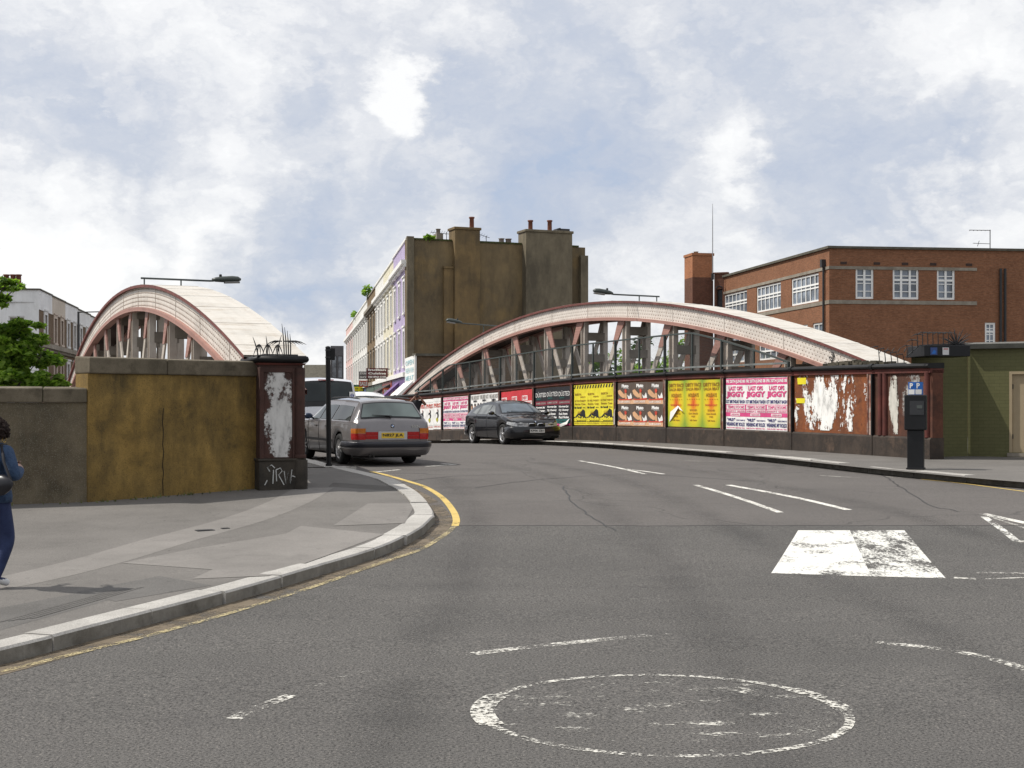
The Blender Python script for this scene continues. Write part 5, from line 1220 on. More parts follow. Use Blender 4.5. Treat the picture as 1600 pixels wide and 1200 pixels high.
for i, (x, D, h, rx) in enumerate(((952,100,4.4,1.9),(1000,104,5.2,2.6),(1040,98,4.8,2.2),(925,108,4.2,2.2),(1068,106,5.4,2.4))):
    p = at(x, 600, D); b = (p.x, p.y, .1); h *= 1.42
    tree(['rounded dark tree just right of the gable seen through the arch','broad dark tree in the middle of the gap under the arch','dark bushy tree left of the brick tower under the arch','dark tree half hidden by the gable edge','tall dark tree against the brick chimney under the arch'][i], b, h, .14,
         [((0,0,h*.62),(rx,rx*.8,h*.36),800),((rx*.6,.2,h*.45),(rx*.6,rx*.6,h*.3),400),((-rx*.6,0,h*.45),(rx*.6,rx*.6,h*.32),400)], M['leaf_dark'] if i % 2 else M['leaf'], .34, 30+i, dens=1.0)

# ------------------------------------------------------------------ street lamps on the girders and the far lamp post
def lamp(label, base, tip, posts, head_len, up_z, hd):
    """arm from base to tip, hd = direction of the head"""
    r = thing('street_lamp', label, 'street lamp', base); b = Vector(base); t_ = Vector(tip); d = (t_-b); hd = Vector(hd).normalized()
    g = MB(); g.tube([b, b + d*.55, t_, t_ + hd*.1], .024, 8)
    for q in posts: p = b + d*q; g.tube([p, p - Vector((0,0,up_z))], .018, 6)
    g.build('arm', plain('lamp_arm_grey', (.05,.06,.06), .5), r)
    g = MB(); o = t_ + hd*.06; side = hd.cross(Vector((0,0,1))).normalized(); upv = side.cross(hd)
    rows = []
    for q, w, hgt in ((0,.05,.05),(.12,.09,.085),(.35,.115,.11),(.7,.12,.12),(.9,.10,.10),(1,.04,.04)):
        c = o + hd*(head_len*q) + upv*.02
        rows.append([c + side*(w*math.cos(a)) + upv*(hgt*math.sin(a)*(.8 if math.sin(a) > 0 else .55)) for a in [2*math.pi*k/14 for k in range(14)]])
    g.grid(rows, closed=True); g.face(rows[0][::-1]); g.face(rows[-1]); h = g.build('head', plain('lamp_head_green_grey', (.045,.055,.05), .45), r, merge=True)
    g = MB(); rows = []
    for q, w in ((.42,.07),(.55,.10),(.8,.10),(.95,.06)):
        c = o + hd*(head_len*q) + upv*.02
        rows.append([c + side*(w*math.cos(a)) - upv*(.05 + .045*math.sin(a)) for a in [math.pi*k/8 for k in range(9)]])
    g.grid(rows); g.build('lens', plain('lamp_lens', (.35,.36,.36), .15, var=.1), h)
    g = MB(); c = o + hd*(head_len*.30) + upv*.10; g.lathe([(.035,0),(.035,.05),(.02,.06),(.001,.06)], c, upv, 10); g.build('photocell', M['black'], h)
    return r
def LP(s, n, dz): z = 5.0 - .00868*(s-41.1)**2; return Vector((QL.x + U.x*s + NR.x*n, U.y*s + NR.y*n, z+dz))
def RP(s, n, dz): z = 5.38 - .00875*(s-14.26)**2; return Vector((QR.x + U.x*s + NR.x*n, QR.y + U.y*s + NR.y*n, z+dz))
nr3 = Vector((NR.x, NR.y, 0))
lamp('street lamp reaching right over the road from the left arch', LP(37.2,-.05,.16), LP(37.2,1.62,.15), (.05,.58), .72, .16, nr3 + Vector((0,0,.05)))
lamp('street lamp reaching left from the crown of the right arch', RP(9.4,.85,.16), RP(9.4,-.72,.18), (.06,.45), .66, .16, -nr3 + Vector((0,0,.10)))
lamp('street lamp reaching left from the far end of the right arch', RP(22.4,.9,.30), RP(22.6,-.75,.42), (.1,.5), .66, .32, -nr3 + Vector((0,0,.14)))
fl_ = thing('lamp_post', 'slim dark lamp post in front of the left terrace', 'lamp post', (at(122,600,70).x, 70, 0))
p = at(122.5, 487, 70); g = MB(); g.tube([(p.x,70,-.1), (p.x,70,2.5), (p.x,70,p.z)], [.09,.075,.055], 8); g.build('pole', M['iron'], fl_)
g = MB(); g.tube([(p.x-.05,70,p.z-.03), (p.x+1.5,70.2,p.z+.02)], .03, 6); g.build('arm', M['iron'], fl_)
g = MB(); q = Vector((p.x+1.5,70.2,p.z+.02)); g.box(q + Vector((.2,0,0)), (.5,.18,.12)); g.build('head', M['iron'], fl_, bevel=.03)
# ------------------------------------------------------------------ vehicles
def paint(name, c, metal=.0, rough=.32, coat=1.0, dirt=.0):
    t = NT(name); v = t.coord('Object'); sp_ = t.n('SeparateXYZ'); t.L(v, sp_.inputs[0])
    f = t.noise(v, 3.5, 6, .65); col = t.ramp(f, [(.3, mul(c, .9)), (.7, mul(c, 1.06))])
    low = t.ramp(t.math('ADD', sp_.outputs['Z'], t.math('MULTIPLY', f, .3)), [(.38, (1,1,1)), (.75, (0,0,0))])
    col = t.mix(t.math('MULTIPLY', low, dirt), col, (.10,.09,.075))
    t.set(col, rough, metal, .5, coat); t.b.inputs['Coat Roughness'].default_value = .06; return t.m
M['carglass'] = glass_mat('car_glass', (.022,.028,.028), .03, .5); M['carglass'].node_tree.nodes['Principled BSDF'].inputs['Specular IOR Level'].default_value = .32
M['rim'] = plain('alloy_rim', (.50,.50,.50), .28, .85, var=.08)
M['trim'] = plain('black_trim', (.018,.018,.02), .5)
M['chrome'] = plain('chrome', (.75,.75,.76), .12, 1.0, var=.03)
M['well'] = plain('wheel_well', (.008,.008,.008), .9)
M['red_lens'] = plain('red_lens', (.36,.012,.012), .15, var=.25, scale=30)
M['amber_lens'] = plain('amber_lens', (.48,.14,.012), .15, var=.25, scale=30)
M['clear_lens'] = plain('headlight_lens', (.42,.43,.44), .08, var=.5, scale=22, spec=.8)
class Car:
    def lens(s, name, parent, mats, x_in, x_out, y_in, bands, sg, off=.012):
        """lamp wrapped round a corner: bands = (zlo, zhi, zlo_end, zhi_end, material)"""
        g = MB(); n = 9; front = x_in > 0
        for zl, zh, zl2, zh2, mi in bands:
            rows = []
            for i in range(-1, n+1):
                q = max(0, i)/n; x = x_in + (x_out-x_in)*q; r = s.ring(x); row = []
                for k in range(5):
                    a = zl + (zl2-zl)*q; b = zh + (zh2-zh)*q; z = a + (b-a)*k/4
                    y = r[-1][0]
                    for (y0, z0), (y1, z1) in zip(r, r[1:]):
                        if z1 <= z <= z0: y = y0 + (y1-y0)*(z0-z)/max(1e-6, z0-z1); break
                    if i < 0: row.append(Vector((x + (off*1.6 if front else -off*1.6), sg*y_in, z)))
                    else: row.append(Vector((x + (off if front else -off), sg*(y + off*.9), z)))
                rows.append(row)
            g.grid(rows if (sg > 0) == front else [q[::-1] for q in rows], mi)
            for e in (0, 4):
                inner = [Vector((p[e].x - (off*2.5 if front else -off*2.5), p[e].y - sg*off*2.5, p[e].z)) for p in rows]
                g.grid([[p[e], q] for p, q in zip(rows, inner)], mi, smooth=False)
        return g.build(name, mats, parent, world=False)
    def __init__(s, **k): s.__dict__.update(k)
    def zt(s, x): return interp(s.top, x)
    def zb(s, x): return min(interp(s.belt, x), s.zt(x) - .015)
    def wb(s, x): return interp(s.width, x)
    def bot(s, x):
        z = interp(s.sill, x)
        for xw in s.axles:
            d = abs(x - xw)
            if d < s.ra: z = max(z, s.rw + math.sqrt(s.ra**2 - d*d)*1.0)
        return z
    def ring(s, x):
        zt, zb, wb = s.zt(x), s.zb(x), s.wb(x); k = max(0, min(1, (zt-zb)/(s.roof-s.beltz)))
        wt = wb*.95 + (wb*s.rw_ratio - wb*.95)*k; bz = s.bot(x); sh = zb - .05
        zs = [sh + (bz-sh)*q for q in (0, .22, .5, .8, 1)]; bulge = [.0, .012, .010, -.008, -.035]
        dr = .05*k + .018
        return [(0, zt), (wt*.5, zt-.006-.006*k), (wt*.8, zt-.02-.012*k), (wt*.95, zt-dr*.75), (wt, max(zb+.002, zt-dr-.05*k)), (wb-.025, zb), (wb-.004, zb-.028)] + [(wb+q, z) for q, z in zip(bulge, zs)]
    def shell(s, name, mat, parent):
        xs = set([s.x0 + (s.x1-s.x0)*i/70 for i in range(71)])
        for t_ in (s.top, s.belt, s.width): xs |= {q for q, _ in t_ if s.x0 <= q <= s.x1}
        for xw in s.axles:
            for i in range(17): xs.add(xw + s.ra*math.cos(math.pi*i/16)*.999)
            xs |= {xw - s.ra - .004, xw + s.ra + .004}
        xs = sorted(xs); xs = [x for i, x in enumerate(xs) if i == 0 or x - xs[i-1] > .002]
        rows = []
        for x in xs:
            r = s.ring(x); rows.append([(x, -y, z) for y, z in r[::-1]] + [(x, y, z) for y, z in r[1:]])
        g = MB(); g.grid([q[::-1] for q in rows]); g.face(rows[0]); g.face(rows[-1][::-1])
        o = g.build(name, mat, parent, world=False, merge=True)
        for pl in o.data.polygons: pl.use_smooth = True
        md = o.modifiers.new('edges', 'EDGE_SPLIT'); md.split_angle = R(38); md.use_edge_sharp = False
        # dark underside and wheel wells
        return o
    def under(s, parent):
        g = MB(); w = s.wb(0) - .10
        xs = [s.x0 + .12, s.x1 - .12]
        g.hexa([(xs[0],-w+.1,.17), (xs[1],-w+.1,.17), (xs[1],w-.1,.17), (xs[0],w-.1,.17), (xs[0],-w,.62), (xs[1],-w,.55), (xs[1],w,.55), (xs[0],w,.62)]); return g.build('underbody', M['well'], parent, world=False)
    def side(s, x, t_, sg, off=.008):       # a point on the flank glass, t 0 at the beltline, 1 at the roof rail
        r = s.ring(x); (y0, z0), (y1, z1) = r[5], r[4]
        return Vector((x, sg*(y0 + (y1-y0)*t_ + off), z0 + (z1-z0)*t_ + off*.3))
    def topp(s, x, f, off=.008):
        r = s.ring(x)[:5]; y = abs(f)*r[4][0]*.985
        for (a, za), (b, zb_) in zip(r, r[1:]):
            if y <= b + 1e-6: z = za + (zb_-za)*(y-a)/max(1e-6, b-a); break
        return Vector((x, math.copysign(y, f), z))
    def glass(s, name, parent, quads, sg, mat=None):
        for q in quads:
            g = MB(); n = 8; rows = []
            for i in range(n+1):
                a = [q[0][k] + (q[3][k]-q[0][k])*i/n for k in (0,1)]; b = [q[1][k] + (q[2][k]-q[1][k])*i/n for k in (0,1)]
                rows.append([s.side(a[0] + (b[0]-a[0])*j/n, a[1] + (b[1]-a[1])*j/n, sg) for j in range(n+1)])
            g.grid(rows if sg < 0 else [r[::-1] for r in rows]); g.build(name, mat or M['carglass'], parent, world=False)
    def screen(s, name, parent, xa, xb, f0, f1, off, mat=None, rim=True):
        for e, nm, mt in ((0, name, mat or M['carglass']), (.035, name + '_seal', M['trim'])):
            if e and not rim: continue
            g = MB(); rows = []; n = 12
            sgx = 1 if xb > xa else -1
            for i in range(n+1):
                q = i/n; x = xa - sgx*e*.7 + (xb-xa+2*sgx*e*.7)*q; f = f0 + (f1-f0)*q + e
                row = []
                for j in range(13):
                    p = s.topp(x, -f + 2*f*j/12); p2 = s.topp(x + .01, -f + 2*f*j/12); tn = (p2-p).normalized(); nn = Vector((-tn.z, 0, tn.x))
                    row.append(p + nn*(off if e == 0 else off*.45))
                rows.append(row)
            g.grid(rows if sgx > 0 else [r[::-1] for r in rows])
            if e == 0: main = g.build(nm, mt, parent, world=False)
            else: g.build('window_seal', mt, parent, world=False)
        return main
    def wheels(s, parent, spokes=5, tyre_w=.21, rimr=.215, spw=.07):
        for xw in s.axles:
            for sg in (-1, 1):
                c = Vector((xw, sg*(s.wb(xw) - .02), s.rw)); ax = Vector((0, sg, 0)); o = c - ax*tyre_w; r = s.rw
                w = thing('wheel', None, None); w.parent = parent
                g = MB(); g.lathe([(rimr,.01),(r*.93,0),(r,.03),(r,tyre_w-.035),(r*.97,tyre_w-.008),(r*.86,tyre_w+.004),(rimr+.005,tyre_w-.004),(rimr,tyre_w-.03),(rimr-.02,tyre_w-.06)], o, ax, 32)
                g.build('tyre', M['rubber'], w, world=False)
                g = MB(); g.lathe([(rimr+.002,tyre_w-.008),(rimr-.018,tyre_w-.012),(rimr-.03,tyre_w-.06),(rimr-.035,.05)], o, ax, 32)
                up = Vector((0,0,1)); fw = Vector((1,0,0))
                for k in range(spokes):
                    a = 2*math.pi*k/spokes + .3; d = fw*math.cos(a) + up*math.sin(a); g.bar(o + ax*(tyre_w-.018) + d*.03, o + ax*(tyre_w-.03) + d*(rimr-.015), spw, .03, ax)
                g.lathe([(.055,tyre_w-.03),(.055,tyre_w-.004),(.04,tyre_w+.002),(.001,tyre_w+.002)], o, ax, 14); g.build('rim', M['rim'], w, world=False)
                g = MB(); g.disc(o + ax*.06, ax if sg > 0 else ax, rimr-.02, 24); g.build('brake_disc', plain('brake_dark', (.03,.028,.026), .6), w, world=False)
    def bumper(s, name, parent, rear, prof, depth, mat, wrap=.75):
        """prof: list of (outset, z); follows the plan outline round one end"""
        xe = s.x0 if rear else s.x1; sg = -1 if rear else 1; pts = []
        w = s.wb(xe - sg*.55); 
        pl = [(xe - sg*wrap, w+.012), (xe - sg*.30, w+.012), (xe - sg*.12, w-.02), (xe - sg*.01, w-.13), (xe + sg*.03, w*.5), (xe + sg*.045, 0)]
        pl = pl + [(x, -y) for x, y in pl[-2::-1]]
        pp = [Vector(p) for p in pl]; rows = []
        for i, p in enumerate(pp):
            t_ = (pp[min(i+1, len(pp)-1)] - pp[max(i-1, 0)]).normalized(); n = Vector((-t_.y, t_.x))
            if n.dot(p - Vector((0,0))) < 0: n = -n
            rows.append([(p.x + n.x*o, p.y + n.y*o, z) for o, z in prof])
        g = MB(); g.grid(rows if not rear else [r[::-1] for r in rows]); o = g.build(name, mat, parent, world=False, merge=True); return o
    def mirrors(s, parent, x, mat, z=None):
        for sg in (-1, 1):
            y = s.wb(x); z_ = z or s.zb(x) + .07; g = MB(); c = Vector((x, sg*(y+.09), z_)); rows = []
            for q, k in ((-.08,.55),(-.05,.95),(.0,1),(.05,.8),(.09,.35)): rows.append([c + Vector((q, .105*k*math.cos(a), .068*k*math.sin(a))) for a in [2*math.pi*i/12 for i in range(12)]])
            g.grid(rows, closed=True); g.face(rows[0][::-1]); g.face(rows[-1]); g.tube([c, c + Vector((.03, -sg*.13, -.05))], .022, 6); g.build('mirror', mat, parent, world=False, merge=True)
    def seams(s, parent, xs, mat):
        for sg in (-1, 1):
            for x in xs:
                r = s.ring(x); g = MB(); pts = [Vector((x, sg*(y+.0015), z)) for y, z in r[5:]]; g.tube(pts, .0055, 4); g.build('door_seam', mat, parent, world=False)
    def handles(s, parent, xs, z, mat):
        for sg in (-1, 1):
            for x in xs: g = MB(); y = s.wb(x) + .012; g.box((x, sg*(y+.012), z), (.16,.03,.025)); g.build('door_handle', mat, parent, world=False, bevel=.006)
def plate(parent, o, ux, uy, n, txt, bg, w=.52, h=.115):
    g = MB(); o = Vector(o); ux = Vector(ux); uy = Vector(uy); n = Vector(n)
    c = [o - ux*w/2 - uy*h/2, o + ux*w/2 - uy*h/2, o + ux*w/2 + uy*h/2, o - ux*w/2 + uy*h/2]
    g.hexa([c[0]-n*.012, c[1]-n*.012, c[1], c[0], c[3]-n*.012, c[2]-n*.012, c[2], c[3]], 0)
    g.text(txt, o - ux*w*.45 - uy*h*.34 + n*.004, ux, uy, w*.9, h*.68, 1, .03); return g.build('number_plate', [bg, M['trim']], parent, world=False)
def place(o, cx, cy, hx, hy, wb=2.7):
    h = Vector((hx, hy)).normalized(); za, zb_ = zr(cy - h.y*wb/2), zr(cy + h.y*wb/2)
    o.location = (cx, cy, (za+zb_)/2 + .003); o.rotation_euler = (0, -math.atan2(zb_-za, wb), math.atan2(h.y, h.x))
# --- grey estate
E = Car(x0=-2.36, x1=2.36, roof=1.42, beltz=.92, rw_ratio=.70, axles=(-1.27,1.49), ra=.372, rw=.325,
    top=[(-2.36,.70),(-2.345,.90),(-2.32,.955),(-2.27,1.0),(-2.02,1.325),(-1.96,1.375),(-1.8,1.40),(-1.2,1.425),(-.3,1.43),(.15,1.41),(.38,1.36),(1.0,.985),(1.1,.965),(1.9,.89),(2.2,.83),(2.3,.77),(2.345,.66),(2.36,.55)],
    belt=[(-2.36,.90),(-2.2,.925),(1.0,.935),(1.6,.90),(2.36,.78)],
    width=[(-2.36,.70),(-2.33,.78),(-2.22,.835),(-1.9,.862),(-1.0,.875),(.9,.872),(1.7,.855),(2.1,.80),(2.28,.70),(2.36,.56)],
    sill=[(-2.36,.34),(-1.7,.27),(-1.2,.24),(1.5,.22),(2.36,.30)])
est = thing('estate_car', 'dark grey estate car with yellow rear plate driving away past the pier', 'car')
P_E = paint('taupe_metallic', (.175,.163,.165), .55, .30, 1.0, .2)
body = E.shell('body', P_E, est); E.under(est); E.wheels(est, 10, .20, .205, .03)
for sg in (-1, 1):
    E.glass('side_window', est, [((.88,.05),(.18,.05),(.18,.88),(.40,.88)), ((.12,.05),(-.72,.05),(-.72,.88),(.12,.88)), ((-.80,.05),(-1.98,.05),(-1.80,.86),(-.80,.88))], sg)
E.screen('rear_window', est, -2.245, -2.03, .90, .86, .012, glass_mat('rear_glass', (.10,.125,.12), .04, .35))
E.screen('windscreen', est, .93, .42, .88, .86, .010)
E.mirrors(est, .72, plain('dark_blue_mirror', (.02,.035,.07), .3)); E.seams(est, (1.0, .14, -.76), M['trim']); E.handles(est, (.32, -.52), .80, M['trim'])
E.bumper('bumper', est, True, [(-.02,.51),(.03,.50),(.05,.49),(.05,.36),(.035,.33),(.01,.27),(-.05,.21),(-.14,.20)], .2, P_E, .62)
E.bumper('bumper_strip', est, True, [(.028,.506),(.06,.502),(.068,.488),(.068,.395),(.05,.385)], .2, plain('bumper_blue_black', (.012,.013,.020), .42, coat=.4), .64)
E.bumper('bumper', est, False, [(0,.56),(.05,.56),(.055,.44),(.02,.38),(-.03,.22)], .2, P_E)
for sg in (-1, 1):
    g = MB(); x = -2.362; 
    def lamp_poly(y0, y1, z0, z1, mi): 
        a = [(x - .012 + (.10 if abs(y1) > .80 else 0)*0, sg*y0, z0), (x - .0 + (.06 if y1 > .8 else 0), sg*y1, z0), (x + (.06 if y1 > .8 else 0), sg*y1, z1), (x - .012, sg*y0, z1)]
        b_ = [(p[0]+.10, p[1], p[2]) for p in a]; g.face(a if sg < 0 else a[::-1], mi)
        for i in range(4): q = [a[i], a[(i+1)%4], b_[(i+1)%4], b_[i]]; g.face(q[::-1] if sg < 0 else q, mi)
    E.lens('tail_light', est, [M['red_lens'], M['amber_lens']], -2.36, -2.17, .60, [(.55,.675,.55,.675,0),(.679,.785,.679,.775,1)], sg)
    g = MB(); 
    for z0, z1, m_ in ((.56,.63,0),(.634,.71,0)): g.hexa([(-2.375,sg*.325,z0),(-2.375,sg*.592,z0),(-2.30,sg*.592,z0),(-2.30,sg*.325,z0),(-2.375,sg*.325,z1),(-2.375,sg*.592,z1),(-2.30,sg*.592,z1),(-2.30,sg*.325,z1)], m_)
    g.build('tailgate_light', M['red_lens'], est, world=False)
    g = MB(); g.tube([(2.30, sg*.64, .70), (2.36, sg*.62, .70)], .075, 14); g.tube([(2.32, sg*.44, .70), (2.38, sg*.43, .70)], .07, 14); g.build('headlight', M['clear_lens'], est, world=False)
g = MB(); g.hexa([(-2.372,-.32,.55),(-2.372,.32,.55),(-2.30,.32,.55),(-2.30,-.32,.55),(-2.372,-.32,.72),(-2.372,.32,.72),(-2.30,.32,.72),(-2.30,-.32,.72)]); g.build('plate_recess', plain('plate_surround', (.45,.45,.44), .4), est, world=False)
plate(est, (-2.378,0,.635), (0,-1,0), (0,0,1), (-1,0,0), 'N827 JLA', plain('plate_yellow', (.72,.48,.04), .5, var=.05), .50, .115)
def roundel(parent, c, n, r):
    g = MB(); c = Vector(c); n = Vector(n).normalized(); g.disc(c, n, r, 20, 0); g.disc(c + n*.003, n, r*.68, 20, 1)
    up = Vector((0,0,1)); sd_ = n.cross(up).normalized(); u2 = sd_.cross(n)
    for a0 in (0, math.pi): g.face([c + n*.006] + [c + n*.006 + (sd_*math.cos(a0 + q*math.pi/12) + u2*math.sin(a0 + q*math.pi/12))*r*.64 for q in range(7)], 2)
    g.build('badge', [M['trim'], M['white'], plain('badge_blue', (.05,.15,.4), .4)], parent, world=False)
roundel(est, (-2.362, 0, .835), (-1,0,.12), .042)
g = MB(); g.text('525i', (-2.368, -.42, .80), (0,-1,0), (0,0,1), .17, .045, 0, .03); g.build('model_number', M['chrome'], est, world=False)
g = MB(); g.tube([(-2.285,.02,1.02), (-2.265,.03,1.045)], .02, 8); g.tube([(-2.275,0,1.04), (-2.27,.15,1.05), (-2.245,.42,1.065)], [.018,.012,.006], 6); g.build('wiper', M['trim'], est, world=False)
g = MB(); g.tube([(-2.38,.42,.22), (-2.2,.42,.22)], .03, 10); g.tube([(-2.38,.50,.22), (-2.2,.50,.22)], .03, 10); g.build('exhaust', plain('exhaust_pipe', (.03,.028,.026), .5, .6), est, world=False)
for sg in (-1, 1):
    g = MB(); g.tube([(x, sg*(E.ring(x)[4][0]-.06), E.zt(x)+.005) for x in (-1.85,-1.7,-1,0,.2)], [.008,.016,.016,.016,.008], 6); g.build('roof_rail', M['trim'], est, world=False)
    g = MB(); xs_ = [-1.63+.12*i for i in range(-3, 0)] + [-.90+.12*i for i in range(0, 17)]
    for a, b in ((-2.0,-1.66), (-.90,1.12)): 
        n_ = 8; g.grid([[(a+(b-a)*i/n_, sg*(E.wb(a+(b-a)*i/n_)+.018), z) for z in (.47,.52)] for i in range(n_+1)] if sg < 0 else [[(a+(b-a)*i/n_, sg*(E.wb(a+(b-a)*i/n_)+.018), z) for z in (.52,.47)] for i in range(n_+1)])
    g.build('side_moulding', M['trim'], est, world=False)
# dim figures of head restraints seen through the rear window
place(est, -3.47, 31.75, -.407, .914, 2.76)
# --- black hatchback facing the camera
Hh = Car(x0=-2.11, x1=2.11, roof=1.43, beltz=.95, rw_ratio=.68, axles=(-1.31,1.35), ra=.37, rw=.325,
    top=[(-2.11,.60),(-2.08,.88),(-2.0,.97),(-1.88,1.06),(-1.62,1.235),(-1.35,1.315),(-.9,1.385),(-.4,1.43),(.0,1.425),(.25,1.38),(.40,1.32),(1.02,.985),(1.12,.955),(1.5,.89),(1.8,.82),(1.95,.765),(2.04,.69),(2.09,.58),(2.11,.46)],
    belt=[(-2.11,.92),(-1.7,.97),(-1.0,.955),(1.0,.925),(1.6,.87),(2.11,.72)],
    width=[(-2.11,.62),(-2.06,.75),(-1.9,.83),(-1.5,.87),(-.8,.868),(.9,.865),(1.4,.875),(1.75,.84),(1.95,.75),(2.05,.62),(2.11,.42)],
    sill=[(-2.11,.34),(-1.6,.26),(1.5,.20),(2.11,.22)])
hat = thing('hatchback_car', 'black hatchback parked facing the camera beside the poster wall', 'car')
P_H = paint('black_gloss', (.005,.0055,.008), .0, .35, .9, .04); P_H.node_tree.nodes['Principled BSDF'].inputs['Coat Roughness'].default_value = .025; P_H.node_tree.nodes['Principled BSDF'].inputs['Specular IOR Level'].default_value = .15
Hh.shell('body', P_H, hat); Hh.under(hat); Hh.wheels(hat, 5, .21, .225, .06)
for sg in (-1, 1): Hh.glass('side_window', hat, [((.86,.05),(.10,.05),(.10,.90),(.36,.90)), ((.04,.05),(-.80,.05),(-.80,.90),(.04,.90)), ((-.86,.06),(-1.30,.22),(-1.16,.62),(-.86,.82))], sg, glass_mat('pale_car_glass', (.16,.17,.165), .04, .5))
Hh.screen('windscreen', hat, .95, .43, .90, .86, .010, glass_mat('windscreen_glass', (.075,.095,.115), .04, .7)); Hh.screen('rear_window', hat, -1.92, -1.73, .85, .82, .01)
Hh.mirrors(hat, .74, P_H); Hh.seams(hat, (.98,.07,-.83), M['trim']); Hh.handles(hat, (.2,-.68), .84, P_H)
Hh.bumper('bumper', hat, False, [(-.05,.575),(-.01,.56),(.012,.52),(.02,.42),(.02,.30),(.0,.22),(-.08,.19)], .2, P_H, .5)
Hh.bumper('bumper', hat, True, [(-.04,.60),(.0,.58),(.02,.4),(-.02,.26)], .2, P_H, .5)
g = MB(); g.hexa([(2.10,-.48,.25),(2.165,-.44,.25),(2.165,.44,.25),(2.10,.48,.25),(2.10,-.48,.35),(2.163,-.44,.35),(2.163,.44,.35),(2.10,.48,.35)]); g.build('lower_intake', M['well'], hat, world=False)
for sg in (-1, 1):
    Hh.lens('headlight', hat, [M['clear_lens']], 2.108, 1.74, .29, [(.55,.675,.645,.73,0)], sg, .014)
    g = MB(); pts = [(2.055,.30,.665),(2.05,.30,.575),(2.01,.58,.555),(1.91,.72,.59),(1.76,.815,.70),(1.84,.72,.735),(1.96,.50,.715)]
    pts = [(x+.045, sg*y, z) for x, y, z in pts]; g = MB()
    for y in (.42,.58): 
        g = MB(); x = 2.035 + .05 - (.02 if y < .5 else .065); g.lathe([(.001,.014),(.04,.012),(.048,0)], (x+.02, sg*y, .618), (1, sg*.25, .2), 14); g.build('headlamp_bowl', M['chrome'], hat, world=False)
    g = MB(); n_ = 20; cy_ = sg*.155
    ko = [(2.105 + .0*math.sin(a), cy_ + .125*math.copysign(abs(math.cos(a))**.6, math.cos(a)), .60 + .072*math.copysign(abs(math.sin(a))**.6, math.sin(a))) for a in [2*math.pi*i/n_ for i in range(n_)]]
    ki = [(x+.02, cy_ + (y-cy_)*.86, .60 + (z-.60)*.82) for x, y, z in ko]; kb = [(x+.004, y, z) for x, y, z in ki]
    ring_ = [[p, q] for p, q in zip(ko + ko[:1], ki + ki[:1])]; g.grid(ring_, 0); g.face(kb, 1)
    for k in range(-3, 4): g.bar((2.118, cy_ + .03*k, .545), (2.118, cy_ + .03*k, .655), .006, .012, (1,0,0), 0)
    g.build('kidney_grille', [M['chrome'], M['well']], hat, world=False)
    g = MB(); g.lathe([(.001,.02),(.05,.015),(.055,0)], (2.085, sg*.60, .37), (1, sg*.3, 0), 14); g.build('fog_light', plain('fog_lens', (.12,.12,.125), .15), hat, world=False)
plate(hat, (2.178,.0,.43), (0,1,0), (0,0,1), (1,0,0), 'KF06 ZJU', plain('plate_white', (.62,.62,.60), .5, var=.05), .50, .115)
roundel(hat, (2.03, 0, .715), (.7,0,.7), .04)
g = MB(); g.tube([(.99,.45,1.0),(.93,.2,1.04),(.90,-.35,1.06)], .01, 5); g.tube([(.99,-.15,1.0),(.92,-.5,1.04)], .01, 5); g.build('wiper', M['trim'], hat, world=False)
place(hat, -.05, 45.9, .388, -.922, 2.66)
# --- silver people carrier
Vn = Car(x0=-2.45, x1=2.45, roof=1.97, beltz=1.12, rw_ratio=.83, axles=(-1.45,1.55), ra=.37, rw=.33,
    top=[(-2.45,.7),(-2.44,1.05),(-2.42,1.12),(-2.30,1.80),(-2.26,1.885),(-2.15,1.94),(-1.6,1.97),(.6,1.97),(1.1,1.92),(1.3,1.84),(1.95,1.18),(2.05,1.13),(2.35,.98),(2.43,.8),(2.45,.6)],
    belt=[(-2.45,1.08),(-2.3,1.12),(1.9,1.10),(2.45,.9)], width=[(-2.45,.84),(-2.40,.90),(-2.25,.935),(-1.8,.95),(1.7,.95),(2.2,.86),(2.45,.62)], sill=[(-2.45,.34),(-1.9,.28),(2.45,.26)])
van = thing('people_carrier', 'silver people carrier with dark rear window ahead of the grey estate car', 'van')
P_V = paint('silver_metallic', (.66,.67,.70), .1, .3, 1.0, .10)
Vn.shell('body', P_V, van); Vn.under(van); Vn.wheels(van, 6, .22, .21, .06)
for sg in (-1, 1): Vn.glass('side_window', van, [((1.75,.04),(.95,.04),(.95,.86),(1.28,.86)), ((.88,.04),(-.62,.04),(-.62,.88),(.88,.88)), ((-.70,.04),(-2.2,.04),(-2.12,.86),(-.70,.88))], sg)
Vn.screen('rear_window', van, -2.385, -2.288, .92, .88, .012); Vn.screen('windscreen', van, 1.9, 1.32, .9, .86, .01); Vn.mirrors(van, 1.5, M['trim'], 1.25); Vn.seams(van, (.92,-.66), M['trim'])
for sg in (-1, 1):
    g = MB(); g.box((-2.415, sg*.86, .86), (.1,.13,.44)); g.build('tail_light', M['red_lens'], van, world=False, bevel=.015)
    g = MB(); g.box((2.36, sg*.66, .86), (.16,.3,.2)); g.build('headlight', M['clear_lens'], van, world=False, bevel=.03)
Vn.bumper('bumper', van, True, [(0,.60),(.05,.58),(.06,.4),(0,.28)], .2, P_V); Vn.bumper('bumper', van, False, [(0,.60),(.05,.58),(.06,.4),(0,.28)], .2, P_V)
g = MB(); rows_ = [(-2.31,1.845)]; g.box((-2.29, 0, 1.895), (.05,.42,.022)); g.build('brake_light', M['red_lens'], van, world=False)
plate(van, (-2.462,0,.93), (0,-1,0), (0,0,1), (-1,0,0), 'LT04 VKC', plain('plate_yellow', (.72,.48,.04), .5), .5, .11)
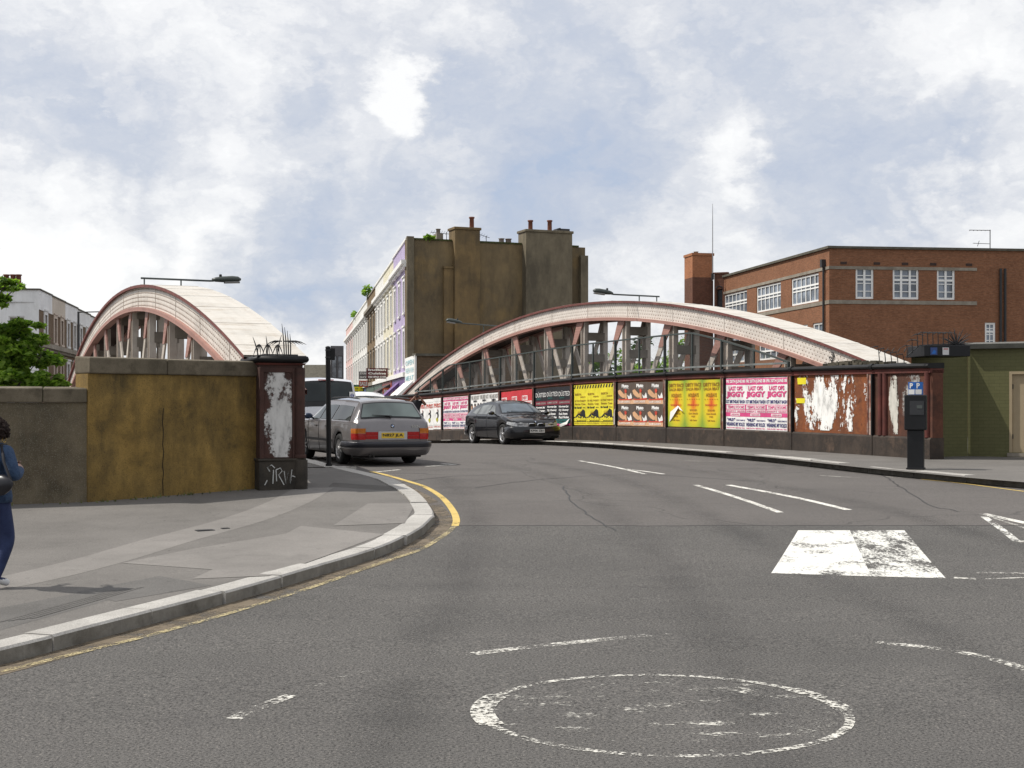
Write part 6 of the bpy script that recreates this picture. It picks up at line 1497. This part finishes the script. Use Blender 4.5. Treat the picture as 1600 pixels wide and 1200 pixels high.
g = MB(); p = Vector((-2.392,-.70,1.47)); n_ = Vector((-.985,0,.17)); ux_ = Vector((0,-1,0)); uy_ = Vector((.17,0,.985)); q = [(-.075,-.02),(-.05,-.085),(0,-.105),(.05,-.085),(.075,-.02),(.075,.10),(-.075,.10)]
g.face([p + n_*.018 + ux_*a + uy_*b for a, b in q], 0); g.lathe([(.032,0),(.032,.002),(.05,.002),(.05,0)], p + n_*.02, n_, 16, 1); g.bar(p + n_*.022 - ux_*.055, p + n_*.022 + ux_*.055, .014, .004, n_, 1)
g.build('licence_sticker', [M['white'], plain('sticker_blue', (.08,.10,.35), .5)], van, world=False)
place(van, -5.95, 40.2, -.40, .917, 3.0)
# --- white car further on
taxi = thing('white_car', 'white car on the bridge whose roof shows between the people carrier and the shops', 'car')
P_W = paint('white_gloss', (.78,.78,.77), .0, .35, 1.0, .1)
Tx = Car(x0=-2.2, x1=2.2, roof=1.72, beltz=1.02, rw_ratio=.72, axles=(-1.35,1.4), ra=.36, rw=.32,
    top=[(-2.2,.6),(-2.18,.98),(-2.12,1.05),(-1.9,1.5),(-1.75,1.62),(-1.3,1.71),(-.3,1.73),(.2,1.69),(.45,1.6),(1.1,1.1),(1.25,1.05),(1.95,.94),(2.12,.84),(2.2,.6)],
    belt=[(-2.2,.97),(-1.8,1.02),(1.0,1.0),(2.2,.84)], width=[(-2.2,.74),(-2.1,.82),(-1.7,.87),(1.5,.87),(2.0,.76),(2.2,.5)], sill=[(-2.2,.34),(2.2,.25)])
Tx.shell('body', P_W, taxi); Tx.under(taxi); Tx.wheels(taxi)
for sg in (-1, 1): Tx.glass('side_window', taxi, [((.9,.05),(.1,.05),(.1,.9),(.4,.9)), ((.04,.05),(-.9,.05),(-.9,.9),(.04,.9))], sg)
Tx.screen('rear_window', taxi, -2.08, -1.86, .88, .84, .01); Tx.screen('windscreen', taxi, 1.02, .52, .88, .84, .01); Tx.mirrors(taxi, .8, P_W)
for sg in (-1, 1): g = MB(); g.box((-2.17, sg*.72, .82), (.08,.16,.3)); g.build('tail_light', M['red_lens'], taxi, world=False, bevel=.015)
place(taxi, -5.85, 51.5, -.36, .93, 2.75); taxi.scale = (1.08, 1.08, 1.08)

# ------------------------------------------------------------------ street furniture
mp_ = gnd(1431, 733, .12); mz = zp(mp_.y)
ma = -.35
meter = thing('pay_machine', 'black pay and display parking machine standing at the right kerb', 'parking machine', (mp_.x, mp_.y, mz), ma)
M['meter'] = plain('meter_black', (.008,.0085,.010), .45, var=.3, spec=.3)
sc_ = mp_.y/FOC     # metres per photo pixel at the kerb
hM = (733-617)*sc_; hB = (733-672)*sc_
g = MB(); g.box((0,0,hB/2), (.30,.26,hB)); g.box((0,0,.015), (.34,.30,.03)); g.build('plinth', M['meter'], meter, world=False, bevel=.012)
g = MB(); g.box((0,-.01,(hB+hM)/2), (.40,.33,hM-hB)); g.build('body', M['meter'], meter, world=False, bevel=.02)
g = MB(); g.box((.03,-.178,hB+.42), (.26,.012,.26)); g.build('panel', plain('meter_panel', (.03,.031,.034), .3), meter, world=False)
g = MB(); g.box((.08,-.186,hB+.44), (.10,.006,.06)); g.build('display', plain('display_grey', (.07,.08,.075), .15), meter, world=False)
blue = plain('sign_blue', (.015,.12,.42), .4, var=.06)
sgn = thing('parking_sign', 'small blue and white P sign on top of the pay machine', 'sign', (mp_.x, mp_.y, mz + hM), ma - .1)
hs = 20*sc_; g = MB()
for k in (0, 1):
    a = -.13 + .13*k; g.hexa([(a+.002,-.10+.03*(1-k),0),(a+.128,-.07-.03*(1-k)*0,0),(a+.128,.05,0),(a+.002,.05,0),(a+.002,-.10+.03*(1-k),hs),(a+.128,-.07,hs),(a+.128,.05,hs),(a+.002,.05,hs)])
g.build('box', blue, sgn, world=False)
g = MB(); pp_ = MB()
for k in (0, 1):
    a = -.13 + .13*k; y0 = -.102 if k else -.075
    g.face([(a+.01,y0-.004,.01),(a+.12,-.075,.01),(a+.12,-.075,hs*.42),(a+.01,y0-.004,hs*.42)]); pp_.text('P', Vector((a+.03,y0-.006,hs*.5)), Vector((1,.2 if k else 0,0)), Vector((0,0,1)), .06, hs*.42, 0, .04)
g.build('notice', M['white'], sgn, world=False); pp_.build('lettering', M['white'], sgn, world=False)
pb = gnd(514, 729, .12); pz = zp(pb.y); scp = pb.y/FOC
post = thing('sign_post', 'slim black sign post with small square plate at the left kerb', 'sign post', (pb.x, pb.y, pz))
hp = (729-543)*scp; g = MB(); g.tube([(0,0,-.1), (-.02,0,hp)], .048, 12); g.lathe([(.05,0),(.052,.02),(.03,.035),(.001,.04)], (-.02,0,hp-.01), n=12); g.tube([(0,0,0),(0,0,.05)], .065, 12); g.build('pole', M['black'], post, world=False)
g = MB(); g.box((.055,.02,hp-.13), (.12,.012,.23), .35); g.build('plate', M['black'], post, world=False); 
g = MB()
for z in (hp-.05, hp-.19): g.tube([(-.02,0,z-.012), (-.02,0,z+.012)], .055, 12)
g.build('clamp', M['iron'], post, world=False)

# ------------------------------------------------------------------ olive brick shed on the right
M['olive'] = bricks('olive_painted_brick', (.110,.108,.045), (.122,.119,.051), (.09,.088,.038), dirt=(.07,.069,.032), dirt_amt=.35, bump=.8, rough=.6, mottle=.10)
shd = Vector((10.15, 31.35)); she = shd + Vector((.90,-.44)).normalized()*4.6
sz0 = zp(31); sH = 1.85 + 93*31.2/2200
shed = thing('painted_shed', 'olive green painted brick shed with beige door right of the poster wall', 'shed', (shd.x, shd.y, sz0))
_, ds_, ns_, Ls = frame2(shd, she)
sx = lambda x: ((lambda t_: (shd.x - t_*shd.y)/(t_*ds_.y - ds_.x))((x-800)/FOC))
dop = (sx(1577), sx(1577)+.95, sz0+.10, sz0+1.88)
g = MB(); facade(g, shd, she, sz0-.2, sH, [dop], .10); shell(g, shd, she, 4.5, sz0-.2, sH, roof=sH-.02)
r0 = Vector((8.72, 30.75)); r1 = shd + ds_*.0
facade(g, r0, shd + ns_*.02, sz0-.2, sH-.02, [])
g.build('wall', M['olive'], shed)
g = MB(); slab(g, shd, she, -.02, Ls+.1, sH, sH+.10, .14, .4); g.build('roof_edge', mottled('felt_edge', [(.035,.035,.03),(.07,.07,.06)], 3), shed)
g = MB(); slab(g, shd, she, -.05, Ls+.1, sH+.105, sH+.14, .10, 4.3); g.build('roof', mottled('pale_roof_felt', [(.28,.27,.25),(.42,.41,.38)], 2), shed)
M['door'] = mottled('beige_door_paint', [(.34,.27,.17),(.40,.32,.21)], 1.5, streak=((.25,.2,.13), .3), bump=.08)
P = lambda u, v, k=0: V3(shd + ds_*u + ns_*k, v)
g = MB(); g.hexa([P(dop[0],dop[2],-.05), P(dop[1],dop[2],-.05), P(dop[1],dop[2],-.09), P(dop[0],dop[2],-.09), P(dop[0],dop[3],-.05), P(dop[1],dop[3],-.05), P(dop[1],dop[3],-.09), P(dop[0],dop[3],-.09)])
dr = g.build('door', M['door'], shed)
g = MB(); fw = .06
for (a, b, c, e) in ((dop[0]-.0, dop[0]+fw, dop[2], dop[3]), (dop[1]-fw, dop[1], dop[2], dop[3]), (dop[0]+fw, dop[1]-fw, dop[3]-fw, dop[3])): g.hexa([P(a,c,.01), P(b,c,.01), P(b,c,-.045), P(a,c,-.045), P(a,e,.01), P(b,e,.01), P(b,e,-.045), P(a,e,-.045)])
g.build('door_frame', M['door'], shed)
g = MB(); g.hexa([P(dop[0]-.04,dop[2]-.09,.05), P(dop[1]+.04,dop[2]-.09,.05), P(dop[1]+.04,dop[2]-.09,-.05), P(dop[0]-.04,dop[2]-.09,-.05), P(dop[0]-.04,dop[2]-.01,.05), P(dop[1]+.04,dop[2]-.01,.05), P(dop[1]+.04,dop[2]-.01,-.05), P(dop[0]-.04,dop[2]-.01,-.05)]); g.build('door_step', M['stone'], shed)
for z in (dop[2]+.3, dop[2]+1.4):
    g = MB(); g.tube([P(dop[0]+fw+.01,z,-.03), P(dop[0]+fw+.01,z+.1,-.03)], .012, 6); g.build('hinge', M['iron'], dr)
# dark fascia box over the left return, with two small notices
bx0 = Vector((8.72, 30.05)); bz0, bz1 = 1.85 + 80*30.4/2200, 1.85 + 97*30.4/2200
box_ = thing('fascia_box', 'black fascia box with two small notices over the corner of the olive shed', 'box', (bx0.x, bx0.y, bz0))
bd = Vector((1.0, .12)).normalized(); bn = Vector((bd.y, -bd.x)); BP = lambda u, v, k: V3(bx0 + bd*u + bn*k, v)
g = MB(); g.hexa([BP(0,bz0,.2), BP(1.02,bz0,.2), BP(1.02,bz0,-.7), BP(0,bz0,-.7), BP(0,bz1,.2), BP(1.02,bz1,.2), BP(1.02,bz1,-.7), BP(0,bz1,-.7)]); g.build('casing', M['meter'], box_, bevel=.01)
for u0, u1, mt, nm in ((.13,.28,plain('notice_blue', (.03,.06,.18), .4), 'notice'), (.40,.54,plain('notice_white', (.50,.50,.50), .5), 'notice')):
    g = MB(); g.hexa([BP(u0,bz0+.03,.212), BP(u1,bz0+.03,.212), BP(u1,bz0+.03,.202), BP(u0,bz0+.03,.202), BP(u0,bz1-.05,.212), BP(u1,bz1-.05,.212), BP(u1,bz1-.05,.202), BP(u0,bz1-.05,.202)], 0)
    if u0 > .3: g.hexa([BP(u0+.02,bz1-.09,.216), BP(u1-.02,bz1-.09,.216), BP(u1-.02,bz1-.09,.213), BP(u0+.02,bz1-.09,.213), BP(u0+.02,bz1-.07,.216), BP(u1-.02,bz1-.07,.216), BP(u1-.02,bz1-.07,.213), BP(u0+.02,bz1-.07,.213)], 1)
    else: g.face([BP(u0+.02,bz0+.05,.214), BP(u1-.04,bz0+.05,.214), BP(u1-.03,bz0+.11,.214), BP((u0+u1)/2,bz0+.14,.214)], 1)
    g.build(nm, [mt, plain('notice_red', (.35,.05,.05), .5) if u0 > .3 else blue], box_)
sp = []
rr = random.Random(17)
for i in range(9):
    p = BP(-.32 + .115*i, bz1-.28 + (.28 if i > 2 else .12*i), .05); sp.append((p, (.0,-.02,.30), (-.03,-.05,0)))
    sp.append((p + Vector((0,-.02,.27)), (-.07,-.05,.05), (-.10,-.05,-.10))); sp.append((p + Vector((0,-.02,.27)), (.05,-.05,.06), (.08,-.05,-.10)))
spike_set('row of hooked black iron spikes on top of the fascia box', [BP(-.35,bz1-.25,.05), BP(-.05,bz1+.0,.05), BP(.3,bz1+.02,.05), BP(.62,bz1+.02,.05)], rr, n=sp)
sp = []; pc_ = BP(.82, bz1+.02, -.05)
for i in range(26):
    a = math.pi*(i+.5)/26; e = rr.uniform(-.18,.18); l_ = rr.uniform(.26,.36); sp.append((pc_, (math.cos(a)*l_, e, math.sin(a)*l_*1.05), (rr.uniform(-.03,.03),0,-.02)))
spike_set('fan shaped burst of black iron spikes at the right end of the fascia box', [pc_ - Vector((.2,0,0)), pc_ + Vector((.2,0,0))], rr, n=sp)
sp = []
for i in range(5):
    p = WP(-3.0 - .22*i, .30, 2.05); sp.append((p, (0,0,.44-.05*i), (-.05,-.02,0))); sp.append((p + Vector((-.03,0,.42-.05*i)), (-.10,-.03,.02), (-.10,0,-.06))); sp.append((p + Vector((0,0,.26)), (.02,0,.12), (.05,0,0)))
spike_set('short row of thin bent spikes where the right girder meets the wall', [WP(-2.9,.30,2.07), WP(-3.95,.30,2.07)], rr, n=sp)

# ------------------------------------------------------------------ people
def figure(name, parent, joints, bones, mats, pick, sub=2):
    """one continuous skinned body: joints {name: (x,y,z,r)}; pick(co) gives the material index"""
    names = list(joints); bm = bmesh.new(); vs = {}
    sk = bm.verts.layers.skin.new()
    for n in names:
        x, y, z, r = joints[n][:4]; v = bm.verts.new((x, y, z)); rx = joints[n][4] if len(joints[n]) > 4 else r; v[sk].radius = (r, rx); vs[n] = v
    for a, b in bones: bm.edges.new((vs[a], vs[b]))
    vs[names[0]][sk].use_root = True
    me = bpy.data.meshes.new(name); bm.to_mesh(me); bm.free(); o = bpy.data.objects.new(name, me); COL.objects.link(o)
    m = o.modifiers.new('skin', 'SKIN'); m.use_smooth_shade = True; m2 = o.modifiers.new('sub', 'SUBSURF'); m2.levels = sub; m2.render_levels = sub
    ev = o.evaluated_get(bpy.context.evaluated_depsgraph_get()); nm = bpy.data.meshes.new_from_object(ev); o.modifiers.clear(); o.data = nm
    for q in mats: nm.materials.append(q)
    for p in nm.polygons: p.use_smooth = True; p.material_index = pick(p.center)
    o.parent = parent; return o
M['skin_dark'] = plain('brown_skin', (.11,.05,.03), .5, var=.08); M['skin_mid'] = plain('tan_skin', (.24,.12,.08), .5, var=.08)
M['denim'] = mottled('denim_jacket', [(.012,.024,.060),(.045,.08,.15),(.02,.04,.09)], 9, bump=1.0, bscale=60); M['jeans'] = mottled('blue_jeans', [(.012,.018,.055),(.03,.045,.11)], 6, bump=.4, bscale=50)
M['hair_b'] = mottled('dark_curly_hair', [(.010,.006,.005),(.035,.02,.016)], 25, bump=1.0, bscale=40); M['black_cloth'] = plain('black_cloth', (.014,.014,.018), .8, var=.4)
M['gold'] = plain('gold', (.6,.4,.12), .25, 1.0); M['trainer'] = plain('white_trainer', (.6,.6,.6), .6)
fp = gnd(-13, 919, .12)
wom = thing('person', 'woman in blue denim jacket and jeans with black shoulder bag walking along the left wall', 'person', (fp.x, fp.y, zp(fp.y)), R(-25))
# local frame: +y is the way she faces (away from the camera, a little to the right), height 1.56
J = dict(pelvis=(0,0,.86,.135,.185), belly=(0,0,1.0,.135,.175), chest=(0,.02,1.16,.135,.20), neckb=(0,.0,1.30,.07,.085), neck=(0,.02,1.355,.05), head=(0,.045,1.43,.078), crown=(0,.045,1.50,.06),
    shR=(.185,0,1.265,.080), elR=(.31,-.03,1.03,.064), wrR=(.17,.19,1.09,.040), haR=(.06,.26,1.13,.034),
    shL=(-.165,0,1.265,.066), elL=(-.26,-.03,1.02,.052), wrL=(-.22,.14,.92,.035), haL=(-.20,.21,.90,.034),
    hiR=(.09,0,.80,.11), knR=(.10,.10,.44,.075), anR=(.09,-.04,.09,.042), toR=(.09,.12,.04,.036),
    hiL=(-.085,0,.80,.10), knL=(-.09,.02,.44,.064), anL=(-.09,-.24,.12,.042), toL=(-.09,-.10,.04,.036))
Bn = [('pelvis','belly'),('belly','chest'),('chest','neckb'),('neckb','neck'),('neck','head'),('head','crown'),('chest','shR'),('shR','elR'),('elR','wrR'),('wrR','haR'),('chest','shL'),('shL','elL'),('elL','wrL'),('wrL','haL'),
      ('pelvis','hiR'),('hiR','knR'),('knR','anR'),('anR','toR'),('pelvis','hiL'),('hiL','knL'),('knL','anL'),('anL','toL')]
def pickw(c):
    if c.z > 1.335: return 0
    if c.y > .185 and c.z > .8 and abs(c.x) < .25: return 0
    if c.z > .84: return 1
    if c.z > .085 or (abs(c.x) > .2): return 2
    return 3
figure('body', wom, J, Bn, [M['skin_dark'], M['denim'], M['jeans'], M['trainer']], pickw)
def fingers(mb, o, d, side, up, s=1.0):
    o = Vector(o); d = Vector(d).normalized(); side = Vector(side).normalized(); up = Vector(up).normalized()
    for k, L_ in enumerate((.068,.078,.074,.058)):
        b = o + side*(.018*(k-1.5))*s; m_ = b + d*L_*.5*s; mb.tube([b, m_, m_ + (d*.5 - up*.8).normalized()*L_*.4*s, m_ + (d*.1 - up).normalized()*L_*.75*s], [.0095*s,.009*s,.008*s,.006*s], 6)
    mb.tube([o - d*.05*s - side*.03*s, o - d*.02*s - side*.05*s, o + d*.02*s - side*.045*s - up*.02*s], [.011*s,.010*s,.007*s], 6)
for o_, sd_ in ((( .04,.28,1.14), (.5,.2,.9)), ((-.195,.235,.895), (.3,.1,.9))):
    g = MB(); fingers(g, o_, (-.3 if o_[0] > 0 else .1, .9, .0), sd_, (.9,.2,0)); g.build('fingers', M['skin_dark'], wom, world=False)
g = MB(); rr = random.Random(8)     # curly bob: a rounded cap with many small curls
hc = Vector((0,.025,1.465))
rows = []
for i in range(9):
    th = math.pi*i/11; rows.append([hc + Vector((.132*math.sin(th)*math.cos(a), .135*math.sin(th)*math.sin(a) - .015, .118*math.cos(th))) for a in [2*math.pi*k/18 for k in range(18)]])
rows = [[p if not (p.y > .105 and p.z < 1.49) else Vector((p.x*.9, .10, p.z)) for p in r] for r in rows]
g.grid(rows, closed=True)
for i in range(420):
    th = math.acos(rr.uniform(-.55,1)); a = rr.uniform(math.pi*.75, math.pi*2.25) if rr.random() < .8 else rr.uniform(0, 6.28)
    p = hc + Vector((.133*math.sin(th)*math.cos(a), .136*math.sin(th)*math.sin(a) - .015, .119*math.cos(th)))
    if p.y > .09 and p.z < 1.5: continue
    q = p + Vector((rr.uniform(-.022,.022), rr.uniform(-.022,.022), rr.uniform(-.03,.012))); g.tube([p, (p+q)/2 + (p-hc).normalized()*.010, q], [.011,.013,.009], 5)
g.build('hair', M['hair_b'], wom, world=False)
g = MB(); g.tube([(.094,.045,1.412), (.1,.045,1.40)], .012, 6); g.build('ear', M['skin_dark'], wom, world=False)
g = MB(); g.tube([Vector((.108, .045 + .022*math.cos(a), 1.378 + .024*math.sin(a))) for a in [2*math.pi*i/16 for i in range(17)]], .0035, 5); g.build('earring', M['gold'], wom, world=False)
g = MB()        # collar and jacket hem
rows = [[Vector((rx*math.cos(a), .005 + ry*math.sin(a), z)) for a in [2*math.pi*i/20 for i in range(20)]] for rx, ry, z in ((.10,.085,1.285),(.092,.08,1.33),(.105,.092,1.35),(.125,.105,1.30))]; g.grid(rows, closed=True)
rows = [[Vector((rx*math.cos(a), ry*math.sin(a), z)) for a in [2*math.pi*i/24 for i in range(24)]] for rx, ry, z in ((.195,.150,.92),(.205,.16,.86),(.203,.158,.80),(.185,.145,.80))]; g.grid(rows, closed=True)
g.build('jacket_trim', M['denim'], wom, world=False)
g = MB()        # face: eyes, nose, mouth on the far side of the head
for sx_ in (-.03,.03): g.lathe([(.001,.006),(.012,.004),(.016,0)], (sx_,.118,1.445), (0,1,0), 10)
g.tube([(0,.118,1.455),(0,.138,1.425),(0,.122,1.412)], [.008,.014,.010], 6); g.tube([(-.025,.115,1.388),(0,.122,1.386),(.025,.115,1.388)], .007, 6); g.build('face', M['skin_dark'], wom, world=False)
bag = thing('shoulder_bag', 'black leather shoulder bag hanging on the back of the woman', 'bag', (fp.x, fp.y, zp(fp.y)), R(-25))
g = MB(); rows = []
for q, w, hgt in ((-.20,.02,.02),(-.17,.05,.07),(-.05,.06,.105),(.08,.055,.095),(.16,.04,.06),(.20,.012,.02)):
    rows.append([Vector((.21+q*.85, -.13 + w*math.cos(a), .965 + .08*q + hgt*math.sin(a))) for a in [2*math.pi*i/14 for i in range(14)]])
g.grid(rows, closed=True); g.face(rows[0][::-1]); g.face(rows[-1]); g.build('pouch', plain('black_leather', (.012,.012,.016), .35), bag, world=False, merge=True)
g = MB(); g.tube([(.36,-.12,1.0),(.26,-.11,1.18),(.16,-.04,1.335),(.12,.06,1.33)], .014, 6); g.tube([(.08,-.16,1.03),(.09,-.15,1.2),(.14,-.05,1.335)], .014, 6); g.build('strap', M['black_cloth'], bag, world=False)
mf = at(651, 638, 50.3); mzz = zp(50.3)
man = thing('person', 'dark haired man in black vest raising a camera beside the white posters', 'person', (mf.x, mf.y, mzz), R(188))
J2 = dict(pelvis=(0,0,.92,.11,.15), belly=(0,0,1.07,.105,.14), chest=(0,.01,1.26,.115,.175), neckb=(0,0,1.42,.07,.085), neck=(0,.02,1.47,.052), head=(0,.045,1.55,.078), crown=(0,.04,1.63,.06),
    shR=(.185,0,1.38,.066), elR=(.31,.17,1.27,.048), wrR=(.12,.25,1.50,.034), haR=(.07,.23,1.55,.032), shL=(-.185,0,1.38,.066), elL=(-.31,.17,1.27,.048), wrL=(-.12,.25,1.50,.034), haL=(-.07,.23,1.55,.032),
    hiR=(.09,0,.86,.095), knR=(.11,.03,.47,.064), anR=(.12,-.02,.09,.043), toR=(.13,.13,.04,.036), hiL=(-.09,0,.86,.095), knL=(-.11,.03,.47,.064), anL=(-.12,-.02,.09,.043), toL=(-.13,.13,.04,.036))
def pickm(c):
    if c.z > 1.44: return 0
    if abs(c.x) > .20 or c.y > .16 and c.z > 1.1: return 0
    if c.z > .92: return 1
    return 2 if c.z > .085 else 3
figure('body', man, J2, Bn, [M['skin_mid'], M['black_cloth'], plain('dark_trousers', (.03,.03,.036), .8), M['trainer']], pickm)
g = MB(); rows = []
for i in range(7): th = math.pi*i/11; rows.append([Vector((.092*math.sin(th)*math.cos(a), .03 + .10*math.sin(th)*math.sin(a) - .012, 1.585 + .10*math.cos(th))) for a in [2*math.pi*k/16 for k in range(16)]])
g.grid(rows, closed=True); g.build('hair', M['hair_b'], man, world=False)
g = MB()
for sx_ in (-1, 1): fingers(g, (sx_*.075,.245,1.56), (-sx_*.9,.1,.2), (0,0,1), (0,-1,0), .9)
g.build('fingers', M['skin_mid'], man, world=False)
g = MB(); g.tube([(0,.12,1.555),(0,.14,1.53)], .013, 6); g.build('nose', M['skin_mid'], man, world=False)
cm = thing('camera', 'small black camera held to the face of the man in black vest', 'camera', man.location, R(188))
g = MB(); g.box((0,.235,1.565), (.12,.05,.08)); g.build('case', M['trim'], cm, world=False, bevel=.008)
g = MB(); g.tube([(0,.255,1.56),(0,.31,1.56)], .032, 12); g.build('lens', M['trim'], cm, world=False)
